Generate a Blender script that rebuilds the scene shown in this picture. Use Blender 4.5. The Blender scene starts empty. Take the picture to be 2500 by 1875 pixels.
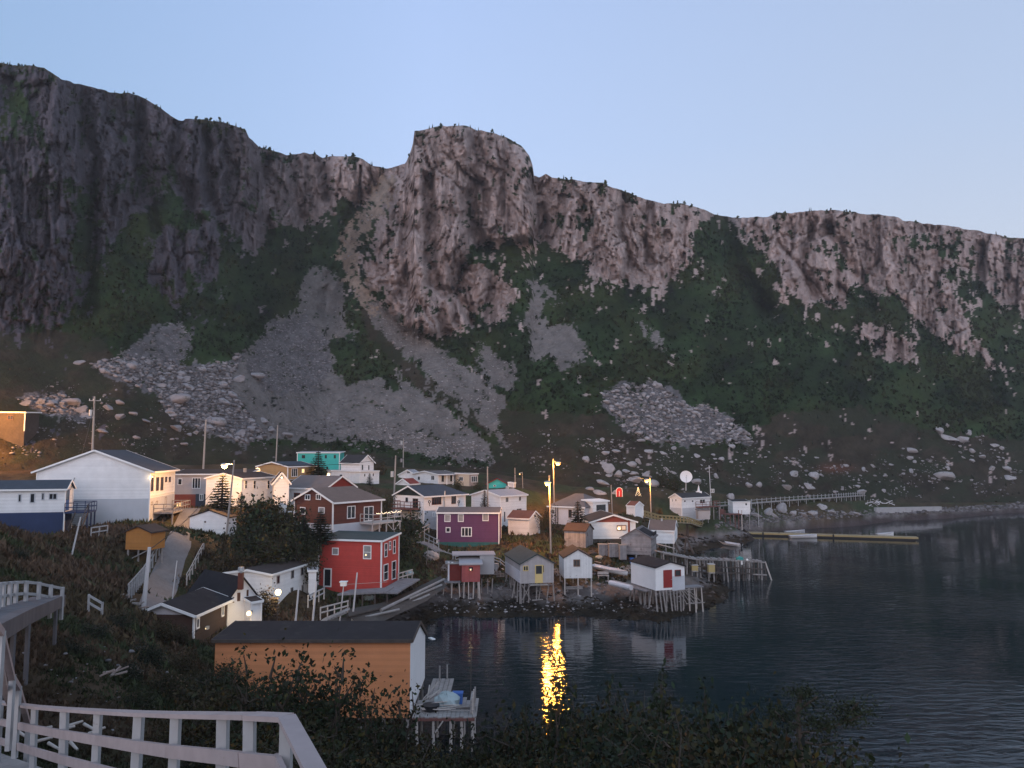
import bpy, math, random
import numpy as np
from mathutils import Vector, Matrix
rad = math.radians
S = bpy.context.scene
COL = S.collection

# ------------------------------------------------------------------ camera, world, sun, exposure
F, CX, CY, EYE = 1925.0, 1250.0, 937.5, 18.0          # focal length and centre in photo pixels, eye height over the water
PITCH = math.atan(162.5 / F)
cam_d = bpy.data.cameras.new("camera")
cam = bpy.data.objects.new("camera", cam_d)
COL.objects.link(cam)
cam.location = (0, 0, EYE)
cam.rotation_euler = (rad(90) + PITCH, 0, 0)
cam_d.sensor_width = 36.0
cam_d.lens = 36.0 * F / 2500.0
cam_d.clip_start = 0.1
cam_d.clip_end = 5000.0
S.camera = cam

world = bpy.data.worlds.new("World")
S.world = world
world.use_nodes = True
SUN_EL, SUN_AZ = rad(2.0), rad(200)                    # the sun has just gone, behind the viewer
wn = world.node_tree.nodes
wl = world.node_tree.links
bg = wn["Background"]
sky = wn.new("ShaderNodeTexSky")
sky.sky_type = 'NISHITA'
sky.sun_disc = False
sky.sun_elevation = SUN_EL
sky.sun_rotation = SUN_AZ
sky.altitude = 0
sky.air_density = 1.0
sky.dust_density = 1.2
sky.ozone_density = 1.6
bg.inputs["Strength"].default_value = 0.15
# twilight sky: pale near the ridges, a little deeper above, over the physical sky
wtc = wn.new("ShaderNodeTexCoord")
wsep = wn.new("ShaderNodeSeparateXYZ")
wl.new(wtc.outputs["Generated"], wsep.inputs[0])
wr = wn.new("ShaderNodeValToRGB")
wl.new(wsep.outputs["Z"], wr.inputs[0])
cr = wr.color_ramp
cr.elements[0].position = 0.0;  cr.elements[0].color = (0.70, 0.76, 0.93, 1)
cr.elements[1].position = 1.0;  cr.elements[1].color = (0.30, 0.49, 0.72, 1)
for p_, c_ in ((0.20, (0.60, 0.71, 0.95)), (0.36, (0.50, 0.65, 0.97)), (0.55, (0.43, 0.58, 0.92))):
    e_ = cr.elements.new(p_); e_.color = (*c_, 1)
wsc = wn.new("ShaderNodeVectorMath"); wsc.operation = 'SCALE'; wsc.inputs["Scale"].default_value = 1.0
wl.new(wr.outputs[0], wsc.inputs[0])
wmul = wn.new("ShaderNodeVectorMath"); wmul.operation = 'SCALE'; wmul.inputs["Scale"].default_value = 1.0
wl.new(sky.outputs[0], wmul.inputs[0])
wmix = wn.new("ShaderNodeMix"); wmix.data_type = 'RGBA'; wmix.inputs[0].default_value = 0.75
wl.new(wmul.outputs[0], wmix.inputs[6]); wl.new(wsc.outputs[0], wmix.inputs[7])
# the sky is a little deeper in the west (left) and brighter and warmer over the sunset behind the viewer
def sky_side(axis, stops, src):
    r = wn.new("ShaderNodeValToRGB"); mr = wn.new("ShaderNodeMapRange"); mr.inputs[1].default_value = -1; mr.inputs[2].default_value = 1
    wl.new(wsep.outputs[axis], mr.inputs[0]); wl.new(mr.outputs[0], r.inputs[0])
    while len(r.color_ramp.elements) < len(stops): r.color_ramp.elements.new(.5)
    for e, (p, c) in zip(r.color_ramp.elements, stops): e.position = (p + 1) / 2
    for e, (p, c) in zip(r.color_ramp.elements, stops): e.color = (*[x / 2 for x in c], 1)
    s2 = wn.new("ShaderNodeVectorMath"); s2.operation = 'SCALE'; s2.inputs["Scale"].default_value = 2.0; wl.new(r.outputs[0], s2.inputs[0])
    m = wn.new("ShaderNodeVectorMath"); m.operation = 'MULTIPLY'; wl.new(src, m.inputs[0]); wl.new(s2.outputs[0], m.inputs[1]); return m.outputs[0]
sky_c = sky_side("X", ((-.6, (.64, .75, .78)), (-.1, (1, 1, 1)), (.45, (.97, .92, .85))), wmix.outputs[2])
sky_c = sky_side("Y", ((-.8, (1.55, 1.45, 1.35)), (.1, (1.05, 1.03, 1.0)), (.4, (1, 1, 1))), sky_c)
wl.new(sky_c, bg.inputs["Color"])
SKY_MUL, SKY_NISHITA = 8.6, 1.0
wsc.inputs["Scale"].default_value = SKY_MUL
wmul.inputs["Scale"].default_value = SKY_NISHITA

sun_d = bpy.data.lights.new("sun", 'SUN')
sun = bpy.data.objects.new("sun", sun_d)
COL.objects.link(sun)
sun_d.energy = 1.1
sun_d.angle = rad(75)
sun_d.color = (1.0, 0.84, 0.83)
sdir = Vector((math.sin(SUN_AZ) * math.cos(rad(11)), math.cos(SUN_AZ) * math.cos(rad(11)), math.sin(rad(11))))
sun.rotation_euler = (-sdir).to_track_quat('-Z', 'Y').to_euler()

S.render.engine = 'CYCLES'
S.view_settings.view_transform = 'Standard'
S.view_settings.look = 'None'
S.view_settings.exposure = 0.0
S.view_settings.gamma = 1.0
S.cycles.use_denoising = True
S.cycles.max_bounces = 5
S.cycles.diffuse_bounces = 2
S.cycles.glossy_bounces = 3
S.cycles.transmission_bounces = 2
S.cycles.sample_clamp_indirect = 4.0
S.cycles.caustics_reflective = False
S.cycles.caustics_refractive = False

# ------------------------------------------------------------------ pixel <-> world
CP, SP = math.cos(PITCH), math.sin(PITCH)

def ray(px, py):
    dx = (px - CX) / F
    dy = (CY - py) / F
    y = CP - dy * SP
    return dx / y, (SP + dy * CP) / y          # X/Y and (Z-EYE)/Y

def P(px, py, D):
    kx, kz = ray(px, py)
    return Vector((kx * D, D, EYE + kz * D))

def kx0(px):
    return ray(px, 1100.0)[0]

# ------------------------------------------------------------------ noise (numpy)
def _hash(ix, iy, iz, seed):
    h = (ix * 374761393 + iy * 668265263 + iz * 2147483647 + seed * 1274126177) & 0xFFFFFFFF
    h = ((h ^ (h >> 13)) * 1274126177) & 0xFFFFFFFF
    h = (h ^ (h >> 16)) & 0xFFFFFFFF
    return h.astype(np.float64) / 4294967295.0

def vnoise(x, y, z=None, seed=0):
    x = np.asarray(x, float); y = np.asarray(y, float)
    z = np.zeros_like(x) if z is None else np.asarray(z, float) + 0 * x
    xi = np.floor(x).astype(np.int64); yi = np.floor(y).astype(np.int64); zi = np.floor(z).astype(np.int64)
    fx, fy, fz = x - xi, y - yi, z - zi
    sx, sy, sz = (f * f * f * (f * (f * 6 - 15) + 10) for f in (fx, fy, fz))
    r = 0
    for a in (0, 1):
        for b in (0, 1):
            for c in (0, 1):
                w = (sx if a else 1 - sx) * (sy if b else 1 - sy) * (sz if c else 1 - sz)
                r = r + w * _hash(xi + a, yi + b, zi + c, seed)
    return r * 2 - 1

def fbm(x, y, z=None, o=4, seed=0, gain=0.5):
    a, t, n = 1.0, 0, 0
    for i in range(o):
        t = t + a * vnoise(x * 2 ** i, y * 2 ** i, None if z is None else z * 2 ** i, seed + i * 17)
        n += a
        a *= gain
    return t / n

def ridged(x, y, z=None, o=3, seed=0):
    a, t, n = 1.0, 0, 0
    for i in range(o):
        t = t + a * (1 - np.abs(vnoise(x * 2 ** i, y * 2 ** i, None if z is None else z * 2 ** i, seed + i * 31)))
        n += a
        a *= 0.5
    return t / n

def cells(x, y, seed=0, jit=.9):
    """jittered cells: a random value per cell and how near its border is"""
    xi, yi = np.floor(x).astype(np.int64), np.floor(y).astype(np.int64); z0 = np.zeros_like(xi)
    d1 = np.full(x.shape, 9.); d2 = np.full(x.shape, 9.); val = np.zeros(x.shape)
    for a in (-1, 0, 1):
        for b in (-1, 0, 1):
            cx, cy = xi + a, yi + b
            d = np.hypot(cx + .5 + jit * (_hash(cx, cy, z0, seed) - .5) - x, cy + .5 + jit * (_hash(cx, cy, z0, seed + 7) - .5) - y)
            n = d < d1
            d2 = np.where(n, d1, np.minimum(d2, d)); val = np.where(n, _hash(cx, cy, z0, seed + 13), val); d1 = np.where(n, d, d1)
    return val * 2 - 1, d2 - d1

def in_poly(px, py, poly):
    r = np.zeros(px.shape, bool)
    n = len(poly)
    for i in range(n):
        x1, y1 = poly[i]; x2, y2 = poly[(i + 1) % n]
        if y1 == y2: continue
        c = ((y1 > py) != (y2 > py)) & (px < (x2 - x1) * (py - y1) / (y2 - y1) + x1)
        r ^= c
    return r

def smooth(a, lo, hi):
    t = np.clip((a - lo) / (hi - lo), 0, 1)
    return t * t * (3 - 2 * t)

# ------------------------------------------------------------------ materials
MATS = {}
def _nodes(name):
    m = bpy.data.materials.new(name); m.use_nodes = True
    nt = m.node_tree
    return m, nt, nt.nodes["Principled BSDF"]

def mat(name, col=(.5, .5, .5), rough=.8, var=.22, scale=2.0, bump=0.0, siding=0.0, metal=0.0, emis=None, spec=.3, planks=0.0, stain=None):
    """painted or raw surface: base colour broken up by two noises, optional clapboard courses / upright planks"""
    if name in MATS: return MATS[name]
    m, nt, b = _nodes(name)
    N, L = nt.nodes, nt.links
    b.inputs["Roughness"].default_value = rough
    b.inputs["Metallic"].default_value = metal
    b.inputs["Specular IOR Level"].default_value = spec
    if emis:
        b.inputs["Base Color"].default_value = (*col, 1)
        b.inputs["Emission Color"].default_value = (*emis[0], 1)
        b.inputs["Emission Strength"].default_value = emis[1]
        MATS[name] = m; return m
    tc = N.new("ShaderNodeTexCoord")
    n1 = N.new("ShaderNodeTexNoise"); n1.inputs["Scale"].default_value = scale; n1.inputs["Detail"].default_value = 6
    n2 = N.new("ShaderNodeTexNoise"); n2.inputs["Scale"].default_value = scale * .23; n2.inputs["Detail"].default_value = 3
    L.new(tc.outputs["Object"], n1.inputs[0]); L.new(tc.outputs["Object"], n2.inputs[0])
    ad = N.new("ShaderNodeMath"); ad.operation = 'ADD'
    L.new(n1.outputs[0], ad.inputs[0]); L.new(n2.outputs[0], ad.inputs[1])
    mr = N.new("ShaderNodeMapRange"); mr.inputs[1].default_value = .55; mr.inputs[2].default_value = 1.45
    mr.inputs[3].default_value = 1 - var; mr.inputs[4].default_value = 1 + var * .7
    L.new(ad.outputs[0], mr.inputs[0])
    sc = N.new("ShaderNodeVectorMath"); sc.operation = 'SCALE'; sc.inputs[0].default_value = col
    L.new(mr.outputs[0], sc.inputs["Scale"])
    out = sc.outputs[0]
    sep = N.new("ShaderNodeSeparateXYZ"); L.new(tc.outputs["Object"], sep.inputs[0])
    if stain:                                   # blotchy wear with a shape of its own
        n3 = N.new("ShaderNodeTexNoise"); n3.inputs["Scale"].default_value = stain[1]; n3.inputs["Detail"].default_value = 8; n3.inputs["Roughness"].default_value = .7
        L.new(tc.outputs["Object"], n3.inputs[0])
        m3 = N.new("ShaderNodeMapRange"); m3.inputs[1].default_value = stain[2]; m3.inputs[2].default_value = stain[2] + .1
        L.new(n3.outputs[0], m3.inputs[0])
        mx = N.new("ShaderNodeMix"); mx.data_type = 'RGBA'; mx.inputs[7].default_value = (*stain[0], 1)
        L.new(m3.outputs[0], mx.inputs[0]); L.new(out, mx.inputs[6]); out = mx.outputs[2]
    hgt = n1.outputs[0]; bs = bump
    if siding or planks:
        per = siding or planks
        dv = N.new("ShaderNodeMath"); dv.operation = 'DIVIDE'; dv.inputs[1].default_value = per
        if siding: L.new(sep.outputs["Z"], dv.inputs[0])
        else:
            a2 = N.new("ShaderNodeMath"); a2.operation = 'ADD'; L.new(sep.outputs["X"], a2.inputs[0]); L.new(sep.outputs["Y"], a2.inputs[1]); L.new(a2.outputs[0], dv.inputs[0])
        fr = N.new("ShaderNodeMath"); fr.operation = 'FRACT'; L.new(dv.outputs[0], fr.inputs[0])
        fl = N.new("ShaderNodeMath"); fl.operation = 'FLOOR'; L.new(dv.outputs[0], fl.inputs[0])
        wn_ = N.new("ShaderNodeTexWhiteNoise"); wn_.noise_dimensions = '1D'; L.new(fl.outputs[0], wn_.inputs["W"])
        mr2 = N.new("ShaderNodeMapRange"); mr2.inputs[3].default_value = 1 - var * .5; mr2.inputs[4].default_value = 1 + var * .35
        L.new(wn_.outputs[0], mr2.inputs[0])
        s2 = N.new("ShaderNodeVectorMath"); s2.operation = 'SCALE'; L.new(out, s2.inputs[0]); L.new(mr2.outputs[0], s2.inputs["Scale"])
        out = s2.outputs[0]
        hgt = fr.outputs[0]; bs = max(bump, .25)
    L.new(out, b.inputs["Base Color"])
    if bs:
        bp = N.new("ShaderNodeBump"); bp.inputs["Strength"].default_value = bs; bp.inputs["Distance"].default_value = .03
        L.new(hgt, bp.inputs["Height"]); L.new(bp.outputs[0], b.inputs["Normal"])
    MATS[name] = m
    return m

def col_mat(name, rough=.95, nscale=1.5, nvar=.35, bump=.6, dist=.15, nscale2=.25, joints=0.0):
    """surface coloured by the mesh's own colour attribute (what grows or lies where), broken up by noise"""
    m, nt, b = _nodes(name)
    N, L = nt.nodes, nt.links
    b.inputs["Roughness"].default_value = rough; b.inputs["Specular IOR Level"].default_value = .12
    at = N.new("ShaderNodeAttribute"); at.attribute_name = "col"
    tc = N.new("ShaderNodeTexCoord")
    n1 = N.new("ShaderNodeTexNoise"); n1.inputs["Scale"].default_value = nscale; n1.inputs["Detail"].default_value = 8; n1.inputs["Roughness"].default_value = .65
    n2 = N.new("ShaderNodeTexNoise"); n2.inputs["Scale"].default_value = nscale2; n2.inputs["Detail"].default_value = 6
    L.new(tc.outputs["Object"], n1.inputs[0]); L.new(tc.outputs["Object"], n2.inputs[0])
    ad = N.new("ShaderNodeMath"); ad.operation = 'ADD'; L.new(n1.outputs[0], ad.inputs[0]); L.new(n2.outputs[0], ad.inputs[1])
    mr = N.new("ShaderNodeMapRange"); mr.inputs[1].default_value = .6; mr.inputs[2].default_value = 1.4
    mr.inputs[3].default_value = 1 - nvar; mr.inputs[4].default_value = 1 + nvar
    L.new(ad.outputs[0], mr.inputs[0])
    sc = N.new("ShaderNodeVectorMath"); sc.operation = 'SCALE'; L.new(at.outputs["Color"], sc.inputs[0]); L.new(mr.outputs[0], sc.inputs["Scale"])
    L.new(sc.outputs[0], b.inputs["Base Color"])
    if bump:
        bp = N.new("ShaderNodeBump"); bp.inputs["Strength"].default_value = bump; bp.inputs["Distance"].default_value = dist
        L.new(ad.outputs[0], bp.inputs["Height"])
        if joints:                                # upright joints and ledges
            mp = N.new("ShaderNodeMapping"); mp.inputs["Scale"].default_value = (.26, .26, .10); L.new(tc.outputs["Object"], mp.inputs[0])
            dn = N.new("ShaderNodeTexNoise"); dn.inputs["Scale"].default_value = .35; dn.inputs["Detail"].default_value = 4; L.new(tc.outputs["Object"], dn.inputs[0])
            va = N.new("ShaderNodeVectorMath"); va.operation = 'ADD'; L.new(mp.outputs[0], va.inputs[0]); L.new(dn.outputs["Color"], va.inputs[1])
            vo = N.new("ShaderNodeTexVoronoi"); vo.feature = 'DISTANCE_TO_EDGE'; vo.inputs["Scale"].default_value = 1.0; L.new(va.outputs[0], vo.inputs[0])
            mr_ = N.new("ShaderNodeMapRange"); mr_.inputs[2].default_value = .16; L.new(vo.outputs["Distance"], mr_.inputs[0])
            b2 = N.new("ShaderNodeBump"); st = N.new("ShaderNodeMath"); st.operation = 'MULTIPLY'; st.inputs[1].default_value = .7; L.new(at.outputs["Alpha"], st.inputs[0]); L.new(st.outputs[0], b2.inputs["Strength"]); b2.inputs["Distance"].default_value = joints; L.new(mr_.outputs[0], b2.inputs["Height"]); L.new(b2.outputs[0], bp.inputs["Normal"])
        L.new(bp.outputs[0], b.inputs["Normal"])
    MATS[name] = m
    return m

# ------------------------------------------------------------------ objects
def tag(o, label=None, cat=None, group=None, kind=None):
    if label: o["label"] = label
    if cat: o["category"] = cat
    if group: o["group"] = group
    if kind: o["kind"] = kind
    return o

def mesh_np(name, verts, faces, m, cols=None, smooth_=False, parent=None, n=None):
    """big mesh from numpy arrays; faces (k, n) of one size"""
    me = bpy.data.meshes.new(name)
    faces = np.asarray(faces, np.int32); nf, k = faces.shape
    me.vertices.add(len(verts)); me.vertices.foreach_set("co", np.asarray(verts, np.float32).ravel())
    me.loops.add(nf * k); me.loops.foreach_set("vertex_index", faces.ravel())
    me.polygons.add(nf); me.polygons.foreach_set("loop_start", np.arange(0, nf * k, k, dtype=np.int32))
    me.update(calc_edges=True)
    if smooth_: me.polygons.foreach_set("use_smooth", np.ones(nf, bool))
    if cols is not None:
        a = me.color_attributes.new("col", 'FLOAT_COLOR', 'POINT')
        c = np.ones((len(verts), 4), np.float32); c[:, :np.shape(cols)[1]] = cols
        a.data.foreach_set("color", c.ravel())
    me.materials.append(m)
    o = bpy.data.objects.new(name, me); COL.objects.link(o)
    if parent: o.parent = parent
    return o

def empty(name, loc, rz=0.0):
    o = bpy.data.objects.new(name, None); COL.objects.link(o)
    o.location = loc; o.rotation_euler = (0, 0, rz); o.empty_display_size = .3
    return o

class MB:
    """collects boxes, bars, tubes and sheets (world coordinates unless built under a rotated thing)"""
    def __init__(s): s.v = []; s.f = []
    def add(s, vs, fs):
        b = len(s.v); s.v += [Vector(x) for x in vs]; s.f += [tuple(i + b for i in f) for f in fs]; return s
    def box(s, x0, x1, y0, y1, z0, z1):
        return s.add([(x0, y0, z0), (x1, y0, z0), (x1, y1, z0), (x0, y1, z0), (x0, y0, z1), (x1, y0, z1), (x1, y1, z1), (x0, y1, z1)],
                     [(3, 2, 1, 0), (4, 5, 6, 7), (0, 1, 5, 4), (1, 2, 6, 5), (2, 3, 7, 6), (3, 0, 4, 7)])
    def beam(s, p, q, w, h=None, up=(0, 0, 1)):
        p, q = Vector(p), Vector(q); h = w if h is None else h
        d = (q - p).normalized(); u = Vector(up)
        if abs(d.dot(u)) > .98: u = Vector((0, 1, 0))
        a = d.cross(u).normalized() * w / 2; b = a.cross(d).normalized() * h / 2
        vs = [e + x * a + y * b for e in (p, q) for x, y in ((-1, -1), (1, -1), (1, 1), (-1, 1))]
        return s.add(vs, [(0, 1, 2, 3), (7, 6, 5, 4), (0, 4, 5, 1), (1, 5, 6, 2), (2, 6, 7, 3), (3, 7, 4, 0)])
    def tube(s, p, q, r0, r1=None, n=8, cap=True):
        p, q = Vector(p), Vector(q); r1 = r0 if r1 is None else r1
        d = (q - p).normalized(); u = Vector((0, 0, 1)) if abs(d.z) < .9 else Vector((1, 0, 0))
        a = d.cross(u).normalized(); b = a.cross(d)
        vs = []
        for e, r in ((p, r0), (q, r1)):
            for i in range(n):
                t = 2 * math.pi * i / n; vs.append(e + (a * math.cos(t) + b * math.sin(t)) * r)
        fs = [(i, (i + 1) % n, n + (i + 1) % n, n + i) for i in range(n)]
        if cap: fs += [tuple(range(n - 1, -1, -1)), tuple(range(n, 2 * n))]
        return s.add(vs, fs)
    def ball(s, c, r, nu=10, nv=7, sc=(1, 1, 1)):
        c = Vector(c); vs = [c + Vector((0, 0, r * sc[2]))]; fs = []
        for j in range(1, nv):
            for i in range(nu):
                th = math.pi * j / nv; ph = 2 * math.pi * i / nu
                vs.append(c + Vector((r * sc[0] * math.sin(th) * math.cos(ph), r * sc[1] * math.sin(th) * math.sin(ph), r * sc[2] * math.cos(th))))
        vs.append(c - Vector((0, 0, r * sc[2]))); e = len(vs) - 1
        for i in range(nu): fs.append((0, 1 + i, 1 + (i + 1) % nu))
        for j in range(nv - 2):
            for i in range(nu):
                a, b_ = 1 + j * nu + i, 1 + j * nu + (i + 1) % nu
                fs.append((a, a + nu, b_ + nu, b_))
        o = 1 + (nv - 2) * nu
        for i in range(nu): fs.append((e, o + (i + 1) % nu, o + i))
        return s.add(vs, fs)
    def build(s, name, m, parent=None, label=None, cat=None, group=None, origin=None, smooth_=False, local=False, kind=None):
        """origin: where a top-level mesh stands; under a parent the vertices are turned into its frame"""
        me = bpy.data.meshes.new(name)
        if parent is not None and not local:
            M = PINV(parent); vs = [M @ v for v in s.v]
        elif origin is not None:
            o_ = Vector(origin); vs = [v - o_ for v in s.v]
        else: vs = s.v
        me.from_pydata([tuple(v) for v in vs], [], s.f); me.update()
        if smooth_: me.polygons.foreach_set("use_smooth", [True] * len(me.polygons))
        me.materials.append(m)
        o = bpy.data.objects.new(name, me); COL.objects.link(o)
        if parent is not None: o.parent = parent
        elif origin is not None: o.location = origin
        return tag(o, label, cat, group, kind)

def WM(o):
    """world matrix from location, z-rotation and scale, without waiting for a depsgraph update"""
    m = Matrix.LocRotScale(o.location, o.rotation_euler, o.scale)
    return WM(o.parent) @ m if o.parent else m
def PINV(o): return WM(o).inverted()
# ------------------------------------------------------------------ terrain: control points
SKY_LINE = [(-900, 90), (-400, 120), (0, 154), (45, 161), (79, 159), (108, 166), (149, 193), (194, 206), (235, 215), (280, 227), (316, 227), (353, 240), (384, 258),
    (407, 276), (434, 292), (447, 295), (452, 289), (497, 292), (547, 299), (601, 317), (606, 333), (633, 358), (669, 367), (701, 380), (741, 373), (773, 376),
    (787, 385), (814, 381), (859, 381), (886, 389), (909, 403), (945, 412), (955, 410), (990, 399), (1003, 368), (1009, 347), (1011, 320), (1030, 318), (1066, 309),
    (1112, 305), (1143, 308), (1166, 318), (1207, 325), (1243, 338), (1274, 356), (1292, 381), (1301, 406), (1303, 429), (1317, 433), (1333, 425), (1347, 433),
    (1392, 438), (1437, 444), (1469, 447), (1496, 458), (1536, 471), (1577, 487), (1609, 496), (1663, 496), (1708, 508), (1744, 523), (1789, 531), (1825, 531),
    (1875, 529), (1893, 520), (1934, 520), (2011, 513), (2051, 514), (2088, 518), (2119, 524), (2146, 524), (2192, 529), (2205, 538), (2268, 547), (2314, 551),
    (2386, 563), (2467, 581), (2500, 582), (2900, 640), (3600, 800)]
FOOT = [(-900, 1120, 95), (-300, 1140, 108), (0, 1150, 116), (300, 1140, 128), (600, 1132, 152), (800, 1122, 186), (1000, 1143, 186), (1200, 1155, 186), (1400, 1188, 168),
    (1600, 1190, 180), (1800, 1208, 192), (2000, 1214, 206), (2200, 1226, 226), (2500, 1226, 250), (2800, 1215, 282), (3600, 1200, 350)]
# (photo column, distance, ground height)
GROUND = [(1250, .5, 16.2), (400, 4, 16), (0, 6, 14.2), (300, 8, 14.0), (600, 8.5, 14.2), (900, 8, 14.3), (0, 14, 11.6), (0, 19, 10.2), (200, 14, 11.5), (200, 19, 10.4), (400, 20, 9.8), (100, 25, 9.9),
    (300, 30, 9.5), (0, 35, 10.6), (100, 36, 9.8), (150, 60, 9.8), (0, 60, 12), (-300, 60, 16), (-500, 30, 13.5), (-600, 15, 12.5), (300, 55, 8.2), (450, 50, 5.5), (420, 40, 7), (560, 58, 3), (550, 35, 6),
    (700, 45, 2.2), (600, 25, 8.5), (800, 30, 5.6), (800, 15, 11), (1250, 12, 12.4), (1250, 20, 9.2), (1250, 27, 5.0), (1250, 36, -.3), (1600, 12, 12.2), (1600, 22, 8.4), (1650, 30, 3.0), (1650, 37, -.4),
    (2000, 12, 11.2), (2000, 20, 7.2), (2100, 24, 3.5), (2100, 31, -.3), (2600, 12, 8), (2900, 18, 2), (3400, 18, -1), (1000, 38, 1.0), (900, 55, .8), (1010, 50, -.2), (1060, 42, -.6),
    (1050, 60, -1.5), (1250, 45, -2.5), (1250, 70, -2), (1120, 76, -1), (1600, 60, -4), (1600, 78, -1.6), (2000, 60, -6), (2500, 60, -8), (2200, 100, -6), (2500, 150, -8),
    (3200, 60, -8), (3000, 110, -8), (3400, 180, -8), (1850, 100, -2.0), (1950, 130, -4), (1760, 135, -1.2), (1900, 165, -2), (2200, 195, -2.5), (2500, 225, -3), (3000, 240, -3),
    (1050, 86, 0), (1150, 86, 0), (1250, 87, 0), (1400, 88, 0), (1500, 87, 0), (1600, 86, 0), (1700, 91, 0), (1775, 102, 0), (1740, 114, .3), (1715, 122, .2), (1668, 136, 0),
    (1695, 167, .0), (1735, 182, .1), (1735, 172, -.9), (1765, 171, -.9), (1900, 186, 0), (1950, 190, 0), (2100, 210, 0), (2300, 232, 0), (2500, 247, 0), (2800, 275, 0), (3300, 320, 0),
    (1100, 93, 1.4), (1250, 96, 1.5), (1400, 98, 1.6), (1550, 97, 1.3), (1650, 97, 1), (1700, 108, 1.2), (1350, 108, 4.0), (1620, 132, 2.2), (1640, 160, 1.8), (1750, 192, 2.2),
    (1900, 195, 2.8), (2100, 215, 2.2), (1480, 103, 2.4), (1300, 102, 3.2), (1150, 103, 3.2), (1090, 99, 2.2), (1000, 104, 4.2), (1000, 94, 2.6), (980, 88, 2.0), (1300, 135, 6.2), (1400, 140, 6.5),
    (950, 82, 1.3), (870, 78, 1.3), (800, 72, 1.4), (650, 68, 1.9), (900, 66, .2), (1000, 72, -.5), (760, 62, 1.0), (700, 55, 1.4), (1000, 78, 0),
    (360, 66, 5.4), (430, 85, 9.0), (470, 104, 10.6), (520, 97, 8.2), (620, 92, 7.2), (700, 84, 5.8), (600, 78, 4.6), (560, 70, 3.6), (250, 78, 8.6), (100, 80, 9.0), (0, 95, 11.5),
    (300, 112, 12.5), (700, 125, 11.8), (900, 130, 10.4), (900, 105, 8.2), (960, 96, 5.2)]
HOUSE_GROUND = []                        # filled from the buildings' own specifications below (column, distance, height)

_su, _sv = np.array([p[0] for p in SKY_LINE], float), np.array([p[1] for p in SKY_LINE], float)
_fu, _fv, _fd = (np.array([p[i] for p in FOOT], float) for i in range(3))
def sky_v(u): return np.interp(u, _su, _sv)
def foot_v(u): return np.interp(u, _fu, _fv)
def foot_D(u): return np.interp(u, _fu, _fd)

# ---- what covers the mountain, outlined on the slopes
ROCK = [
 (.86, [(-300,100),(0,150),(79,150),(149,185),(280,220),(384,250),(452,285),(601,312),(640,355),(700,370),(730,520),(690,560),(640,545),(640,600),(600,610),(560,560),(530,510),(470,520),(420,470),(360,500),(300,560),(230,640),(200,740),(120,810),(0,800),(-300,800)]),
 (1., [(540,300),(605,330),(630,400),(645,520),(640,600),(600,600),(575,550),(545,480),(530,400)]),
 (1., [(40,600),(110,570),(180,600),(200,650),(195,730),(170,770),(120,810),(50,800),(20,700)]),
 (1., [(395,555),(430,545),(450,590),(470,550),(530,545),(542,620),(530,690),(480,690),(460,650),(455,710),(430,745),(395,720),(360,680),(380,610)]),
 (1., [(640,365),(741,368),(860,376),(930,405),(940,440),(905,490),(880,510),(840,480),(800,510),(770,560),(720,550),(680,510),(650,450)]),
 (1., [(940,410),(1010,315),(1112,298),(1207,318),(1303,398),(1315,440),(1335,580),(1320,600),(1270,600),(1240,585),(1200,590),(1150,600),(1130,640),(1180,650),(1215,670),(1255,720),(1245,760),(1200,795),(1150,785),(1115,800),(1080,825),(1040,822),(985,800),(935,750),(900,700),(885,640),(915,560),(940,500),(950,450)]),
 (1., [(1303,425),(1437,440),(1536,467),(1609,492),(1700,504),(1745,525),(1720,560),(1670,560),(1700,640),(1670,655),(1650,665),(1670,695),(1570,700),(1500,690),(1450,670),(1410,640),(1370,620),(1340,590),(1315,520)]),
 (1., [(1790,535),(1893,512),(2011,505),(2192,522),(2314,543),(2500,575),(2700,590),(2700,760),(2500,770),(2440,750),(2380,665),(2330,650),(2310,690),(2350,760),(2420,870),(2430,895),(2380,890),(2300,840),(2230,770),(2190,720),(2120,720),(2110,690),(2070,690),(2065,750),(2040,760),(1990,740),(1940,725),(1915,690),(1890,640),(1850,605),(1825,580)]),
 (1., [(2080,790),(2150,795),(2220,825),(2228,885),(2180,880),(2130,860),(2080,825)]), (1., [(1880,690),(1920,685),(1935,740),(1905,740)]), (1., [(2440,880),(2500,900),(2490,912),(2445,897)]),
 (.75, [(1280,770),(1300,700),(1330,690),(1340,730),(1320,790)])]
ROCK_HOLES = [[(1170,605),(1240,595),(1320,605),(1400,680),(1390,760),(1270,760),(1250,710),(1215,665),(1160,645)], [(1398,530),(1440,520),(1450,590),(1430,600)],
 [(1975,590),(2050,600),(2075,640),(2090,670),(2050,650),(1995,620)], [(2190,570),(2320,600),(2350,622),(2290,635),(2215,600)], [(2100,690),(2140,720),(2180,770),(2160,785),(2105,770),(2085,720)],
 [(1060,402),(1125,372),(1125,385),(1070,413)], [(930,560),(948,545),(970,580),(960,588)], [(1040,640),(1058,640),(1062,760),(1050,780),(1036,720)], [(190,480),(230,470),(225,640),(190,700),(180,600)], [(0,210),(60,240),(90,330),(40,350),(0,340)]]
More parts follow.
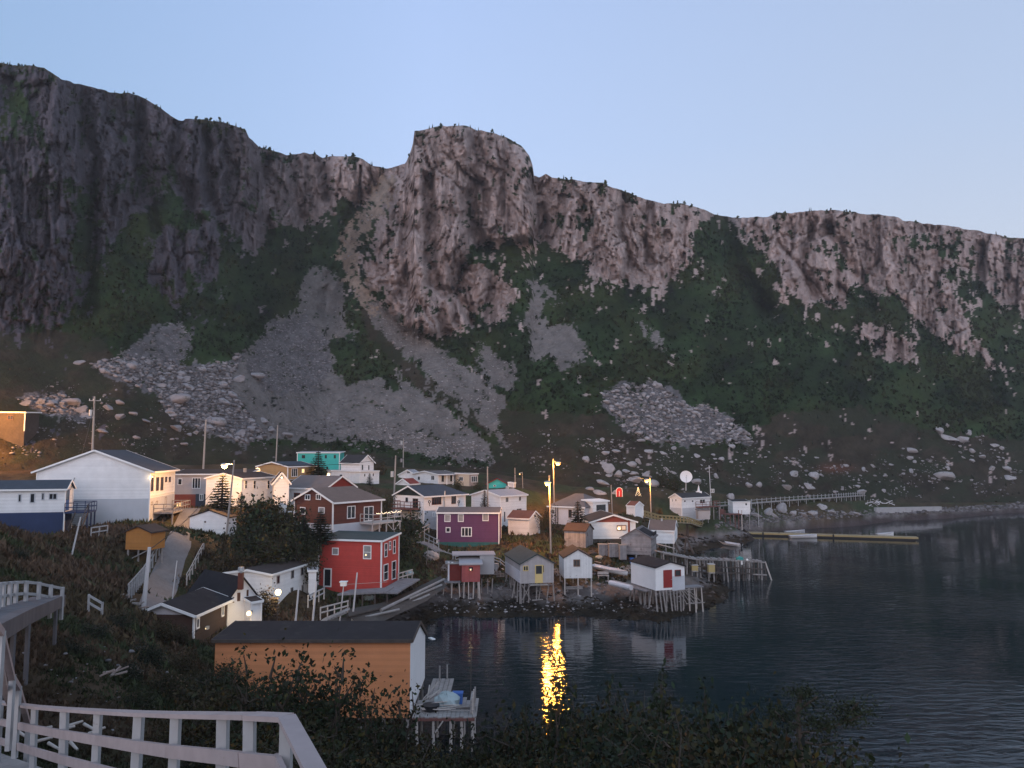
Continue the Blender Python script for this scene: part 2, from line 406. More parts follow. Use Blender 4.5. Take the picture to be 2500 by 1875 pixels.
SCREE = [[(752,660),(790,650),(838,690),(840,738),(828,773),(842,800),(875,811),(872,827),(840,830),(800,800),(790,789),(802,852),(818,906),(853,950),(875,931),(932,925),(942,953),(964,963),(975,950),(957,912),(973,909),(1043,969),(1106,1016),(1160,1060),(1200,1095),(1211,1133),(1011,1108),(916,1080),(758,1073),(660,1070),(600,1000),(560,940),(600,852),(644,823),(641,792),(700,790),(733,798),(720,757)],
 [(904,720),(932,741),(980,785),(1056,839),(1138,896),(1220,963),(1236,985),(1225,1000),(1215,1020),(1225,1050),(1264,1105),(1250,1108),(1192,1048),(1157,997),(1110,975),(1075,950),(1043,902),(989,864),(935,820),(905,782),(885,747)],
 [(1165,830),(1185,830),(1210,870),(1255,890),(1262,920),(1255,950),(1235,955),(1200,920),(1165,880)],
 [(1285,685),(1320,690),(1370,720),(1370,745),(1330,730),(1310,780),(1340,800),(1365,785),(1415,800),(1418,830),(1440,850),(1430,880),(1400,890),(1370,910),(1350,870),(1320,880),(1300,870),(1290,820),(1260,780),(1290,760),(1300,730)],
 [(1535,770),(1560,785),(1600,800),(1625,840),(1630,865),(1690,890),(1680,896),(1600,855),(1575,820),(1560,800)]]
RUBBLE = [[(600,852),(560,940),(600,1000),(660,1070),(600,1085),(480,1045),(420,1020),(380,960),(330,940),(240,905),(225,888),(300,870),(420,880),(460,900),(560,880)],
 [(380,800),(440,785),(470,830),(460,880),(420,890),(380,900),(300,880),(320,850)], [(40,970),(160,960),(220,1010),(200,1040),(90,1000)],
 [(1465,960),(1500,950),(1514,938),(1560,950),(1585,925),(1640,955),(1680,990),(1720,985),(1760,1010),(1810,1040),(1850,1080),(1800,1085),(1700,1085),(1640,1080),(1560,1070),(1520,1050),(1500,1010),(1470,990)],
 [(690,780),(740,760),(800,830),(815,905),(760,960),(640,960),(600,880),(650,800)]]
TAN = [[(920,430),(985,420),(990,440),(950,470),(935,520),(905,560),(880,590),(870,640),(865,690),(885,720),(870,745),(845,690),(825,640),(835,580),(865,540),(900,480)],
 [(1318,575),(1335,580),(1400,650),(1450,700),(1520,760),(1500,755),(1440,705),(1390,660),(1330,600)], [(860,640),(900,700),(930,780),(905,770),(870,740)]]
HEATH = [[(-300,820),(60,800),(250,830),(300,900),(430,1010),(620,1090),(760,1090),(1210,1150),(1210,1200),(-300,1200)], [(1215,1000),(1300,1010),(1480,1010),(1560,1080),(1800,1095),(1900,1010),(2100,1000),(2300,1060),(2700,1080),(2700,1280),(1200,1280),(1200,1110),(1230,1060)],
 [(880,730),(905,785),(990,868),(1080,955),(1160,1000),(1195,1050),(1110,1010),(1040,960),(970,900),(900,830)], [(0,380),(80,450),(60,600),(30,800),(0,820)]]
KNOB = [(1010,300),(1112,290),(1207,310),(1300,390),(1312,440),(1322,590),(1240,590),(1160,600),(1120,650),(1100,720),(1110,800),(1050,822),(985,800),(935,750),(900,700),(900,620),(960,480),(1000,380)]
CREASE = [(.06, 20, [(1150,312),(1158,420),(1150,520),(1180,600)]), (.04, 12, [(1240,345),(1235,450),(1245,560)]), (.05, 14, [(1160,320),(1168,400),(1160,480),(1170,600)]), (.035, 10, [(1195,330),(1180,430),(1190,520)]), (.05, 16, [(1045,440),(1050,560),(1050,640),(1075,720),(1085,810)]), (.035, 12, [(958,470),(985,560),(1000,640),(975,720)]),
 (.06, 16, [(1306,430),(1315,500),(1325,580)]), (.03, 10, [(1438,450),(1425,520),(1450,600)]), (.03, 10, [(1580,500),(1560,560),(1590,640)]), (.03, 9, [(1530,480),(1520,560),(1540,650)]), (.07, 22, [(1760,530),(1790,640),(1870,760)]),
 (.05, 18, [(200,220),(215,350),(225,520),(215,760)]), (.05, 16, [(440,300),(430,420),(480,540)]), (.05, 14, [(640,360),(650,500),(655,600)]), (.04, 14, [(340,250),(345,400),(380,560)]), (.04, 12, [(500,320),(510,450),(540,560)]),
 (.06, 26, [(940,420),(870,520),(830,650),(800,760)]), (.04, 12, [(720,380),(715,470),(740,540)]), (.04, 12, [(790,390),(800,480)]), (.04, 14, [(2030,560),(2080,650),(2140,760)]), (.03, 10, [(2280,560),(2270,660),(2300,760)]), (.03, 9, [(1990,540),(1950,640),(1990,720)]), (.03, 10, [(2400,600),(2390,700)]), (.04,10,[(1130,650),(1120,720),(1150,790)]), (.012,5,[(930,690),(1000,700),(1060,790)])]

# coarse class rasters (10 px) for slopes
_gx, _gy = np.meshgrid(np.arange(-900, 3610, 10.), np.arange(80, 1260, 10.))
def _blur(a, r):
    k = np.exp(-.5 * (np.arange(-3 * r, 3 * r + 1) / r) ** 2); k /= k.sum()
    a = np.apply_along_axis(lambda m: np.convolve(np.pad(m, 3 * r, mode='edge'), k, 'valid'), 1, a)
    return np.apply_along_axis(lambda m: np.convolve(np.pad(m, 3 * r, mode='edge'), k, 'valid'), 0, a)
def classes(x, y):
    rock = np.zeros(x.shape)
    for w, p in ROCK: rock = np.maximum(rock, w * in_poly(x, y, p))
    for p in ROCK_HOLES: rock = np.where(in_poly(x, y, p), rock * .12, rock)
    scree = np.zeros(x.shape, bool); rub = scree.copy(); tan = scree.copy(); heath = scree.copy()
    for p in SCREE: scree |= in_poly(x, y, p)
    for p in RUBBLE: rub |= in_poly(x, y, p)
    for p in TAN: tan |= in_poly(x, y, p)
    for p in HEATH: heath |= in_poly(x, y, p)
    return rock, scree, rub, tan, heath
_r, _s, _b, _t, _h = classes(_gx, _gy)
_sig = 42. + 26. * _r - 6. * (_s | _t) - 8 * _b
_frac = np.clip((foot_v(_gx) - _gy) / 110., 0, 1)
_sig = _sig * _frac + 21. * (1 - _frac)
_sig = np.maximum(_sig, 21 + 0 * _sig)
_sig = _blur(_sig, 3)
_rockblur = _blur(_r, 2)
_kb = _blur((in_poly(_gx, _gy, KNOB)).astype(float), 1); _sb = _blur(np.maximum(_s, _b).astype(float), 3); _rb4 = _blur(_r, 4); _tb = _blur(_t.astype(float), 2)
def bil(A, u, v):
    x = np.clip((u + 900) / 10., 0, A.shape[1] - 1.001); y = np.clip((v - 80) / 10., 0, A.shape[0] - 1.001)
    i, j = x.astype(int), y.astype(int); a, b = x - i, y - j
    return (A[j, i] * (1 - a) + A[j, i + 1] * a) * (1 - b) + (A[j + 1, i] * (1 - a) + A[j + 1, i + 1] * a) * b

def seg_dist(x, y, pl):
    d = np.full(x.shape, 1e9)
    for (x1, y1), (x2, y2) in zip(pl, pl[1:]):
        t = np.clip(((x - x1) * (x2 - x1) + (y - y1) * (y2 - y1)) / ((x2 - x1) ** 2 + (y2 - y1) ** 2), 0, 1)
        d = np.minimum(d, np.hypot(x - x1 - t * (x2 - x1), y - y1 - t * (y2 - y1)))
    return d

def build_ground_field():
    """smooth ground height for everything in front of the mountain foot (multiquadric through the control points)"""
    global _cx, _cy, _cw, _c0
    pts = [(kx0(u) * D, D, z) for u, D, z in GROUND + HOUSE_GROUND]
    for u in list(range(-900, 3601, 150)):
        D = foot_D(u); p = P(u, float(foot_v(u)), float(D)); pts.append((p.x, p.y, p.z))
    A = np.array(pts); _cx, _cy = A[:, 0], A[:, 1]; _c0 = A[:, 2].mean()
    r = np.sqrt((_cx[:, None] - _cx) ** 2 + (_cy[:, None] - _cy) ** 2 + 9.)
    _cw = np.linalg.solve(r + np.eye(len(A)) * -.35, A[:, 2] - _c0)
def ground_z(X, Y):
    X = np.asarray(X, float); Y = np.asarray(Y, float); sh = X.shape
    X, Y = X.ravel(), Y.ravel(); out = np.empty(X.shape)
    for i in range(0, len(X), 20000):
        s = slice(i, i + 20000)
        out[s] = np.sqrt((X[s, None] - _cx) ** 2 + (Y[s, None] - _cy) ** 2 + 9.) @ _cw + _c0
    return out.reshape(sh)
def gz(x, y): return float(ground_z(np.array([x]), np.array([y]))[0])
def G(px, D, dz=0.0):
    """point on the near ground at a photo column and distance"""
    x = kx0(px) * D
    return Vector((x, D, gz(x, D) + dz))
def hit(px, py, d0=8.0, d1=260.0):
    """where the ray of a photo pixel meets the built ground"""
    if TN is None: return hit_field(px, py, d0, d1)
    i = int(np.clip(np.searchsorted(TU, px), 1, len(TU) - 1)); i = i if abs(TU[i] - px) < abs(TU[i - 1] - px) else i - 1
    g = TN[:, i]; kz = ray(px, py)[1]; below = np.nonzero((EYE + kz * g[:, 1] <= g[:, 2]) & (g[:, 1] > d0))[0]
    if not len(below): return on_slope(px, py)
    j = max(1, below[0]); a, b = g[j - 1], g[j]; fa, fb = EYE + kz * a[1] - a[2], EYE + kz * b[1] - b[2]; t = min(1, max(0, fa / (fa - fb))) if fa > 0 else 1.
    q = a + (b - a) * t; return Vector((ray(px, py)[0] * q[1], q[1], q[2]))
TN = None
PATH_L = [(338, 395, 1480), (352, 430, 1440), (368, 444, 1405), (384, 452, 1372), (398, 466, 1340), (410, 468, 1312), (424, 472, 1285), (436, 480, 1262), (446, 492, 1240), (455, 500, 1225)]
def hit_field(px, py, d0=8.0, d1=240.0):
    """where the ray of a photo pixel meets the near ground"""
    D = np.geomspace(d0, d1, 700); kx, kz = ray(px, py)
    z = ground_z(kx * D, D); below = np.nonzero(EYE + kz * D <= z)[0]
    i = below[0] if len(below) else len(D) - 1
    return Vector((kx * D[i], D[i], float(z[i])))

def build_terrain():
    global TU, TV, TP, NN, MCLS, TN
    U = np.concatenate([np.linspace(-500, -24, 40), np.arange(-16, 2517, 4.), np.linspace(2526, 3100, 45)])
    NN, NM, NB = 300, 390, 6
    nu = len(U)
    # ---- mountain rows
    t = np.linspace(0, 1, NM)[:, None]
    vf, vs = foot_v(U)[None], sky_v(U)[None]
    vs = vs + 2.2 * fbm(U[None] / 14., 0 * U[None], o=3, seed=5)
    V = vf + (vs - vf) * t
    UU = np.repeat(U[None], NM, 0)
    dxr, dyr = (UU - CX) / F, (CY - V) / F
    yy = CP - dyr * SP; KX, KZ = dxr / yy, (SP + dyr * CP) / yy
    sig = np.tan(np.radians(bil(_sig, UU, V)))
    dl = np.diff(KZ, axis=0) / np.maximum(sig[1:] - KZ[1:], .12)
    lnD = np.log(foot_D(U))[None] + np.concatenate([np.zeros((1, nu)), np.cumsum(dl, 0)])
    # relief: ribs, ledges and gullies on the rock, hummocks elsewhere
    rk = bil(_rockblur, UU, V)
    taper = smooth(t, .0, .06)
    w1 = UU + 16 * fbm(UU / 120., V / 160., o=2, seed=3) + (V - 500) * .06 * np.sin(UU / 190.)
    ribs = ridged(w1 / 46., V / 230., o=3, seed=11) * .75 + fbm(w1 / 15., V / 60., o=3, seed=23) * .3
    blocks = fbm(UU / 30., V / 22., o=4, seed=41)
    crack = np.exp(-(fbm(w1 / 26., V / 170., o=3, seed=43) / .05) ** 2)
    c1, e1 = cells(w1 / 58. + .10 * fbm(UU / 30., V / 60., o=2, seed=201), V / 260. + w1 / 500., 211); c2, e2 = cells(w1 / 22. + .12 * fbm(UU / 20., V / 60., o=2, seed=203), V / 80. + w1 / 200., 223); c3, e3 = cells(w1 / 9. + .1 * fbm(UU / 9., V / 30., o=2, seed=205), V / 28. + w1 / 60., 227)
    ledge = fbm(UU / 120., V / 20. + UU / 160., o=3, seed=47)
    rel = rk * (-.034 * (ribs - .62) - .020 * c1 - .0125 * c2 - .0050 * c3 + .012 * np.exp(-(e1 / .06) ** 2) + .008 * np.exp(-(e2 / .08) ** 2) + .002 * fbm(w1 / 6., V / 60., o=2, seed=53) + .008 * crack) + (1 - rk) * .004 * fbm(UU / 40., V / 30., o=4, seed=61)
    rel += .014 * fbm(UU / 240., V / 200., o=2, seed=71)
    rel -= .045 * bil(_kb, UU, V)
    for dep, wid, pl in CREASE:
        x = UU + 8 * fbm(UU / 30., V / 30., o=2, seed=77)
        rel += dep * .95 * np.exp(-(seg_dist(x, V, pl) / wid) ** 2)
    lnD = lnD + rel * taper
    D = np.exp(lnD)
    MX, MY, MZ = KX * D, D, EYE + KZ * D
    # ---- near rows
    tn = np.linspace(0, 1, NN, endpoint=False)[:, None]
    Df = foot_D(U)[None]
    DN = 2.2 * (Df / 2.2) ** tn
    KN = np.array([ray(u, 1100.)[0] for u in U])[None]
    KF = KX[0][None]
    kk = KN + (KF - KN) * smooth(tn, .9, 1.)
    NX, NY = kk * DN, DN
    NZ = ground_z(NX, NY)
    bl = smooth(DN / Df, .86, 1.)
    NZ = NZ * (1 - bl) + (MZ[0][None]) * bl
    rough = fbm(NX / 3.2, NY / 3.2, o=5, seed=91) * np.clip(DN / 45., .12, 1) * .55
    HG = np.array([(kx0(u) * d, d) for u, d, z in HOUSE_GROUND]) if HOUSE_GROUND else np.zeros((0, 2))
    HG = np.concatenate([HG, [tuple(hit_field((a + b) / 2, y, 40))[:2] for a, b, y in PATH_L]])
    dm = np.full(NX.shape, 1e9)
    for hx, hy in HG: dm = np.minimum(dm, np.hypot(NX - hx, NY - hy))
    NZ = NZ + .6 * smooth(NZ, -.05, .25) * smooth(DN, 125, 150) * (1 - bl)
    NZ = NZ + rough * smooth(dm, 1.5, 7.) * (1 - bl * .5)
    # ---- behind the skyline
    BX, BY, BZ = [], [], []
    for i in range(1, NB + 1):
        k = 1 + .012 * i * i
        BX.append(MX[-1] * k); BY.append(MY[-1] * k); BZ.append(MZ[-1] - 2.0 * i)
    X = np.concatenate([NX, MX, np.array(BX)]); Y = np.concatenate([NY, MY, np.array(BY)]); Z = np.concatenate([NZ, MZ, np.array(BZ)])
    nr = X.shape[0]
    # ---- colours: what covers the ground
    wx = UU + 16 * fbm(UU / 30., V / 30., o=5, seed=101, gain=.62) + 5 * fbm(UU / 6., V / 6., o=2, seed=103)
    wy = V + 22 * fbm(UU / 30., V / 30., o=5, seed=107, gain=.62) + 5 * fbm(UU / 6., V / 6., o=2, seed=109)
    rock, scree, rub, tan, heath = classes(wx, wy)
    n1 = fbm(UU / 34., V / 34., o=4, seed=113); n2 = fbm(UU / 9., V / 9., o=3, seed=127)
    streak = fbm(w1 / 7., V / 55., o=4, seed=131)
    patch = fbm(w1 / 28., V / 42., o=5, seed=137, gain=.6)
    lowband = smooth(V, 880, 1080)
    veg = np.stack([.0165 + 0 * V, .0310 + 0 * V, .0115 + 0 * V], -1) * (1 + .75 * fbm(UU / 110., V / 70., o=3, seed=191)[..., None][..., 0] + .5 * n1 + .35 * n2)[..., None]
    olive = np.array([.035, .043, .014]); mixo = np.clip(.35 + 1.2 * fbm(UU / 70., V / 60., o=3, seed=139), 0, 1)[..., None] * .6
    veg = veg * (1 - mixo) + olive * mixo * (1 + .3 * n2)[..., None]
    he = np.array([.040, .032, .022]) * (1 + .45 * n1 + .3 * n2)[..., None]
    green = np.array([.025, .031, .017]); hm = smooth(fbm(UU / 60., V / 30., o=4, seed=149), -.25, .2)[..., None]
    he = he * (1 - hm * .75) + green * hm * .75
    redm = np.exp(-((UU - 2040) / 38) ** 2 - ((V - 1143) / 12) ** 2)[..., None]
    he = he * (1 - redm) + np.array([.11, .045, .03]) * redm
    c = np.where((heath & (rock < .3))[..., None], he, veg)
    rkb = bil(_rockblur, UU, V)
    rc = np.array([.330, .252, .235]) * (1 + .13 * streak + .10 * n2 + .20 * patch + .16 * c1 + .15 * c2 + .08 * c3)[..., None]
    pale = smooth(patch, .12, .5)[..., None]; rc = rc * (1 - .5 * pale) + np.array([.37, .295, .275]) * .5 * pale
    left = smooth(-UU, -900, -500)[..., None]                     # rock colour turns darker and bluer on the left cliffs
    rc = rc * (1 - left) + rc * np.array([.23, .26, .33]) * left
    isrock = rock * .42 + bil(_rb4, UU, V) * .55 + .80 * patch + .34 * n2 + .30 * streak > .50
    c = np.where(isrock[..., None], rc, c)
    low = isrock & (patch + .6 * n2 + .45 * streak < -.52)
    c = np.where(low[..., None], veg * 1.15, c)
    sc = np.array([.155, .138, .132]) * (1 + .16 * n1 + .22 * n2 + .18 * fbm((UU - V * .7) / 22., (UU + V) / 120., o=3, seed=167))[..., None]
    c = np.where(((scree | (bil(_sb, UU, V) + .55 * fbm(UU / 16., V / 22., o=4, seed=173, gain=.65) > .62)) & (n2 + .5 * n1 > -.58) & (bil(_sb, UU, V) + .5 * fbm(UU / 14., V / 20., o=4, seed=179, gain=.65) > .30))[..., None], sc, c)
    rb = np.array([.115, .105, .108]) * (1 + .3 * n1 + .45 * n2)[..., None]
    c = np.where((rub & (n2 * .8 + n1 > -.45))[..., None], rb, c)
    tc = np.array([.255, .190, .150]) * (1 + .25 * n1 + .3 * n2)[..., None]
    c = np.where(((bil(_tb, UU, V) + .6 * fbm(UU / 13., V / 18., o=4, seed=185, gain=.65) > .50) & (rock < 2))[..., None], tc, c)
    top = np.where((V - vs < 10)[..., None] & ~isrock[..., None], np.array([.05, .045, .03]), c)
    c = np.clip(top, .008, .6)
    MCLS = dict(rock=isrock & ~low, scree=scree, rub=rub, tan=tan, heath=heath & ~isrock)
    # near ground
    m1 = fbm(NX / 9., NY / 9., o=4, seed=151); m2 = fbm(NX / 1.6, NY / 1.6, o=3, seed=157)
    gcol = np.array([.064, .047, .026]) * (1 + .5 * m2)[..., None]
    g2 = np.array([.042, .054, .024]) * (1 + .4 * m2)[..., None]
    g3 = np.array([.085, .056, .036]) * (1 + .4 * m2)[..., None]
    a = smooth(m1, -.1, .35)[..., None]; b = smooth(-m1, .05, .45)[..., None]
    gcol = gcol * (1 - a) + g2 * a; gcol = gcol * (1 - b) + g3 * b
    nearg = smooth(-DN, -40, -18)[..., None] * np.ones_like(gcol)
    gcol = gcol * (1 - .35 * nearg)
    shore = smooth(-NZ + .5 * m1 + .35 * m2, -2.0, -1.25)[..., None]
    rockc = np.array([.19, .165, .16]) * (1 + .4 * m2 + .3 * m1)[..., None]
    gcol = gcol * (1 - shore) + rockc * shore
    weed = smooth(-NZ + .35 * m1, -1.15, -.75)[..., None]
    weedc = np.array([.030, .022, .014]) * (1 + .6 * m2 + .5 * m1)[..., None]
    gcol = gcol * (1 - weed) + weedc * weed
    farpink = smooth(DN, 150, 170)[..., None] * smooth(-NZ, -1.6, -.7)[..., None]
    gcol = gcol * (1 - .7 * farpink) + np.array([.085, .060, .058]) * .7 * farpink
    bc = np.repeat(c[-1:], NB, 0)
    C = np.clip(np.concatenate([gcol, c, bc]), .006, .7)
    hard = (isrock & ~low) * 1.0; hard = np.where(scree | rub, .55, hard); hard = np.where(tan, .3, hard); hg = shore[..., 0] * .6
    C = np.concatenate([C, np.concatenate([hg, hard, np.repeat(hard[-1:], NB, 0)])[..., None]], -1)
    idx = np.arange(nr * nu).reshape(nr, nu)
    fc = np.stack([idx[:-1, :-1], idx[:-1, 1:], idx[1:, 1:], idx[1:, :-1]], -1).reshape(-1, 4)
    verts = np.stack([X, Y, Z], -1).reshape(-1, 3)
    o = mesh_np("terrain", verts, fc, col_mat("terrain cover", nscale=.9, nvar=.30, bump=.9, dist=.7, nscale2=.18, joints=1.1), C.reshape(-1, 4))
    tag(o, kind="structure")
    TU, TV, TP = U, V, np.stack([MX, MY, MZ], -1); TN = np.stack([NX, NY, NZ], -1)
    return o

def on_slope(px, py):
    """point of the mountain surface seen at a photo pixel"""
    i = int(np.clip(np.searchsorted(TU, px), 1, len(TU) - 1)); i = i if abs(TU[i] - px) < abs(TU[i - 1] - px) else i - 1
    v = TV[:, i]; j = int(np.argmin(np.abs(v - py)))
    return Vector(TP[j, i])
def spot(px, py):
    """ground point at a photo pixel, near land or mountain"""
    return on_slope(px, py) if py < float(foot_v(px)) else hit(px, py)
def build_water():
    m, nt, b = _nodes("harbour water")
    N, L = nt.nodes, nt.links
    b.inputs["Base Color"].default_value = (.004, .014, .020, 1)
    b.inputs["Roughness"].default_value = .025
    b.inputs["IOR"].default_value = 1.33
    tc = N.new("ShaderNodeTexCoord")
    mp = N.new("ShaderNodeMapping"); mp.inputs["Scale"].default_value = (.55, 1.6, 1); mp.inputs["Rotation"].default_value = (0, 0, rad(-9))
    L.new(tc.outputs["Object"], mp.inputs[0])
    n1 = N.new("ShaderNodeTexNoise"); n1.inputs["Scale"].default_value = 1.0; n1.inputs["Detail"].default_value = 4; n1.inputs["Distortion"].default_value = .6
    n2 = N.new("ShaderNodeTexNoise"); n2.inputs["Scale"].default_value = .05; n2.inputs["Detail"].default_value = 3
    L.new(mp.outputs[0], n1.inputs[0]); L.new(tc.outputs["Object"], n2.inputs[0])
    sep = N.new("ShaderNodeSeparateXYZ"); L.new(tc.outputs["Object"], sep.inputs[0])
    mx = N.new("ShaderNodeMapRange"); mx.inputs[1].default_value = 8; mx.inputs[2].default_value = 38; mx.inputs[3].default_value = .6; mx.inputs[4].default_value = 1.0
    L.new(sep.outputs["X"], mx.inputs[0])
    m2 = N.new("ShaderNodeMapRange"); m2.inputs[1].default_value = .38; m2.inputs[2].default_value = .62; m2.inputs[3].default_value = .25; m2.inputs[4].default_value = 1.25
    L.new(n2.outputs[0], m2.inputs[0])
    mu = N.new("ShaderNodeMath"); mu.operation = 'MULTIPLY'; L.new(mx.outputs[0], mu.inputs[0]); L.new(m2.outputs[0], mu.inputs[1])
    my = N.new("ShaderNodeMapRange"); my.inputs[1].default_value = 70; my.inputs[2].default_value = 150; my.inputs[3].default_value = 1; my.inputs[4].default_value = .22
    L.new(sep.outputs["Y"], my.inputs[0]); mv = N.new("ShaderNodeMath"); mv.operation = 'MULTIPLY'; L.new(mu.outputs[0], mv.inputs[0]); L.new(my.outputs[0], mv.inputs[1]); mu = mv
    hm = N.new("ShaderNodeMath"); hm.operation = 'MULTIPLY'; L.new(n1.outputs[0], hm.inputs[0]); L.new(mu.outputs[0], hm.inputs[1])
    bp = N.new("ShaderNodeBump"); bp.inputs["Strength"].default_value = 1.0; bp.inputs["Distance"].default_value = .075
    L.new(hm.outputs[0], bp.inputs["Height"]); L.new(bp.outputs[0], b.inputs["Normal"])
    mb = MB(); mb.add([(-60, 5, 0), (470, 5, 0), (470, 400, 0), (-60, 400, 0)], [(0, 1, 2, 3)])
    return mb.build("water", m, kind="structure")
# ------------------------------------------------------------------ buildings
def M(k):
    T = {
     'white': dict(col=(.80, .80, .81), var=.13, scale=1.2, siding=.2, rough=.6), 'white plain': dict(col=(.78, .78, .79), var=.08, scale=1.0, rough=.6),
     'old white': dict(col=(.68, .68, .68), var=.15, scale=1.6, planks=.16, stain=((.22, .22, .22), 2.2, .60)), 'trim': dict(col=(.82, .82, .82), var=.06, rough=.5),
     'grey white': dict(col=(.52, .53, .56), var=.1, siding=.14), 'grey band': dict(col=(.50, .52, .56), var=.1, scale=1.),
     'blue': dict(col=(.032, .050, .115), var=.2, scale=1.2), 'grey siding': dict(col=(.46, .42, .42), var=.1, siding=.14), 'brick red': dict(col=(.26, .065, .045), var=.2), 'navy': dict(col=(.05, .06, .08)),
     'tan': dict(col=(.42, .27, .13), var=.12, siding=.14), 'teal': dict(col=(.06, .46, .42), var=.1, siding=.14), 'red gable': dict(col=(.20, .028, .022), var=.15, siding=.14),
     'brown': dict(col=(.125, .043, .032), var=.18, siding=.13), 'red': dict(col=(.50, .066, .054), var=.14, siding=.12, stain=((.40, .085, .075), 1.2, .6)), 'purple': dict(col=(.125, .050, .115), var=.12, siding=.13),
     'teal dark': dict(col=(.03, .12, .12)), 'dark green': dict(col=(.018, .028, .030), siding=.13), 'dark brown': dict(col=(.085, .048, .036), var=.15, siding=.13), 'dark brown side': dict(col=(.060, .040, .034), var=.15, siding=.13),
     'orange': dict(col=(.66, .275, .125), var=.16, scale=.8, siding=.2, bump=.6, stain=((.50, .23, .13), 1.1, .60)), 'ochre': dict(col=(.46, .20, .055), var=.12, siding=.12), 'beige': dict(col=(.62, .50, .38), var=.08), 'taupe': dict(col=(.30, .24, .22), var=.1),
     'weathered': dict(col=(.24, .225, .23), var=.35, scale=2.5, planks=.2, stain=((.12, .10, .10), 1.4, .58)), 'weathered boards': dict(col=(.26, .24, .245), var=.4, scale=2., siding=.2, stain=((.13, .10, .10), 1.2, .58)),
     'hut grey': dict(col=(.40, .37, .37), var=.14, planks=.2), 'hut pink': dict(col=(.33, .085, .085), var=.2, planks=.2, stain=((.45, .25, .24), 2.5, .66)), 'pale lilac': dict(col=(.62, .60, .63), var=.1),
     'roof dark': dict(col=(.040, .038, .042), var=.3, scale=3., rough=.9, bump=.3), 'roof brown': dict(col=(.058, .040, .036), var=.3, scale=3., rough=.9, bump=.3), 'roof tan': dict(col=(.18, .125, .105), var=.18, scale=2., rough=.9, bump=.3),
     'roof grey': dict(col=(.15, .13, .13), var=.2, scale=2., rough=.9, bump=.3), 'roof slate': dict(col=(.055, .065, .085), var=.2, scale=2., rough=.85, bump=.3), 'roof green': dict(col=(.050, .068, .070), var=.25, scale=2., rough=.9, bump=.3),
     'roof red': dict(col=(.22, .045, .035), var=.2, scale=2., rough=.9), 'roof rust': dict(col=(.17, .07, .05), var=.25, scale=2., rough=.9), 'roof black': dict(col=(.022, .019, .022), var=.4, scale=1.5, rough=.95, bump=.5, stain=((.040, .036, .034), .9, .56)), 'roof light': dict(col=(.36, .34, .36), var=.12, rough=.8),
     'stone': dict(col=(.30, .28, .27), var=.35, scale=1.6, bump=.6), 'concrete': dict(col=(.38, .37, .38), var=.18, scale=1.), 'wood grey': dict(col=(.30, .275, .265), var=.4, scale=4., bump=.3), 'wood dark': dict(col=(.075, .060, .052), var=.4, scale=3., bump=.3), 'wood pale': dict(col=(.50, .45, .42), var=.25, scale=3.),
     'rail white': dict(col=(.36, .36, .37), var=.22, scale=5., rough=.7, bump=.25, stain=((.25, .23, .21), 7., .63)), 'rail lamplit': dict(col=(.36, .29, .285), var=.20, scale=5., rough=.7, bump=.25, stain=((.28, .23, .20), 7., .63)), 'deck grey': dict(col=(.22, .21, .22), var=.3, planks=.15), 'red door': dict(col=(.26, .03, .028), var=.1), 'yellow door': dict(col=(.66, .50, .22), var=.08), 'blue door': dict(col=(.05, .12, .30)),  # near rails: warm pink lamp light mixed into the white paint's colour
     'brown frame': dict(col=(.13, .065, .04)), 'dark red trim': dict(col=(.16, .03, .025)), 'deck red': dict(col=(.17, .075, .065), var=.2), 'yellow rail': dict(col=(.33, .26, .13), var=.12), 'dock deck': dict(col=(.31, .26, .18), var=.3, planks=.15, rough=.8), 'boat white': dict(col=(.78, .78, .80), var=.06, rough=.35, spec=.5), 'boat grey': dict(col=(.45, .46, .50), var=.1, rough=.4),
     'black': dict(col=(.015, .015, .017), var=.2, rough=.5), 'metal': dict(col=(.42, .44, .46), var=.1, rough=.45, metal=.3), 'pole wood': dict(col=(.33, .30, .28), var=.25, scale=3.), 'pole pale': dict(col=(.58, .56, .57), var=.12, scale=3.), 'bark': dict(col=(.060, .045, .035), var=.4, scale=6.), 'plastic teal': dict(col=(.05, .30, .28)), 'plastic blue': dict(col=(.05, .14, .42)), 'tarp': dict(col=(.36, .44, .46), var=.2), 'barrel yellow': dict(col=(.42, .33, .15), var=.15), 'rope': dict(col=(.34, .30, .24), var=.3), 'paint red': dict(col=(.5, .03, .03)),
     'bridge wood': dict(col=(.12, .115, .125), var=.3, scale=3., planks=.2),
     'path gravel': dict(col=(.17, .165, .17), var=.3, scale=3., bump=.4), 'orange plastic': dict(col=(.6, .2, .03)),
    }
    return mat(k, **T[k])
def glass():
    return mat('window glass', col=(.022, .026, .032), rough=.08, var=.1, spec=.5)
def curtain():
    return mat('curtained glass', col=(.30, .29, .29), rough=.2, var=.3, scale=2., spec=.5)
def lit(strength=2.2, col=(1., .62, .22), name='lit window'):
    return mat(name, col=(.8, .6, .3), emis=(col, strength))

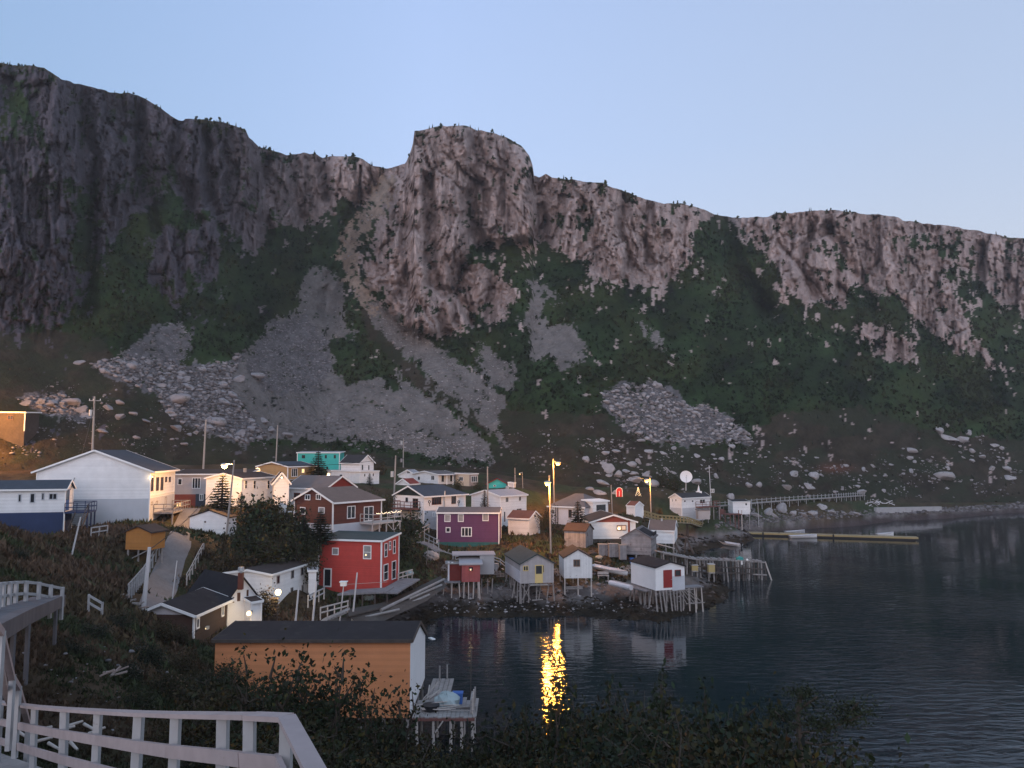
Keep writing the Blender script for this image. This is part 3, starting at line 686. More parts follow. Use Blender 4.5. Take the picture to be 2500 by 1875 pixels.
class House:
    """two visible walls meet at the corner post at photo column xc and distance D; wall R runs to column xr, wall L to column xl"""
    def __init__(s, name, label, cat, xc, D, yaw, xl, xr, yb, ye, roof='GL', apex=None, wall='white', roofm='roof dark', trim='trim', LL=None, LR=None, base=.6,
                 ground=True, rf=.5, dz=None, he2=None, hip=(0, 0), oe=.28, og=.25, th=.13, group=None, parent=None, boards=True, part='wall', gable=None, ridge_cut=None):
        s.__dict__.update(locals())
        s.C = P(xc, yb, D); y = rad(yaw)
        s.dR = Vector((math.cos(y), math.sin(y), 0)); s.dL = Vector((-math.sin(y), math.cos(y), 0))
        def solve(px, d):
            k = ray(px, yb)[0]; return (k * s.C.y - s.C.x) / (d.x - k * d.y)
        s.LL = LL or solve(xl, s.dL); s.LR = LR or solve(xr, s.dR)
        assert .2 < s.LL < 40 and .2 < s.LR < 40, (name, xc, s.LL, s.LR)
        s.he = P(xc, ye, D).z - s.C.z
        s.axis = 'x' if roof in ('GL', 'SR') else 'y'
        s.La, s.Lb = (s.LR, s.LL) if s.axis == 'x' else (s.LL, s.LR)
        if roof in ('SR', 'SL'): s.rf = 1.0
        if dz is not None: s.hr = s.he + dz
        else:
            q = s.C + (s.dL if roof == 'GL' else s.dR) * s.rf * s.Lb
            s.hr = EYE + ray(xc, apex)[1] * q.y - s.C.z
        s.he2 = s.hr if s.rf >= 1 else (s.he if he2 is None else EYE + ray(xc, he2)[1] * (s.C + s.dR * s.LR).y - s.C.z)
        if ground:
            for a in (0, 1):
                for b in (0, 1):
                    q = s.C + s.dR * s.LR * a + s.dL * s.LL * b
                    if q.y < foot_D(CX + F * q.x / q.y) * .93: HOUSE_GROUND.append((CX + F * q.x / q.y * CP, q.y, s.C.z - .05))
    def face(s, f, px, py):
        kx, kz = ray(px, py); d = s.dR if f == 'R' else s.dL
        t = (kx * s.C.y - s.C.x) / (d.x - kx * d.y); Y = s.C.y + t * d.y
        return t, EYE + kz * Y - s.C.z
    def pt(s, f, t, z, off=0.0):
        return Vector((t, -off, z)) if f == 'R' else Vector((-off, t, z))
    def wpt(s, x, y, z): return s.C + s.dR * x + s.dL * y + Vector((0, 0, z))
    def put(s, mb, name, m, parent=None, label=None):
        """mesh given in the building's own axes"""
        if s.shift: mb.v = [s.shift @ v for v in mb.v]
        return mb.build(name, m, parent or s.root, label=label, local=True)
    def make(s):
        T = Matrix.Translation(s.C) @ Matrix.Rotation(rad(s.yaw), 4, 'Z')
        if s.parent is None:
            s.root = empty(s.name, s.C, rad(s.yaw)); tag(s.root, s.label, s.cat, s.group); s.shift = None
        else:
            s.root = s.parent.root; s.shift = WM(s.root).inverted() @ T
        q = (lambda a, b, z: Vector((a, b, z))) if s.axis == 'x' else (lambda a, b, z: Vector((b, a, z)))
        La, Lb, he, hr, he2, rf = s.La, s.Lb, s.he, s.hr, s.he2, s.rf
        top = [(0, he), (rf * Lb, hr)] + ([(Lb, he2)] if rf < 1 else [])
        mb = MB(); ends = []
        for e, a in ((0, 0.), (1, La)):
            prof = [(0, -s.base)] + (top if not s.hip[e] else [(0, he), (rf * Lb, he + .01), (Lb, he2)]) + [(Lb, -s.base)]
            ends.append([q(a, b, z) for b, z in prof])
        n = len(ends[0])
        mb.add(ends[0] + ends[1], [tuple(range(n)), tuple(range(2 * n - 1, n - 1, -1))] + [(i, (i + 1) % n, n + (i + 1) % n, n + i) for i in range(n) if not (1 <= i < n - 2 and any(s.hip))])
        s.wall_o = s.put(mb, s.part, M(s.wall))
        if s.gable:                                       # a gable clad in another colour
            g = MB(); eg = min(he, he2) - .02
            b0, b1 = 0.04, Lb - .04
            g.add([q(-.035, b0, eg), q(-.035, b1, eg), q(-.035, rf * Lb, hr - .04), q(-.003, b0, eg), q(-.003, b1, eg), q(-.003, rf * Lb, hr - .04)], [(0, 1, 2), (5, 4, 3), (0, 3, 4, 1), (1, 4, 5, 2), (2, 5, 3, 0)])
            s.put(g, 'gable', M(s.gable))
        # roof
        oe, og, th = s.oe, s.og, s.th; r = MB(); up = .012
        s1 = (hr - he) / (rf * Lb); pl = [(-oe, he - oe * s1), (rf * Lb, hr)]
        if rf < 1:
            s2 = (hr - he2) / ((1 - rf) * Lb); pl.append((Lb + oe, he2 - oe * s2))
        else: pl[1] = (Lb + oe, hr + oe * s1)
        cut = s.hip
        def strip(dz):
            return [[q((-og if not cut[0] else (-og if i != 1 else cut[0])), b, z + dz) for i, (b, z) in enumerate(pl)],
                    [q((La + og if not cut[1] else (La + og if i != 1 else La - cut[1])), b, z + dz) for i, (b, z) in enumerate(pl)]]
        A, B = strip(up + th), strip(up); k = len(pl)
        vs = A[0] + A[1] + B[0] + B[1]; fs = []
        for i in range(k - 1):
            fs.append((i, i + 1, k + i + 1, k + i)); fs.append((2 * k + i, 3 * k + i, 3 * k + i + 1, 2 * k + i + 1))
            if not cut[0]: fs.append((i, 2 * k + i, 2 * k + i + 1, i + 1))
            if not cut[1]: fs.append((k + i, k + i + 1, 3 * k + i + 1, 3 * k + i))
        if cut[0]: fs += [(0, 1, 2), (2 * k, 2 * k + 2, 2 * k + 1), (0, 2, 2 * k + 2, 2 * k)]
        if cut[1]: fs += [(k, k + 2, k + 1), (3 * k, 3 * k + 1, 3 * k + 2), (k, 3 * k, 3 * k + 2, k + 2)]
        fs += [(0, k, 3 * k, 2 * k), (k - 1, 3 * k - 1, 4 * k - 1, 2 * k - 1)]
        r.add(vs, fs); s.roof_o = s.put(r, 'roof', M(s.roofm))
        if s.trim:
            w, h = .05, .2
            def edge(p0, p1, dz=-.02):
                f = MB(); f.beam(p0 + Vector((0, 0, dz)), p1 + Vector((0, 0, dz)), w, h); s.put(f, 'fascia', M(s.trim), s.roof_o)
            e0, e1 = pl[0], pl[-1]
            edge(q(-og, e0[0] - .03, e0[1] + th * .6), q(La + og, e0[0] - .03, e0[1] + th * .6))
            if not cut[0]:
                for i in range(k - 1): edge(q(-og - .03, pl[i][0], pl[i][1] + th * .6), q(-og - .03, pl[i + 1][0], pl[i + 1][1] + th * .6))
            if not cut[1]:
                for i in range(k - 1): edge(q(La + og + .03, pl[i][0], pl[i][1] + th * .6), q(La + og + .03, pl[i + 1][0], pl[i + 1][1] + th * .6))
        if s.boards and s.trim:
            for x, y in ((0, 0), (s.LR, 0), (0, s.LL)):
                zt = he if (x, y) == (0, 0) else (min(he, he2) if s.rf < 1 else (hr if (s.axis == 'x') == (y > 0) else he))
                bm = MB(); bm.box(x - .07, x + .07, y - .07, y + .07, -s.base * .3, zt - .05); s.put(bm, 'corner_board', M(s.trim))
        return s
    def band(s, py, m, z0=None, name='foundation', faces='LR', proud=.035):
        """a differently coloured lower part of the walls, up to photo row py at the corner post"""
        zt = P(s.xc, py, s.D).z - s.C.z; zb = -s.base - .02 if z0 is None else z0
        mb = MB(); mb.box(-proud, s.LR + proud, -proud, s.LL + proud, zb, zt); s.put(mb, name, M(m)); return s
    def panel(s, f, box, m, name='panel', proud=.03):
        (t0, z1), (t1, z0) = s.face(f, box[0], box[1]), s.face(f, box[2], box[3]); t0, t1 = min(t0, t1), max(t0, t1)
        mb = MB(); a, b = s.pt(f, t0, z0, .002), s.pt(f, t1, z1, proud)
        mb.box(min(a.x, b.x), max(a.x, b.x), min(a.y, b.y), max(a.y, b.y), a.z, b.z); return s.put(mb, name, M(m))
    def win(s, f, box, n=1, rows=1, frame='trim', pane=None, fw=.09, name='window', slab=None, label=None):
        """window or door from its photo box on wall f: frame with n lights across, a pane as its sub-part"""
        x0, y0, x1, y1 = box; xm, ym = (x0 + x1) / 2, (y0 + y1) / 2
        t0, t1 = s.face(f, x0, ym)[0], s.face(f, x1, ym)[0]; z1, z0 = s.face(f, xm, y0)[1], s.face(f, xm, y1)[1]
        t0, t1 = min(t0, t1), max(t0, t1); mb = MB()
        def bar(a0, a1, c0, c1, o0=.004, o1=.06):
            a, b = s.pt(f, a0, c0, o0), s.pt(f, a1, c1, o1)
            mb.box(min(a.x, b.x), max(a.x, b.x), min(a.y, b.y), max(a.y, b.y), c0, c1)
        bar(t0, t1, z1 - fw, z1); bar(t0, t1, z0, z0 + fw, o1=.075); bar(t0, t0 + fw, z0 + fw, z1 - fw, o1=.058); bar(t1 - fw, t1, z0 + fw, z1 - fw, o1=.058)
        for i in range(1, n):
            t = t0 + (t1 - t0) * i / n; bar(t - fw * .4, t + fw * .4, z0 + fw, z1 - fw, o1=.055)
        for i in range(1, rows):
            z = z0 + (z1 - z0) * i / rows; bar(t0 + fw, t1 - fw, z - fw * .3, z + fw * .3, o1=.05)
        w = s.put(mb, name, M(frame), label=label)
        mb = MB(); zz = z0 + fw * .7
        if slab:
            zs = z0 + (z1 - z0) * .5
            bar(t0 + fw * .7, t1 - fw * .7, zz, zs, .003, .036); s.put(mb, 'door_leaf', M(slab), w); mb = MB(); zz = zs
        bar(t0 + fw * .7, t1 - fw * .7, zz, z1 - fw * .7, .003, .03); s.put(mb, 'pane', pane or glass(), w)
        return w
    def door(s, f, box, m, frame='trim', name='door'):
        (t0, z1), (t1, z0) = s.face(f, box[0], box[1]), s.face(f, box[2], box[3]); t0, t1 = min(t0, t1), max(t0, t1)
        mb = MB(); a, b = s.pt(f, t0, z0, .004), s.pt(f, t1, z1, .05); mb.box(min(a.x, b.x), max(a.x, b.x), min(a.y, b.y), max(a.y, b.y), a.z, b.z)
        d = s.put(mb, name, M(m))
        mb = MB(); c = s.pt(f, t1 - .12 * (t1 - t0), z0 + (z1 - z0) * .45, .08); mb.ball(c, .04, 6, 4); s.put(mb, 'handle', M('metal'), d)
        return d
    def chimney(s, a, b, h, w=.5, m='stone'):
        mb = MB(); q = (a, b) if s.axis == 'x' else (b, a); z = s.hr - abs(b - s.rf * s.Lb) * (s.hr - s.he) / (s.rf * s.Lb)
        mb.box(q[0] - w / 2, q[0] + w / 2, q[1] - w / 2, q[1] + w / 2, z - .4, z + h); return s.put(mb, 'chimney', M(m), s.roof_o)
    def legs(s, pts, r=.085, m='wood grey', rnd=None):
        """stilts from the floor to the ground or seabed below: (x, y, lean x, lean y)"""
        for x, y, lx, ly in pts:
            p = s.wpt(x, y, -.05); g = s.wpt(x + lx, y + ly, 0); g.z = min(gz(g.x, g.y), p.z - .3) - .25
            MB().tube(p, g, r, r * 1.15, 7).build('leg', M(m), s.root)
    def deck(s, f, t0, t1, d, z, m='wood grey', th=.18, legs=True, name='deck', legm='wood grey', nl=4):
        """platform along wall f from t0 to t1, d metres out, its top at height z, on posts"""
        mb = MB(); a, b = s.pt(f, t0, z, .06), s.pt(f, t1, z, d)
        mb.box(min(a.x, b.x), max(a.x, b.x), min(a.y, b.y), max(a.y, b.y), z - th, z); o = s.put(mb, name, M(m))
        if legs:
            for i in range(nl):
                t = t0 + (t1 - t0) * (i + .08) / (nl - .84); p = s.pt(f, t, z - th, d - .15); w = s.wpt(p.x, p.y, z - th); g = Vector((w.x, w.y, min(gz(w.x, w.y), w.z - .4) - .3))
                MB().beam(w, g, .14).build('post', M(legm), s.root)
        return o
    def rail(s, f, t0, t1, d, z, h=1.0, m='rail white', sides=True, nb=8):
        o = None
        path = [s.pt(f, t0, z, .1), s.pt(f, t0, z, d), s.pt(f, t1, z, d), s.pt(f, t1, z, .1)] if sides else [s.pt(f, t0, z, d), s.pt(f, t1, z, d)]
        mb = MB()
        for p, q in zip(path, path[1:]):
            for hh in (h, h * .5): mb.beam(p + Vector((0, 0, hh)), q + Vector((0, 0, hh)), .06, .09)
            n = max(1, int((q - p).length / (1.1 if nb else 2)))
            for i in range(n + 1): e = p.lerp(q, i / n); mb.beam(e, e + Vector((0, 0, h - .046)), .07)
        return s.put(mb, 'railing', M(m))

H = {}
def house(key, *a, **k): H[key] = House(*a, **k)

house('hall', 'community_hall', 'largest white gabled hall with a grey lower band and lamp lit end wall', 'hall', 363, 97, 98, 85, 422, 1272, 1150, 'GL', 1101, 'white', 'roof slate', oe=.55, og=.35, base=1.0)
house('annex', 'long_house', 'long low white house on a dark blue base in front of the big white hall', 'house', 155, 91, 104, -60, 173, 1300, 1193, 'GR', 1174, 'white', 'roof slate', base=.8)
house('redgrey', 'house', 'grey sided house with a brick red lower storey right behind the big white hall', 'house', 415, 117, 6, None, 600, 1240, 1159, 'SR', None, 'grey siding', 'roof brown', LL=7, dz=.5, base=.8)
house('yellowlit', 'house', 'white gabled house lit yellow by the street lamp with a spruce before it', 'house', 588, 107, 74, 503, 670, 1238, 1169, 'GL', 1157, 'white', 'roof brown', base=.8)
house('porch', 'porch', '', '', 668, 109.5, 20, None, 705, 1222, 1178, 'GR', 1155, 'white', 'roof brown', LL=3.5, parent=H['yellowlit'], part='porch_wall', ground=False, boards=False)
house('tanhouse', 'house', 'tan sided bungalow with one lit window below the teal house', 'house', 702, 135, 66, 628, 768, 1176, 1140, 'GL', 1129, 'tan', 'roof slate', base=.8)
house('tealhouse', 'house', 'flat roofed turquoise house high at the foot of the scree', 'house', 725, 166, 4, None, 828, 1162, 1106, 'SR', None, 'teal', 'roof light', LL=7, dz=.25, oe=.15, og=.2, base=.8)
house('whitetwo', 'house', 'white two storey house with a yellow lit lower part beside the turquoise house', 'house', 878, 150, 55, 800, 924, 1190, 1152, 'SR', None, 'white', 'roof light', dz=.1, oe=.15, og=.15, base=.8)
house('whitetwo2', 'house', '', '', 878, 151.5, 55, 832, 912, 1152, 1130, 'GR', 1112, 'white', 'roof dark', parent=H['whitetwo'], part='upper_wall', ground=False, boards=False)
house('redgable', 'house', 'low house with a long grey roof and a dark red gable above the brown house', 'house', 795, 112, 60, 700, 866, 1240, 1193, 'GR', 1164, 'white', 'roof grey', base=.8)
house('brown', 'house', 'big brown house with a tan roof, white windows and a deck hung with string lights', 'house', 812, 92, 55, 718, 930, 1286, 1226, 'GL', 1194, 'brown', 'roof tan', hip=(0, 1.6), oe=.4, base=1.2)
house('red', 'house', 'tall red two storey house with white corner boards above the log wall', 'house', 930, 86, 75, 777, 972, 1441, 1322, 'SL', None, 'red', 'roof green', dz=.35, oe=.2, og=.2, base=.8)
house('whitelow', 'house', 'white two storey house with a lamp at its corner, next to the red house', 'house', 660, 77, 78, 548, 753, 1505, 1404, 'GL', 1393, 'white', 'roof brown', oe=.2, og=.2, base=.8)
house('whitelow2', 'lean_to', '', '', 752, 82.5, 15, None, 771, 1470, 1395, 'SR', None, 'white', 'roof light', LL=2.5, dz=.3, parent=H['whitelow'], part='lean_to_wall', ground=False, boards=False, oe=.12, og=.1)
house('darkhouse', 'house', 'low dark brown house with a pink gable and a black roof beside the concrete path', 'house', 472, 60, 86, 338, 553, 1562, 1501, 'GL', 1474, 'dark brown side', 'roof black', oe=.35, og=.45, base=.8, rf=.55)
house('darkhouse2', 'wing', '', '', 552, 66, 48, None, 628, 1530, 1470, 'GR', 1413, 'white plain', 'roof black', LL=6.5, trim=None, boards=False, parent=H['darkhouse'], part='wing_wall', ground=False, oe=.25, og=.2)
house('darkhouse3', 'porch', '', '', 612, 66.5, 48, None, 636, 1525, 1472, 'SR', None, 'white plain', 'roof brown', LL=1.8, dz=.35, parent=H['darkhouse'], part='porch_wall', ground=False, oe=.15, og=.12)
house('boathouse', 'boathouse', 'long orange waterfront shed with a white end wall and a black roof', 'boathouse', 1000, 49, 90, 520, 1035, 1748, 1565, 'GR', 1521, 'orange', 'roof black', rf=.5, he2=1549, oe=.2, og=.14, base=.12, ground=False, boards=False, trim='wood dark')
house('purple', 'house', 'purple house with white windows on a teal foundation', 'house', 1218, 112, 88, 1067, 1223, 1326, 1253, 'GR', 1240, 'purple', 'roof grey', oe=.2, og=.15, base=1.0)
house('darkroof', 'house', 'white house with a dark slate hip roof, a dark gable and a red balcony', 'house', 1035, 118, 50, 966, 1135, 1280, 1211, 'GL', 1188, 'white', 'roof slate', hip=(0, 2.2), oe=.45, og=.4, base=1.0, gable='dark green')
house('whiteright', 'house', 'white house with a pale roof and pink lamp glow behind the purple house', 'house', 1221, 126, 48, 1152, 1284, 1285, 1212, 'GL', 1198, 'white', 'roof light', oe=.3, base=.8)
house('redroof', 'shed', 'white shed with a rust red roof right of the purple house', 'shed', 1291, 118, 62, 1242, 1317, 1306, 1266, 'GR', 1249, 'white', 'roof rust', base=.2)
house('oldwhite', 'house', 'old white gabled house farthest up behind the dark roofed house', 'house', 1016, 168, 70, 974, 1030, 1182, 1160, 'GL', 1148, 'white', 'roof light', oe=.2)
house('longwhite', 'house', 'wide white bungalow with porch columns and a grey roof below the scree', 'house', 1070, 160, 48, 1008, 1113, 1188, 1159, 'GL', 1151, 'white', 'roof grey', oe=.3, og=.3)
house('beige', 'house', 'flat roofed beige and taupe block right of the wide white bungalow', 'house', 1146, 160, 50, 1112, 1167, 1194, 1158, 'SR', None, 'beige', 'roof grey', dz=.1, oe=.1, og=.1, boards=False)
house('smallred', 'shed', 'little white shed with a bright red roof before the old white house', 'shed', 1000, 148, 62, 969, 1022, 1192, 1182, 'GL', 1170, 'white', 'roof red', oe=.2)
house('tealsmall', 'house', 'small turquoise cabin with a red roof edge behind the pale roofed house', 'house', 1238, 150, 75, 1192, 1242, 1200, 1181, 'GL', 1169, 'teal', 'roof dark', trim='dark red trim', oe=.5)
house('tealgrey', 'shed', 'tiny pale shed beside the small turquoise cabin', 'shed', 1254, 148, 70, 1241, 1258, 1196, 1180, 'SR', None, 'pale lilac', 'roof light', dz=.1, oe=.1, og=.1)
house('greyroof', 'house', 'pale house with a wide grey brown hip roof behind the lit white shed', 'house', 1426, 126, 62, 1343, 1484, 1282, 1238, 'GR', 1208, 'pale lilac', 'roof grey', hip=(2.2, 2.2), oe=.4, og=.4)
house('greyroof2', 'porch', '', '', 1448, 127, 40, None, 1484, 1268, 1226, 'SR', None, 'white', 'white plain', LL=2.2, dz=.2, parent=H['greyroof'], part='porch_wall', ground=False, boards=False, oe=.15, og=.3)
house('litshed', 'house', 'white shed glowing in lamp light with a red brown gable', 'house', 1444, 116, 6, None, 1551, 1326, 1275, 'GR', 1258, 'white', 'roof dark', LL=8, oe=.35, og=.35, base=.8)
house('weathered1', 'shed', 'dark weathered shed at the left of the glowing white shed', 'shed', 1430, 109, 65, 1378, 1448, 1334, 1297, 'GR', 1280, 'weathered', 'roof brown', trim=None, oe=.15, og=.15)
house('weathered2', 'barn', 'weathered grey gabled barn on posts before the brown roofed white shed', 'barn', 1590, 105, 72, 1517, 1603, 1354, 1315, 'GL', 1293, 'weathered boards', 'roof grey', trim=None, oe=.25, og=.15, base=.1, ground=False)
house('brownroof', 'shed', 'white shed with a plain brown roof at the edge of the cove', 'shed', 1646, 121, 75, 1585, 1653, 1326, 1297, 'GR', 1272, 'white', 'roof tan', oe=.15, og=.15, base=.1, ground=False)
house('smallwhite', 'shed', 'small white shed with a rusty roof behind the glowing white shed', 'shed', 1550, 132, 45, 1531, 1570, 1259, 1236, 'GR', 1226, 'white plain', 'roof rust', oe=.12, og=.1)
house('farwhite', 'house', 'white house with a dark roof and a red balcony alone on the far shore', 'house', 1665, 162, 38, 1637, 1733, 1262, 1216, 'GL', 1206, 'white', 'roof dark', base=1.)
house('farshed', 'shed', 'small white shed with a dark roof above the red fishing stage on the far shore', 'shed', 1790, 176, 4, None, 1831, 1249, 1226, 'SR', None, 'white', 'roof dark', LL=3, dz=.3, oe=.12, og=.1, ground=False)
house('ochre', 'shed', 'small ochre shed on props beside the concrete path', 'shed', 366, 78, 78, 306, 402, 1342, 1300, 'GL', 1286, 'ochre', 'roof brown', trim=None, oe=.25, og=.2, base=.05, ground=False)
house('garage', 'garage', 'small white garage of peeling boards on a stone base between hall and trees', 'garage', 557, 97, 82, 462, 576, 1312, 1264, 'GL', 1247, 'white', 'roof black', trim=None, oe=.15, og=.12)
house('lefthouse', 'house', 'flat roofed house in orange lamp light up the slope at the left edge', 'house', -60, 124.5, 8, None, 60, 1036, 1007, 'SR', None, 'wood dark', 'roof dark', LL=5, dz=.2, ground=False, base=3.5)
house('hut_pink', 'fishing_stage', 'faded pink fishing hut with striped boards on stilts over the shore', 'fishing hut', 1127, 92.5, 5, None, 1172, 1420, 1379, 'SR', None, 'hut pink', 'roof light', LL=3.2, dz=.55, oe=.2, og=.3, trim=None, base=.05, ground=False)
house('hut_grey', 'fishing_stage', 'grey fishing hut with a yellow door and a green roof on tall stilts', 'fishing hut', 1270, 91.5, 12, 1233, 1352, 1424, 1378, 'GR', 1354, 'hut grey', 'roof green', oe=.12, og=.2, trim=None, base=.05, ground=False)
house('hut_white', 'fishing_stage', 'peeling white gabled fishing hut with one brown framed window on stilts', 'fishing hut', 1377, 94, 4, 1370, 1446, 1411, 1363, 'GR', 1343, 'old white', 'roof brown', LL=4.5, oe=.1, og=.12, trim=None, base=.05, ground=False)
house('hut_red', 'fishing_stage', 'white fishing hut with a red door on a cluster of stilts', 'fishing hut', 1601, 88, 20, 1541, 1672, 1441, 1387, 'GR', 1373, 'white plain', 'roof black', oe=.12, og=.2, trim=None, base=.05, ground=False)

def build_houses():
    rnd = random.Random(5)
    for h in H.values(): h.make()
    h = H['hall']; h.band(1217, 'grey band', name='lower_wall')
    for b in ((368, 1163, 374, 1199), (381, 1165, 387, 1198), (392, 1165, 398, 1197)): h.win('R', b, frame='brown frame', fw=.07)
    for b in ((403, 1164, 407, 1177), (412, 1164, 416, 1177), (402, 1213, 406, 1238), (368, 1225, 372, 1233), (380, 1223, 384, 1232)): h.win('R', b, frame='brown frame', fw=.05)
    MB().beam(h.pt('R', 0, P(363, 1211, 97).z - h.C.z, .05), h.pt('R', h.LR, P(363, 1211, 97).z - h.C.z, .05), .06, .12).build('trim_board', M('trim'), h.root, local=True)
    h.deck('R', 1.5, h.LR - 1, 2.4, .9, m='deck grey', nl=3); h.rail('R', 1.5, h.LR - 1, 2.4, .9, m='wood grey')
    h = H['annex']; h.band(1250, 'blue')
    for b in ((44, 1206, 53, 1226), (73, 1204, 86, 1228), (101, 1203, 109, 1221)): h.win('L', b, frame='grey band')
    h.win('L', (119, 1204, 140, 1220), n=2, frame='grey band'); h.win('R', (159, 1195, 168, 1246), frame='blue door', slab='blue door', name='door')
    zf = h.face('R', 164, 1248)[1]
    h.deck('R', -.3, h.LR + .2, 2.6, zf, m='blue', legm='blue', nl=3, name='porch_deck'); h.rail('R', -.3, h.LR + .2, 2.6, zf, m='blue')
    st = MB()
    for i in range(8): st.box(-.9 - .28 * i, -.55 - .28 * i, -2.5, -1.3, zf - .2 * (i + 1) - .05, zf - .2 * (i + 1))
    st.beam((-.5, -2.55, zf - .1), (-2.9, -2.55, zf - 1.75), .06, .25); st.beam((-.5, -1.25, zf - .1), (-2.9, -1.25, zf - 1.75), .06, .25)
    st.beam((-.5, -2.55, zf + .85), (-2.9, -2.55, zf - .8), .07, .1); st.beam((-.5, -2.55, zf), (-.5, -2.55, zf + .85), .08); st.beam((-2.9, -2.55, zf - 1.75), (-2.9, -2.55, zf - .8), .08)
    st.build('stairs', M('wood dark'), h.root, local=True)
    h = H['redgrey']; h.panel('R', (424, 1207, 600, 1245), 'brick red', 'lower_wall'); h.panel('R', (478, 1206, 504, 1240), 'navy', 'lower_panel', .05)
    h.win('R', (434, 1168, 445, 1184)); h.win('R', (469, 1166, 490, 1193), n=3); h.win('R', (487, 1206, 497, 1222), n=2).location.y -= .05; h.win('R', (431, 1226, 445, 1238), n=2, pane=lit(1.6)).location.y -= .03
    h = H['yellowlit']
    for x in (597, 618, 652): h.win('R', (x, 1173, x + 6, 1193), rows=2, frame='trim', fw=.05)
    h.chimney(4.6, 2.7, .7, .35)
    h = H['tanhouse']; h.win('R', (711, 1143, 726, 1164), n=3); h.win('R', (736, 1144, 743, 1155), pane=lit(2.2)); h.band(1170, 'concrete')
    h = H['tealhouse']
    for b in ((737, 1111, 745, 1119), (793, 1111, 798, 1119), (815, 1111, 820, 1119), (797, 1139, 801, 1147)): h.win('R', b, fw=.06, frame='dark green')
    h = H['whitetwo']
    for b in ((888, 1156, 892, 1164), (909, 1155, 913, 1163)): h.win('R', b, fw=.06)
    h.win('L', (829, 1158, 837, 1165), fw=.06)
    for b in ((882, 1134, 887, 1148), (898, 1135, 902, 1148)): H['whitetwo2'].win('R', b, fw=.06)
    h = H['redgable']; h.win('L', (718, 1203, 733, 1216), n=2, frame='dark red trim')
    g = MB(); s1 = (h.hr - h.he) / (h.rf * h.Lb); g.add([(.05, -.04, h.he), (h.LR - .05, -.04, h.he), (h.LR * .5, -.04, h.hr - .05), (.05, -.004, h.he), (h.LR - .05, -.004, h.he), (h.LR * .5, -.004, h.hr - .05)], [(0, 1, 2), (5, 4, 3), (0, 3, 4, 1), (1, 4, 5, 2), (2, 5, 3, 0)])
    g.build('gable', M('red gable'), h.root, local=True)
    h = H['brown']; h.band(1284, 'grey band')
    h.band(1281, 'grey band', name='basement', proud=.02)
    for b in ((745, 1207, 758, 1221), (772, 1206, 784, 1220)): h.win('L', b, n=2)
    for b in ((733, 1238, 746, 1256),): h.win('L', b)
    h.win('L', (778, 1238, 793, 1253), pane=curtain())
    h.win('R', (847, 1235, 867, 1266), n=2); d = h.win('R', (888, 1236, 911, 1272), n=2, name='patio_door')
    t0, t1 = h.face('R', 878, 1270)[0], h.LR - .1; zf = h.face('R', 900, 1273)[1]
    h.deck('R', t0, t1 + 1.4, 2.2, zf, nl=5, m='wood pale', legm='wood pale'); h.rail('R', t0, t1 + 1.4, 2.2, zf, m='wood pale')
    sl = MB()
    for i in range(26):
        t = t0 + .6 + (t1 + .7 - t0) * i / 25; sl.ball(h.pt('R', t, zf + 1.0 + .10 * abs(math.sin(i * .9)) + (.12 if i % 5 == 0 else 0), 2.22), .035, 6, 4)
    sl.build('string_lights', mat('string bulbs', emis=((1, .75, .45), 5.)), h.root, local=True)
    br = MB(); a = h.pt('R', t1 - 1.0, -2.0, 2.1); b = h.pt('R', t1 + 1.3, zf - .2, 2.1); br.beam(a, b, .08); br.beam(h.pt('R', t1 - 1.0, zf - .2, 2.12), h.pt('R', t1 + 1.3, -2.0, 2.12), .08); br.build('cross_brace', M('wood pale'), h.root, local=True)
    h = H['red']
    h.win('L', (811, 1337, 827, 1355), pane=curtain()); h.win('L', (887, 1331, 907, 1365), rows=2, pane=curtain()); h.win('L', (790, 1387, 810, 1433), name='door', fw=.14)
    for b in ((938, 1326, 945, 1360), (949, 1321, 954, 1343), (959, 1318, 965, 1352), (936, 1377, 947, 1417), (956, 1369, 966, 1414)): h.win('R', b, rows=2)
    h = H['whitelow']
    for b in ((675, 1405, 682, 1425), (710, 1392, 717, 1412), (734, 1385, 740, 1404), (709, 1434, 715, 1459), (736, 1428, 740, 1449)): h.win('R', b, frame='wood grey', fw=.06)
    mb = MB(); mb.ball(h.pt('R', h.LR + .5, 3.6, .4), .45, 12, 7, (1, .25, 1)); mb.tube(h.pt('R', h.LR + .5, 3.6, .3), h.pt('R', h.LR + .3, 3.4, 0), .03); mb.build('satellite_dish', M('metal'), h.root, local=True)
    h.band(1500, 'concrete')
    h = H['darkhouse']; h.win('R', (478, 1508, 486, 1535), frame='trim', fw=.12); h.win('R', (540, 1473, 546, 1505), frame='trim', fw=.12)
    g = MB(); g.add([(-.04, .05, h.he), (-.04, h.LL - .05, h.he), (-.04, h.LL * h.rf, h.hr - .04), (-.004, .05, h.he), (-.004, h.LL - .05, h.he), (-.004, h.LL * h.rf, h.hr - .04)], [(0, 1, 2), (5, 4, 3), (0, 3, 4, 1), (1, 4, 5, 2), (2, 5, 3, 0)]); g.build('gable', M('pale lilac'), h.root, local=True)
    g = MB(); g.box(-.025, -.003, .08, h.LL - .02, -.6, h.he - .02); g.build('front_wall', M('dark brown'), h.root, local=True)
    h2 = H['darkhouse2']; h2.win('R', (579, 1447, 586, 1467), frame='brown frame'); h2.win('R', (602, 1440, 606, 1455), frame='brown frame', fw=.06); h2.win('R', (568, 1458, 571, 1471), frame='brown frame', fw=.05)
    ch = MB(); q = P(588, 1412, 66.5); ch.box(q.x - .19, q.x + .19, q.y - .19, q.y + .19, q.z - .9, q.z + .45); c_ = ch.build('chimney', M('brown'), h.root)
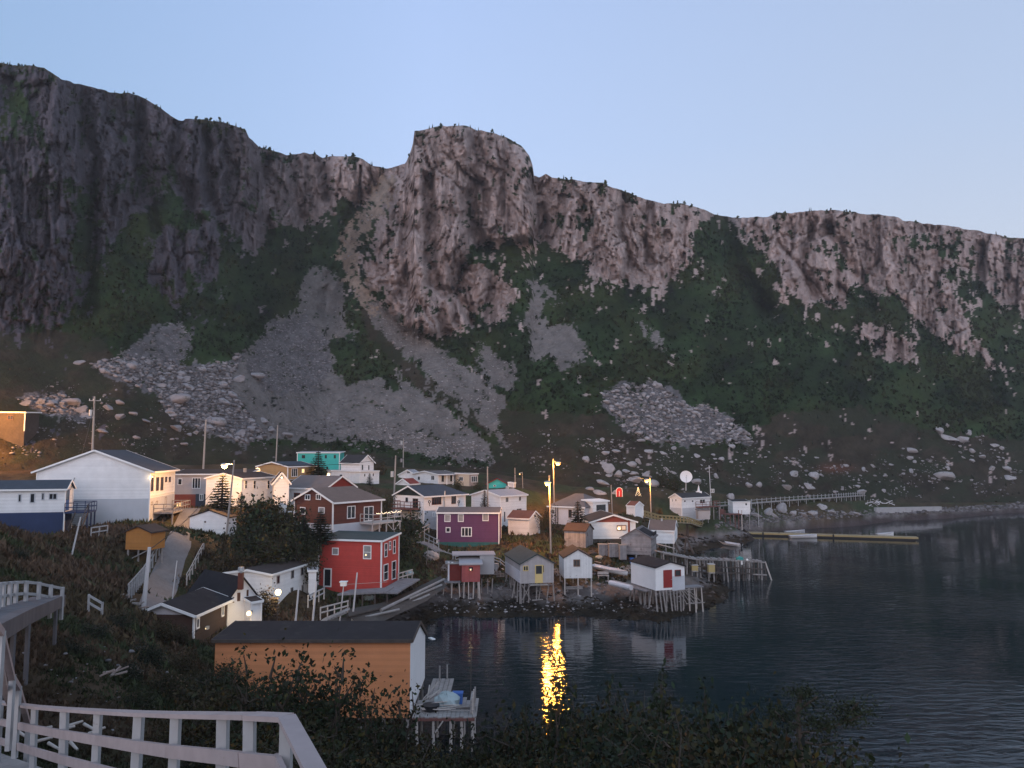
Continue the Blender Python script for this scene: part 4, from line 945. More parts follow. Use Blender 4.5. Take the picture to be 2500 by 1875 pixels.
    ch = MB(); ch.tube((q.x, q.y, q.z + .45), (q.x, q.y, q.z + .6), .12, .12); ch.tube((q.x, q.y, q.z + .6), (q.x, q.y, q.z + .92), .27, .24, 10); ch.build('chimney_cap', M('metal'), c_)
    h = H['boathouse']
    MB().box(.0, h.LR + .05, -.02, .10, h.he2 - .1, h.he2 + .05)
    for k in range(3):
        mb = MB(); mb.box(3.0 + k * .5, 3.06 + k * .55, -.02, -.004, 1.9 - .5 * k, 2.3 - .35 * k); mb.build('crack', M('black'), h.root, local=True)
    for i in range(9):
        for j in range(4):
            h.legs([(.2 + j * (h.LR - .4) / 3, .15 + i * (h.LL - .3) / 8, .05, 0)], r=.11)
    MB().beam((h.LR + .1, -.35, h.he2 - .25), (h.LR - .6, -.7, h.he2 - .2), .25, .08).build('bracket', M('trim'), h.root, local=True)
    h = H['purple']; h.band(1324, 'teal dark')
    for b in ((1085, 1256, 1100, 1274), (1118, 1255, 1132, 1274), (1178, 1253, 1193, 1272)): h.win('L', b, pane=curtain())
    h.win('L', (1088, 1287, 1100, 1300), fw=.12); h.win('L', (1126, 1287, 1152, 1310), n=3, fw=.12)
    h = H['darkroof']; h.band(1247, 'grey white', name='lower_wall')
    h.win('R', (1054, 1212, 1077, 1232), n=4, frame='dark red trim', fw=.07); h.win('R', (1102, 1209, 1113, 1230), n=2, frame='brown frame', fw=.07); h.win('R', (1055, 1250, 1066, 1261), n=2)
    h.win('L', (990, 1214, 997, 1227), fw=.05, frame='grey band'); h.win('L', (1008, 1217, 1021, 1240), n=2, frame='brown frame', name='patio_door')
    t0, t1 = h.face('L', 1026, 1240)[0], h.face('L', 978, 1240)[0]; zf = h.face('L', 1012, 1240)[1]
    h.deck('L', t0, t1, 1.9, zf, m='deck red', legm='deck red', nl=3, name='balcony'); h.rail('L', t0, t1, 1.9, zf, m='deck red')
    for x in (1048, 1119.5):
        t, z = h.face('R', x, 1225); w = MB()
        for i in range(10):
            a0, a1 = i * .628, (i + 1) * .628; w.tube(h.pt('R', t + .2 * math.cos(a0), z + .2 * math.sin(a0), .05), h.pt('R', t + .2 * math.cos(a1), z + .2 * math.sin(a1), .05), .05, n=5)
        w.tube(h.pt('R', t, z - .2, .05), h.pt('R', t, z - .65, .05), .04, n=5); w.build('wreath', M('black'), h.root, local=True)
    MB().tube(h.pt('R', h.face('R', 1082, 1240)[0], 0, .3), h.pt('R', h.face('R', 1082, 1240)[0], h.he + .6, .3), .1).build('stove_pipe', M('metal'), h.root, local=True)
    h = H['whiteright']
    for b in ((1234, 1214, 1241, 1226), (1266, 1212, 1272, 1223)): h.win('R', b, n=2, fw=.05)
    h.win('R', (1261, 1241, 1273, 1250), n=3, fw=.05); h.win('R', (1229, 1248, 1234, 1275), slab='deck red', name='door'); h.chimney(5.2, 3.2, .6, .4, 'metal')
    h = H['redroof']; h.win('R', (1303, 1256, 1308, 1263), fw=.05)
    for x, y in ((.1, .1), (h.LR - .1, .1), (.1, h.LL - .1), (h.LR - .1, h.LL - .1), (h.LR * .5, .1)): h.legs([(x, y, 0, 0)], r=.1)
    H['oldwhite'].win('L', (994, 1150, 1001, 1156), n=2, fw=.05)
    h = H['longwhite']; h.win('L', (1053, 1161, 1061, 1172), n=2, fw=.06); h.win('R', (1077, 1160, 1084, 1177), fw=.06); h.win('R', (1098, 1159, 1104, 1176), fw=.06); h.win('L', (1020, 1163, 1026, 1172), fw=.06)
    for t in (.25, .6, 1.0): MB().tube(h.pt('R', t * h.LR - .1, 0, 1.3), h.pt('R', t * h.LR - .1, h.he, 1.3), .09).build('column', M('trim'), h.root, local=True)
    h.deck('R', 0, h.LR, 1.5, .1, m='concrete', legs=False, name='porch_floor'); mb = MB(); mb.box(-.2, h.LR + .2, -1.6, -.3, h.he - .12, h.he - .02); mb.build('porch_roof', M('roof light'), h.root, local=True)
    h = H['beige']; h.win('L', (1121, 1164, 1131, 1174), n=2, fw=.07); h.win('R', (1150, 1162, 1165, 1177), n=3, fw=.08); h.panel('R', (1146, 1158, 1166.5, 1192), 'taupe', 'side_wall', .02); h.band(1188, 'concrete')
    H['tealsmall'].win('L', (1205, 1184, 1211, 1188), fw=.05)
    h = H['greyroof']; h.win('L', (1346, 1243, 1355, 1255), n=2, fw=.07); h.win('L', (1388, 1244, 1396, 1264), frame='brown frame', fw=.07)
    for x in (1358, 1363): MB().tube(h.pt('L', h.face('L', x, 1260)[0], -.5, .2), h.pt('L', h.face('L', x, 1260)[0], h.he + .2, .2), .07).build('downpipe', M('black'), h.root, local=True)
    h.win('R', (1438, 1238, 1443, 1253), fw=.05); H['greyroof2'].win('R', (1456, 1232, 1478, 1250), n=2, frame='dark green')
    h = H['litshed']; h.band(1316, 'wood dark')
    g = MB(); g.add([(.5, -.045, h.he), (h.LR - .5, -.045, h.he), (h.LR * .5, -.045, h.hr - .1), (.5, -.003, h.he), (h.LR - .5, -.003, h.he), (h.LR * .5, -.003, h.hr - .1)], [(0, 1, 2), (5, 4, 3), (0, 3, 4, 1), (1, 4, 5, 2), (2, 5, 3, 0)]); g.build('gable', M('brick red'), h.root, local=True)
    h.win('R', (1506, 1282, 1529, 1295), n=2, frame='brown frame', pane=mat('lamp lit glass', emis=((.9, .42, .12), .5)))
    h.panel('R', (1533, 1268, 1538, 1306), 'brick red', 'trim_post', .06)
    h = H['weathered1']; h.win('R', (1432, 1299, 1435, 1310), fw=.04, frame='wood grey')
    h = H['weathered2']; h.panel('R', (1594, 1300, 1602, 1310), 'roof black', 'patch', .04)
    for i in range(4):
        for y in (.1, h.LL * .5, h.LL - .1): h.legs([(.1 + i * (h.LR - .2) / 3, y, rnd.uniform(-.1, .1), rnd.uniform(-.1, .1))], r=.1)
    rp = MB(); e = h.rf * h.Lb; rp.add([(.4, .1, h.he + .22), (h.LR * .8, .1, h.he + .22), (h.LR * .8, e * .8, h.hr - .02), (.4, e * .8, h.hr - .02), (.4, .1, h.he + .26), (h.LR * .8, .1, h.he + .26), (h.LR * .8, e * .8, h.hr + .02), (.4, e * .8, h.hr + .02)], [(3, 2, 1, 0), (4, 5, 6, 7), (0, 1, 5, 4), (1, 2, 6, 5), (2, 3, 7, 6), (3, 0, 4, 7)]); rp.build('roof_patch', M('roof black'), h.root, local=True)
    h = H['brownroof']
    for x in (.1, h.LR - .1):
        for i in range(4): h.legs([(x, .1 + i * (h.LL - .2) / 3, 0, 0)], r=.1)
    h.chimney(h.LL * .55, h.LR * .45, .5, .25, 'metal')
    h = H['farwhite']; h.band(1241, 'grey white', name='lower_wall')
    for b in ((1669, 1221, 1674, 1226), (1688, 1221, 1693, 1226), (1708, 1219, 1721, 1229)): h.win('R', b, n=2 if b[0] == 1708 else 1, fw=.06)
    h.win('R', (1694, 1242, 1702, 1247), fw=.06)
    for b in ((1641, 1218, 1643, 1225), (1649, 1218, 1652, 1224)): h.win('L', b, fw=.04)
    t0 = h.face('R', 1698, 1240)[0]; zf = h.face('R', 1710, 1236)[1]; h.deck('R', t0, h.LR + 1.2, 1.8, zf, m='deck red', legm='wood grey', nl=4, name='balcony'); h.rail('R', t0, h.LR + 1.2, 1.8, zf, m='deck red')
    h = H['farshed']; h.win('R', (1819, 1228, 1824, 1234), fw=.05)
    for x in (.1, h.LR * .5, h.LR - .1):
        for y in (.1, h.LL - .1): h.legs([(x, y, 0, 0)], r=.1)
    h = H['ochre']
    for x in (.15, h.LR - .15):
        for y in (.2, h.LL * .5, h.LL - .2): h.legs([(x, y, 0, 0)], r=.09)
    MB().beam(h.pt('L', .3, -.1, .05), h.pt('L', h.LL * .8, -1.0, .05), .08, .1).build('brace', M('wood grey'), h.root, local=True)
    h = H['garage']; h.band(1309, 'stone'); h.door('L', (473, 1271, 497, 1310), 'trim')
    for bx in ((489, 1271, 492, 1274), (499, 1272, 503, 1276), (474, 1275, 477, 1277), (484, 1286, 486, 1289), (545, 1288, 549, 1292), (549, 1276, 552, 1279), (474, 1305, 477, 1308), (520, 1293, 522, 1295)): h.panel('L', bx, 'wood dark', 'bare_patch', .02)
    st = MB(); a = h.pt('L', h.LL * .62, -.2, .0); st.box(-1.6, -.05, h.LL * .62, h.LL + .1, -2.2, -.15); st.box(-1.0, -.04, h.LL * .35, h.LL * .6, -1.6, -.5); st.build('stone_landing', M('stone'), h.root, local=True)
    h = H['lefthouse']; h.win('R', (18, 1014, 33, 1025), n=2, frame='brown frame')
    # ---- the huts on stilts
    h = H['hut_pink']; h.win('R', (1143, 1383, 1156, 1395), frame='hut pink', fw=.07)
    h.deck('R', -3.0, -.15, -2.6, -.02, m='deck grey', legs=False, name='platform', th=.14)
    for i, x in enumerate((1100, 1108, 1116, 1123)):
        b = MB(); a = h.wpt(-1.5 + i * .42, .6 + .2 * i, 0); b.box(a.x - .1, a.x + .1, a.y - .04, a.y + .04, a.z, a.z + 2.2 - .1 * i); b.build('upright_board', M('trim' if i % 2 else 'pale lilac'), h.root)
    b = MB(); b.box(-1.6, -.05, .7, 2.6, 0, 1.9); b.build('side_room', M('dark red trim'), h.root, local=True)
    b = MB(); b.box(-1.9, -.0, .5, 2.8, 1.92, 2.02); b.build('side_roof', M('wood grey'), h.root, local=True)
    b = MB(); a = h.face('R', 1172, 1390)[0]; b.box(a + .06, a + 1.75, 1.6, 4.6, .55, 2.75); b.build('back_room', M('concrete'), h.root, local=True)
    b = MB(); b.box(a - 3.2, a + 1.9, 1.5, 4.8, 2.76, 2.86); b.build('back_roof', M('roof light'), h.root, local=True)
    for x in (-2.9, -2.0, -1.1, -.3, .3, .8, 1.4, 1.9, h.LR - .1): h.legs([(x, .12, rnd.uniform(-.12, .12), rnd.uniform(-.2, .1))], r=.065, m='wood pale')
    for x in (-2.7, -1.2, .2, 1.6, a + .3, a + 1.0, a + 1.6): h.legs([(x, 2.2, rnd.uniform(-.1, .1), 0)], r=.065)
    h = H['hut_grey']; h.panel('L', (1234, 1370, 1270, 1424), 'pale lilac', 'side_wall', .03)
    h.win('R', (1277, 1381, 1290, 1394), n=2, frame='yellow door', fw=.07); h.win('R', (1306, 1379, 1325, 1423), frame='yellow door', slab='yellow door', name='door', fw=.1); h.win('R', (1325, 1380, 1328, 1398), frame='yellow door', fw=.03)
    for i in range(9):
        x = .08 + (h.LR - .16) * i / 8
        if i not in (3, 6): h.legs([(x, .1, rnd.uniform(-.25, .25), rnd.uniform(-.1, .35))], r=.07, m='wood grey')
    for i in range(8): h.legs([(.08, .5 + (h.LL - .6) * i / 7, rnd.uniform(-.5, .1), rnd.uniform(-.4, .3))], r=.07)
    for i in range(5): h.legs([(.4 + (h.LR - .6) * i / 4, h.LL * .7, 0, 0)], r=.08)
    b = MB(); b.beam(h.wpt(.2, -.02, -.2), h.wpt(1.2, -.02, -1.9), .07); b.beam(h.wpt(1.2, -.05, -.2), h.wpt(.2, -.05, -1.9), .07); b.beam(h.wpt(1.3, -.3, -1.9), h.wpt(2.6, -.3, -1.85), .1); b.build('cross_brace', M('wood grey'), h.root)
    h.deck('R', 1.0, 3.1, .7, -.12, legs=False, name='step', th=.1)
    h = H['hut_white']; h.win('R', (1400, 1366, 1416, 1383), n=2, frame='brown frame', fw=.1)
    for i, x in enumerate((.1, h.LR * .5, h.LR - .1)): h.legs([(x, .1, 0, 0), (x, h.LL - .3, 0, 0)], r=.08, m='wood pale')
    b = MB(); b.beam(h.wpt(.2, .0, -1.05), h.wpt(2.2, .0, -1.05), .05, .12); b.beam(h.wpt(.2, .0, -1.25), h.wpt(2.2, .0, -1.25), .05, .12); b.build('brace', M('wood grey'), h.root)
    h = H['hut_red']; h.door('R', (1619, 1392, 1641, 1434), 'red door'); h.win('R', (1647, 1391, 1662, 1407), frame='red gable', fw=.07); h.panel('R', (1641, 1407, 1672, 1440), 'grey band', 'panel', .03)
    for i in range(9): h.legs([(.08 + (h.LR - .16) * i / 8, .1, rnd.uniform(-.15, .3), rnd.uniform(-.25, .2))], r=.075)
    for i in range(9): h.legs([(.1, .35 + (h.LL - .4) * i / 8, rnd.uniform(-.35, .2), rnd.uniform(-.4, .3))], r=.075)
    for i in range(4): h.legs([(.6 + (h.LR - .8) * i / 3, h.LL * .6, 0, 0)], r=.08)
    h.deck('R', h.LR + .05, h.LR + 2.4, -1.2, .1, m='deck grey', legs=False, name='side_platform', th=.12)
    for x in (h.LR + .5, h.LR + 1.3, h.LR + 2.2): h.legs([(x, .1, .2, 0), (x, 1.1, 0, 0)], r=.07, m='wood pale')
    b = MB()
    for i in range(5): b.beam(h.wpt(h.LR - .8 + i * .28, -.1, -.15), h.wpt(h.LR - .1 + i * .5, -.5, -1.6), .07)
    b.beam(h.wpt(h.LR - .9, -.12, -.15), h.wpt(h.LR + 1., -.12, -.15), .08); b.beam(h.wpt(h.LR - .2, -.5, -1.6), h.wpt(h.LR + 2.2, -.5, -1.6), .08); b.build('broken_ladder', M('wood grey'), h.root)
    b = MB(); b.beam(h.wpt(-.1, h.LL * .2, -.25), h.wpt(-1.0, h.LL + 3.5, -.3), 1.3, .1); b.build('side_walkway', M('deck grey'), h.root)
    b = MB(); b.tube(h.wpt(-1.5, h.LL * .5, -.1), h.wpt(-2.2, h.LL + 1, -.1), .3, .3, 10); b.build('rolled_cover', M('pale lilac'), h.root)
# ------------------------------------------------------------------ lamps and poles
SODIUM = (1.0, .40, .055); WARM = (1.0, .70, .36)
def point(parent, loc, power, col, r=.5):
    d = bpy.data.lights.new("lamp_light", 'POINT'); d.energy = power; d.color = col; d.shadow_soft_size = r
    o = bpy.data.objects.new("lamp_light", d); COL.objects.link(o); o.parent = parent; o.location = PINV(parent) @ Vector(loc); return o

def pole(base, top, r, m, name='utility_pole', label='', cat='pole', group=None, crossarm=None, box=None):
    b = Vector(base); t = empty(name, b); tag(t, label, cat, group); tp = Vector(top)
    MB().tube(b - Vector((0, 0, .5)), tp, r * 1.25, r * .8, 9).build('shaft', M(m), t)
    if crossarm:
        p = b.lerp(tp, .95); MB().beam(p + Vector((-crossarm, .14, 0)), p + Vector((crossarm, .14, 0)), .1, .12).build('crossarm', M('wood grey'), t)
        for dx in (-crossarm * .9, -crossarm * .3, crossarm * .9): MB().tube(p + Vector((dx, .14, .06)), p + Vector((dx, .14, .28)), .05, .035, 6).build('insulator', M('trim'), t)
    if box:
        p = b.lerp(tp, box); MB().tube(p + Vector((-.42, -.1, -.45)), p + Vector((-.42, -.1, .45)), .27, .27, 10).build('transformer', M('metal'), t)
    return t

def street_lamp(bpx, tpx, ytop, hpx, hpy, D, label, power, col=SODIUM, group='street lamps of the village', r=.11, head=.32, m='pole wood', em=2.6, hd=-.6):
    b = G(bpx, D); tp = P(tpx, ytop, D); h = P(hpx, hpy, D + hd)
    t = pole(b, tp, r, m, 'street_lamp', label, 'street lamp', group)
    k = (h.z + .25 - b.z) / (tp.z - b.z); a = b.lerp(tp, min(k, .98))
    MB().tube(a, h + Vector((0, 0, .22)), .045, .04, 7).build('arm', M('metal'), t)
    hd = MB(); hd.ball(h + Vector((0, 0, .12)), head * 1.25, 10, 6, (1.3, 1, .55)); hh = hd.build('lamp_head', M('metal'), t)
    bb = MB(); bb.ball(h - Vector((0, 0, .06)), head, 12, 8, (1.15, 1, .8)); bb.build('bulb', mat('sodium bulb' if col is not WARM else 'warm bulb', emis=((1, .56, .13) if col is not WARM else (1, .8, .5), em)), hh, smooth_=True)
    point(t, h - Vector((0, 0, .45)), power, col); return t

def wall_lamp(p, label, power, col=WARM, r=.16, D=None, out=.5, em=10., cat='lamp', name='wall_lamp', light_dz=-.1):
    p = Vector(p); t = empty(name, p); tag(t, label, cat)
    MB().box(p.x - .1, p.x + .1, p.y + .18, p.y + out, p.z - .12, p.z + .12).build('bracket', M('metal'), t)
    MB().ball(p, r, 12, 8).build('bulb', mat('warm bulb', emis=((1, .66, .28), em * .35)), t, smooth_=True)
    point(t, p + Vector((0, -.35, light_dz)), power, col, .15); return t

def build_lamps():
    street_lamp(558, 572, 1123, 548, 1137, 96, 'orange street lamp on a tall pole before the yellow lit gable', 7500, col=(1.0, .48, .15), hd=3.0)
    street_lamp(1353, 1350, 1120, 1362, 1131, 140, 'tallest orange street lamp, behind the pale hip roofed house', 7000, em=2.6)
    street_lamp(1344, 1341, 1160, 1337, 1180, 108, 'orange street lamp on a wooden pole left of the glowing white shed', 7000, em=2.6)
    street_lamp(1588, 1587, 1165, 1579, 1173, 150, 'orange street lamp near the red arch ornament and rocks', 3500)
    street_lamp(1277, 1275, 1152, 1269, 1157, 158, 'faint small lamp on a thin pole behind the turquoise cabin', 60, em=2.2, head=.12, r=.06)
    street_lamp(-120, -118, 960, -70, 985, 118, 'orange street lamp on the slope by the left edge', 20000, col=(1.0, .40, .06))
    wall_lamp(P(629, 1148, 131), 'bright yellow lamp at the left corner of the tan bungalow', 420, r=.42, em=6.)
    wall_lamp(P(688, 1166, 107.5), 'small lamp in the porch gable of the yellow lit house', 45, r=.14)
    wall_lamp(P(802, 1158, 144), 'orange yard lamp at the lit end of the white two storey house', 550, r=.3, em=9.)
    wall_lamp(P(372, 1164, 97.2), 'tiny lamp over the tall windows of the white hall', 30, r=.08)
    wall_lamp(P(1511, 1290, 115.3), 'round lamp shining in the window of the glowing white shed', 25, r=.22, em=14., out=.5)
    wall_lamp(P(608, 1497, 65.2), 'dazzling porch lamp at the white wing of the low dark house', 130, r=.2, em=16., out=.6)
    wall_lamp(P(502, 1535, 61.0), 'tiny light low on the wall of the low dark house', 2, r=.04, em=20.)
    wall_lamp(P(1149, 1391, 92.2), 'window glint of the pink hut made as a small glowing ball', 3, r=.07, em=10., out=.3)  # added bulb and light imitate a glint on the window pane
    wall_lamp(P(893, 1355, 85.8), 'small round light in the window of the red house', 2, r=.08, em=10., out=.3)
    # the lamp standing on a dark stack beside the white two storey house
    b = G(679, 73); t = empty('lamp_post', b); tag(t, 'bright lamp on a dark post in front of the white house by the red house', 'lamp')
    h = P(679, 1446, 73)
    MB().box(b.x - .28, b.x + .28, b.y - .2, b.y + .2, b.z - .4, h.z - .45).build('post', M('wood dark'), t)
    for i in range(7):
        z = h.z - .55 - i * .28; MB().box(b.x - .42, b.x + .42, b.y - .28, b.y + .22, z - .04, z + .03).build('rung', M('wood dark'), t)
    MB().ball(h, .28, 12, 8).build('bulb', mat('warm bulb bright', emis=((1, .68, .30), 5.)), t, smooth_=True); point(t, h + Vector((.2, -.5, .1)), 380, WARM)

def build_poles():
    def up(bpx, tpx, yt, D, r, m, label, **k):
        b = G(bpx, D); k.setdefault('cat', 'pole'); return pole(b, P(tpx, yt, D), r, m, label=label, **k)
    g = 'utility poles of the village'
    up(226, 231, 968, 119, .15, 'pole wood', 'utility pole with crossarm and transformer behind the white hall', crossarm=.9, box=.80, group=g)
    up(496, 503, 1024, 127, .15, 'pole wood', 'tall bare utility pole above the grey and red house', group=g)
    up(674, 678, 1038, 156, .13, 'pole wood', 'utility pole left of the turquoise house before the boulders', group=g)
    up(985, 985, 1070, 186, .12, 'pole wood', 'utility pole with a small transformer farthest up below the scree', box=.85, group=g)
    up(962, 966, 1112, 124, .13, 'pole wood', 'utility pole with transformer at the left of the slate roofed house', box=.7, group=g)
    up(1192, 1190, 1139, 121, .12, 'pole wood', 'utility pole before the pale roofed white house', group=g)
    up(1258, 1257, 1142, 149, .10, 'pole wood', 'thin utility pole right of the turquoise cabin', group=g)
    up(1736, 1731, 1136, 178, .09, 'pole pale', 'thin leaning pole behind the lone white house on the far shore', group=g)
    up(1494, 1492, 1184, 138, .09, 'pole wood', 'short pole left of the red arch ornament', group=g)
    up(362, 365, 1336, 62, .16, 'pole pale', 'thick pale pole at the foot of the concrete path', group=g)
    g = 'thin white poles'
    up(184, 197, 1262, 70, .07, 'pole pale', 'leaning white pole on the grass below the hall', name='pole', group=g)
    up(425, 432, 1369, 63, .045, 'pole pale', 'thin white mast rising behind the black roof of the low dark house', name='mast', group=g)
    up(866, 872, 1398, 79, .085, 'pole pale', 'white pole standing before the red house', name='pole', group=g)
    up(768, 773, 1420, 72, .09, 'pole pale', 'white pole at the wooden stairs between white and red houses', name='pole', group=g)
    up(727, 729, 1436, 71, .09, 'pole pale', 'white pole by the railing before the white house', name='pole', group=g)
    up(1849, 1850, 1225, 178, .05, 'pole pale', 'thin white pole among boulders right of the small far shed', name='pole', group=g)
    up(1043, 1046, 1318, 101, .04, 'wood grey', 'thin grey pole on the grass left of the pink hut', name='pole', group=g)
    t = up(835, 839, 1428, 77, .06, 'pole pale', 'white box on a post like a bird house before the red house', name='bird_house', cat='bird house')
    p = P(839, 1425, 77); MB().box(p.x - .28, p.x + .28, p.y - .25, p.y + .25, p.z - .2, p.z + .15).build('box', M('trim'), t)
    MB().box(p.x - .36, p.x + .36, p.y - .33, p.y + .33, p.z + .155, p.z + .23).build('lid', M('trim'), t)

def build_wires():
    ends = [((231, 975, 119), (503, 1030, 127), 'power line from the crossarm pole behind the hall to the next pole'), ((503, 1030, 127), (678, 1042, 156), 'power line between the two poles above the grey and red house'), ((678, 1042, 156), (985, 1074, 186), 'power line along the foot of the scree'), ((966, 1116, 124), (1190, 1142, 121), 'power line over the slate roofed house'),
            ((1190, 1142, 121), (1341, 1164, 108), 'power line to the wooden lamp pole'), ((572, 1128, 96), (966, 1116, 124), 'power line from the street lamp by the garage'), ((1350, 1124, 140), (1587, 1169, 150), 'power line from the tallest lamp to the lamp by the arch'), ((231, 985, 119), (172, 1196, 92), 'service wire down to the long low white house'), ((365, 1342, 62), (572, 1128, 96), 'power line from the thick pale pole to the street lamp')]
    for a, b, lab in ends:
        p, q = P(*a), P(*b); mb = MB(); prev = p; L = (q - p).length
        for i in range(1, 13):
            t = i / 12; e = p.lerp(q, t) - Vector((0, 0, .10 * L * t * (1 - t))); mb.tube(prev, e, .032, .032, 5, False); prev = e
        mb.build('power_line', M('black'), label=lab, cat='power line', group='power lines', origin=p)

# ------------------------------------------------------------------ railings, walks, stages
def railing(name, label, pts, h=1.0, rails=(1.0, .5), m='rail white', post=.1, rail=(.05, .12), step=1.5, cat='railing', group=None, cap=None, down=.2, off=(0, -.05)):
    """rails on posts along ground points (world)"""
    pts = [Vector(p) for p in pts]; t = empty(name, pts[0]); tag(t, label, cat, group)
    for hh in rails:
        r = MB()
        for p, q in zip(pts, pts[1:]):
            d = (q - p).normalized(); n = Vector((-d.y, d.x, 0)).normalized() * (post * .5 + rail[0] * .5 + .002)
            if n.y > 0: n = -n
            r.beam(p + Vector((0, 0, hh * h)) + n, q + Vector((0, 0, hh * h)) + n, *rail)
        r.build('rail', M(m), t)
    if cap:
        r = MB()
        for p, q in zip(pts, pts[1:]): r.beam(p + Vector((0, 0, h + .09)), q + Vector((0, 0, h + .09)), cap[0], cap[1])
        r.build('top_rail', M(m), t)
    last = None
    for p, q in zip(pts, pts[1:]):
        n = max(1, round((q - p).length / step))
        for i in range(n + (q is pts[-1] or q == pts[-1])):
            e = p.lerp(q, i / n); MB().beam(e - Vector((0, 0, down)), e + Vector((0, 0, h + .04)), post).build('post', M(m), t)
    return t

def strip(name, label, pts, width, th, m, cat=None, kind=None, cross=None):
    """a plank walk or path along points"""
    pts = [Vector(p) for p in pts]; mb = MB(); k = len(pts); vs = []
    for i, p in enumerate(pts):
        d = (pts[min(i + 1, k - 1)] - pts[max(i - 1, 0)]); n = Vector((-d.y, d.x, 0)).normalized() * width / 2
        vs += [p + n, p - n, p + n - Vector((0, 0, th)), p - n - Vector((0, 0, th))]
    fs = []
    for i in range(k - 1):
        a = 4 * i; fs += [(a, a + 1, a + 5, a + 4), (a + 2, a + 6, a + 7, a + 3), (a, a + 4, a + 6, a + 2), (a + 1, a + 3, a + 7, a + 5)]
    fs += [(0, 2, 3, 1), (4 * k - 4, 4 * k - 3, 4 * k - 1, 4 * k - 2)]; mb.add(vs, fs)
    return mb.build(name, M(m), label=label, cat=cat, kind=kind, origin=pts[0])

def build_walks():
    # concrete path climbing from the low dark house to the hall
    mb = MB(); vs = []; n = 6; rows = []
    for (a0, b0, y0), (a1, b1, y1) in zip(PATH_L, PATH_L[1:]):
        for k in range(5): t_ = k / 5; rows.append((a0 + (a1 - a0) * t_, b0 + (b1 - b0) * t_, y0 + (y1 - y0) * t_))
    for a, b, y in rows:
        p, q = hit_field(a, y, 40), hit_field(b, y, 40); q = Vector((kx0(b) * p.y, p.y, 0)) if abs(q.y - p.y) > 3 else q
        for i in range(n + 1):
            e = p.lerp(q, i / n); vs.append((e.x, e.y, gz(e.x, e.y) + .10))
    fs = [(j * (n + 1) + i, j * (n + 1) + i + 1, (j + 1) * (n + 1) + i + 1, (j + 1) * (n + 1) + i) for j in range(len(rows) - 1) for i in range(n)]
    mb.add(vs, fs); mb.build('path', M('path gravel'), kind='structure')
    def gp(l, dz=0.0): return [hit(x, y, 30) + Vector((0, 0, dz)) for x, y in l]
    railing('railing', 'white railing on the left side of the concrete path', gp([(314, 1462), (332, 1440), (352, 1414), (372, 1382), (388, 1352)]), h=1.1, rails=(1., .55), step=1.3, post=.12, rail=(.05, .14))
    railing('railing', 'grey weathered railing on the right side of the concrete path', gp([(456, 1424), (470, 1398), (484, 1370), (497, 1346)]), h=.8, rails=(1., .5), step=1.1, m='wood pale')
    railing('railing', 'short white railing on the grass between hall and ochre shed', [hit(222, 1312, 40), hit(262, 1306, 40)], h=1.0, step=1.0, post=.1)
    railing('railing', 'low white railing below the black slope at the foot of the path', [G(233, 46, .25), G(266, 46, .25)], h=.8, step=.8)
    railing('railing', 'white fence curving along the grass below the purple house', [G(1113, 105), G(1154, 105.5), G(1192, 105), G(1222, 103), G(1251, 100)], h=.75, step=2.2, post=.09)
    railing('railing', 'white stair rail climbing to the slate roofed house', [P(1014, 1316, 107), P(1047, 1297, 111)], h=1.0, step=1.6)
    railing('railing', 'white stair rail descending left of the purple house', [P(1036, 1322, 105), P(1071, 1340, 102)], h=1.1, step=1.3)
    railing('railing', 'broken white rail fallen across the grass above the pink hut', [P(1072, 1352, 101), P(1106, 1362, 99)], h=.45, rails=(1.,), step=2)
    strip('steps', 'grey wooden steps beside the white stair rails', [P(1026, 1322, 106), P(1050, 1330, 104), P(1072, 1345, 102)], 1.2, .12, 'deck grey', 'steps')
    # white rails and stairs between the white and the red house
    railing('railing', 'white railing with a diagonal brace in front of the white house', [G(729, 69.5), G(766, 70)], h=1.5, rails=(1., .35), step=.9, post=.1)
    railing('railing', 'white rail rising beside the red house stairs', [P(752, 1478, 74), P(791, 1458, 77)], h=.9, step=1.2)
    railing('railing', 'grey rail along the wooden stairs below the red house', [P(782, 1508, 73), P(849, 1490, 77)], h=.9, step=1.1, m='wood pale')
    st = empty('stairs', P(790, 1512, 72.5)); tag(st, 'weathered wooden stairs below the red house', 'stairs')
    for i in range(9):
        p = P(790 + i * 7, 1514 - i * 3.2, 72.5 + i * .45); MB().box(p.x - .2, p.x + .2, p.y - .7, p.y + .7, p.z - .06, p.z).build('tread', M('wood grey'), st)
    for s_ in (-.75, .75):
        a, b = P(786, 1517, 72.5), P(850, 1490, 76.3); MB().beam(a + Vector((0, s_, 0)), b + Vector((0, s_, 0)), .06, .24).build('stringer', M('wood grey'), st)
    d = empty('deck', P(880, 1447, 82)); tag(d, 'low grey deck at the foot of the red house', 'deck')
    a, b = P(824, 1450, 82), P(945, 1444, 82.5); mb = MB(); mb.add([a, b, b + Vector((.3, 2.6, 0)), a + Vector((.8, 2.6, 0)), a - Vector((0, 0, .18)), b - Vector((0, 0, .18)), b + Vector((.3, 2.6, -.18)), a + Vector((.8, 2.6, -.18))], [(0, 1, 2, 3), (7, 6, 5, 4), (0, 4, 5, 1), (1, 5, 6, 2), (2, 6, 7, 3), (3, 7, 4, 0)]); mb.build('boards', M('deck grey'), d)
    for i in range(5):
        e = a.lerp(b, i / 4) + Vector((0, .15, -.18)); MB().beam(e, Vector((e.x, e.y, gz(e.x, e.y) - .3)), .14).build('post', M('wood dark'), d)
    rl = MB(); rl.beam(a + Vector((1, .1, .95)), b + Vector((0, .1, .95)), .03, .03); rl.build('rail', M('wood pale'), d)
    strip('ramp', 'grey plank ramp rising from the red house deck to the right', [P(945, 1446, 82.5), P(968, 1432, 86), P(1003, 1412, 90)], 2.2, .16, 'deck grey', 'ramp')
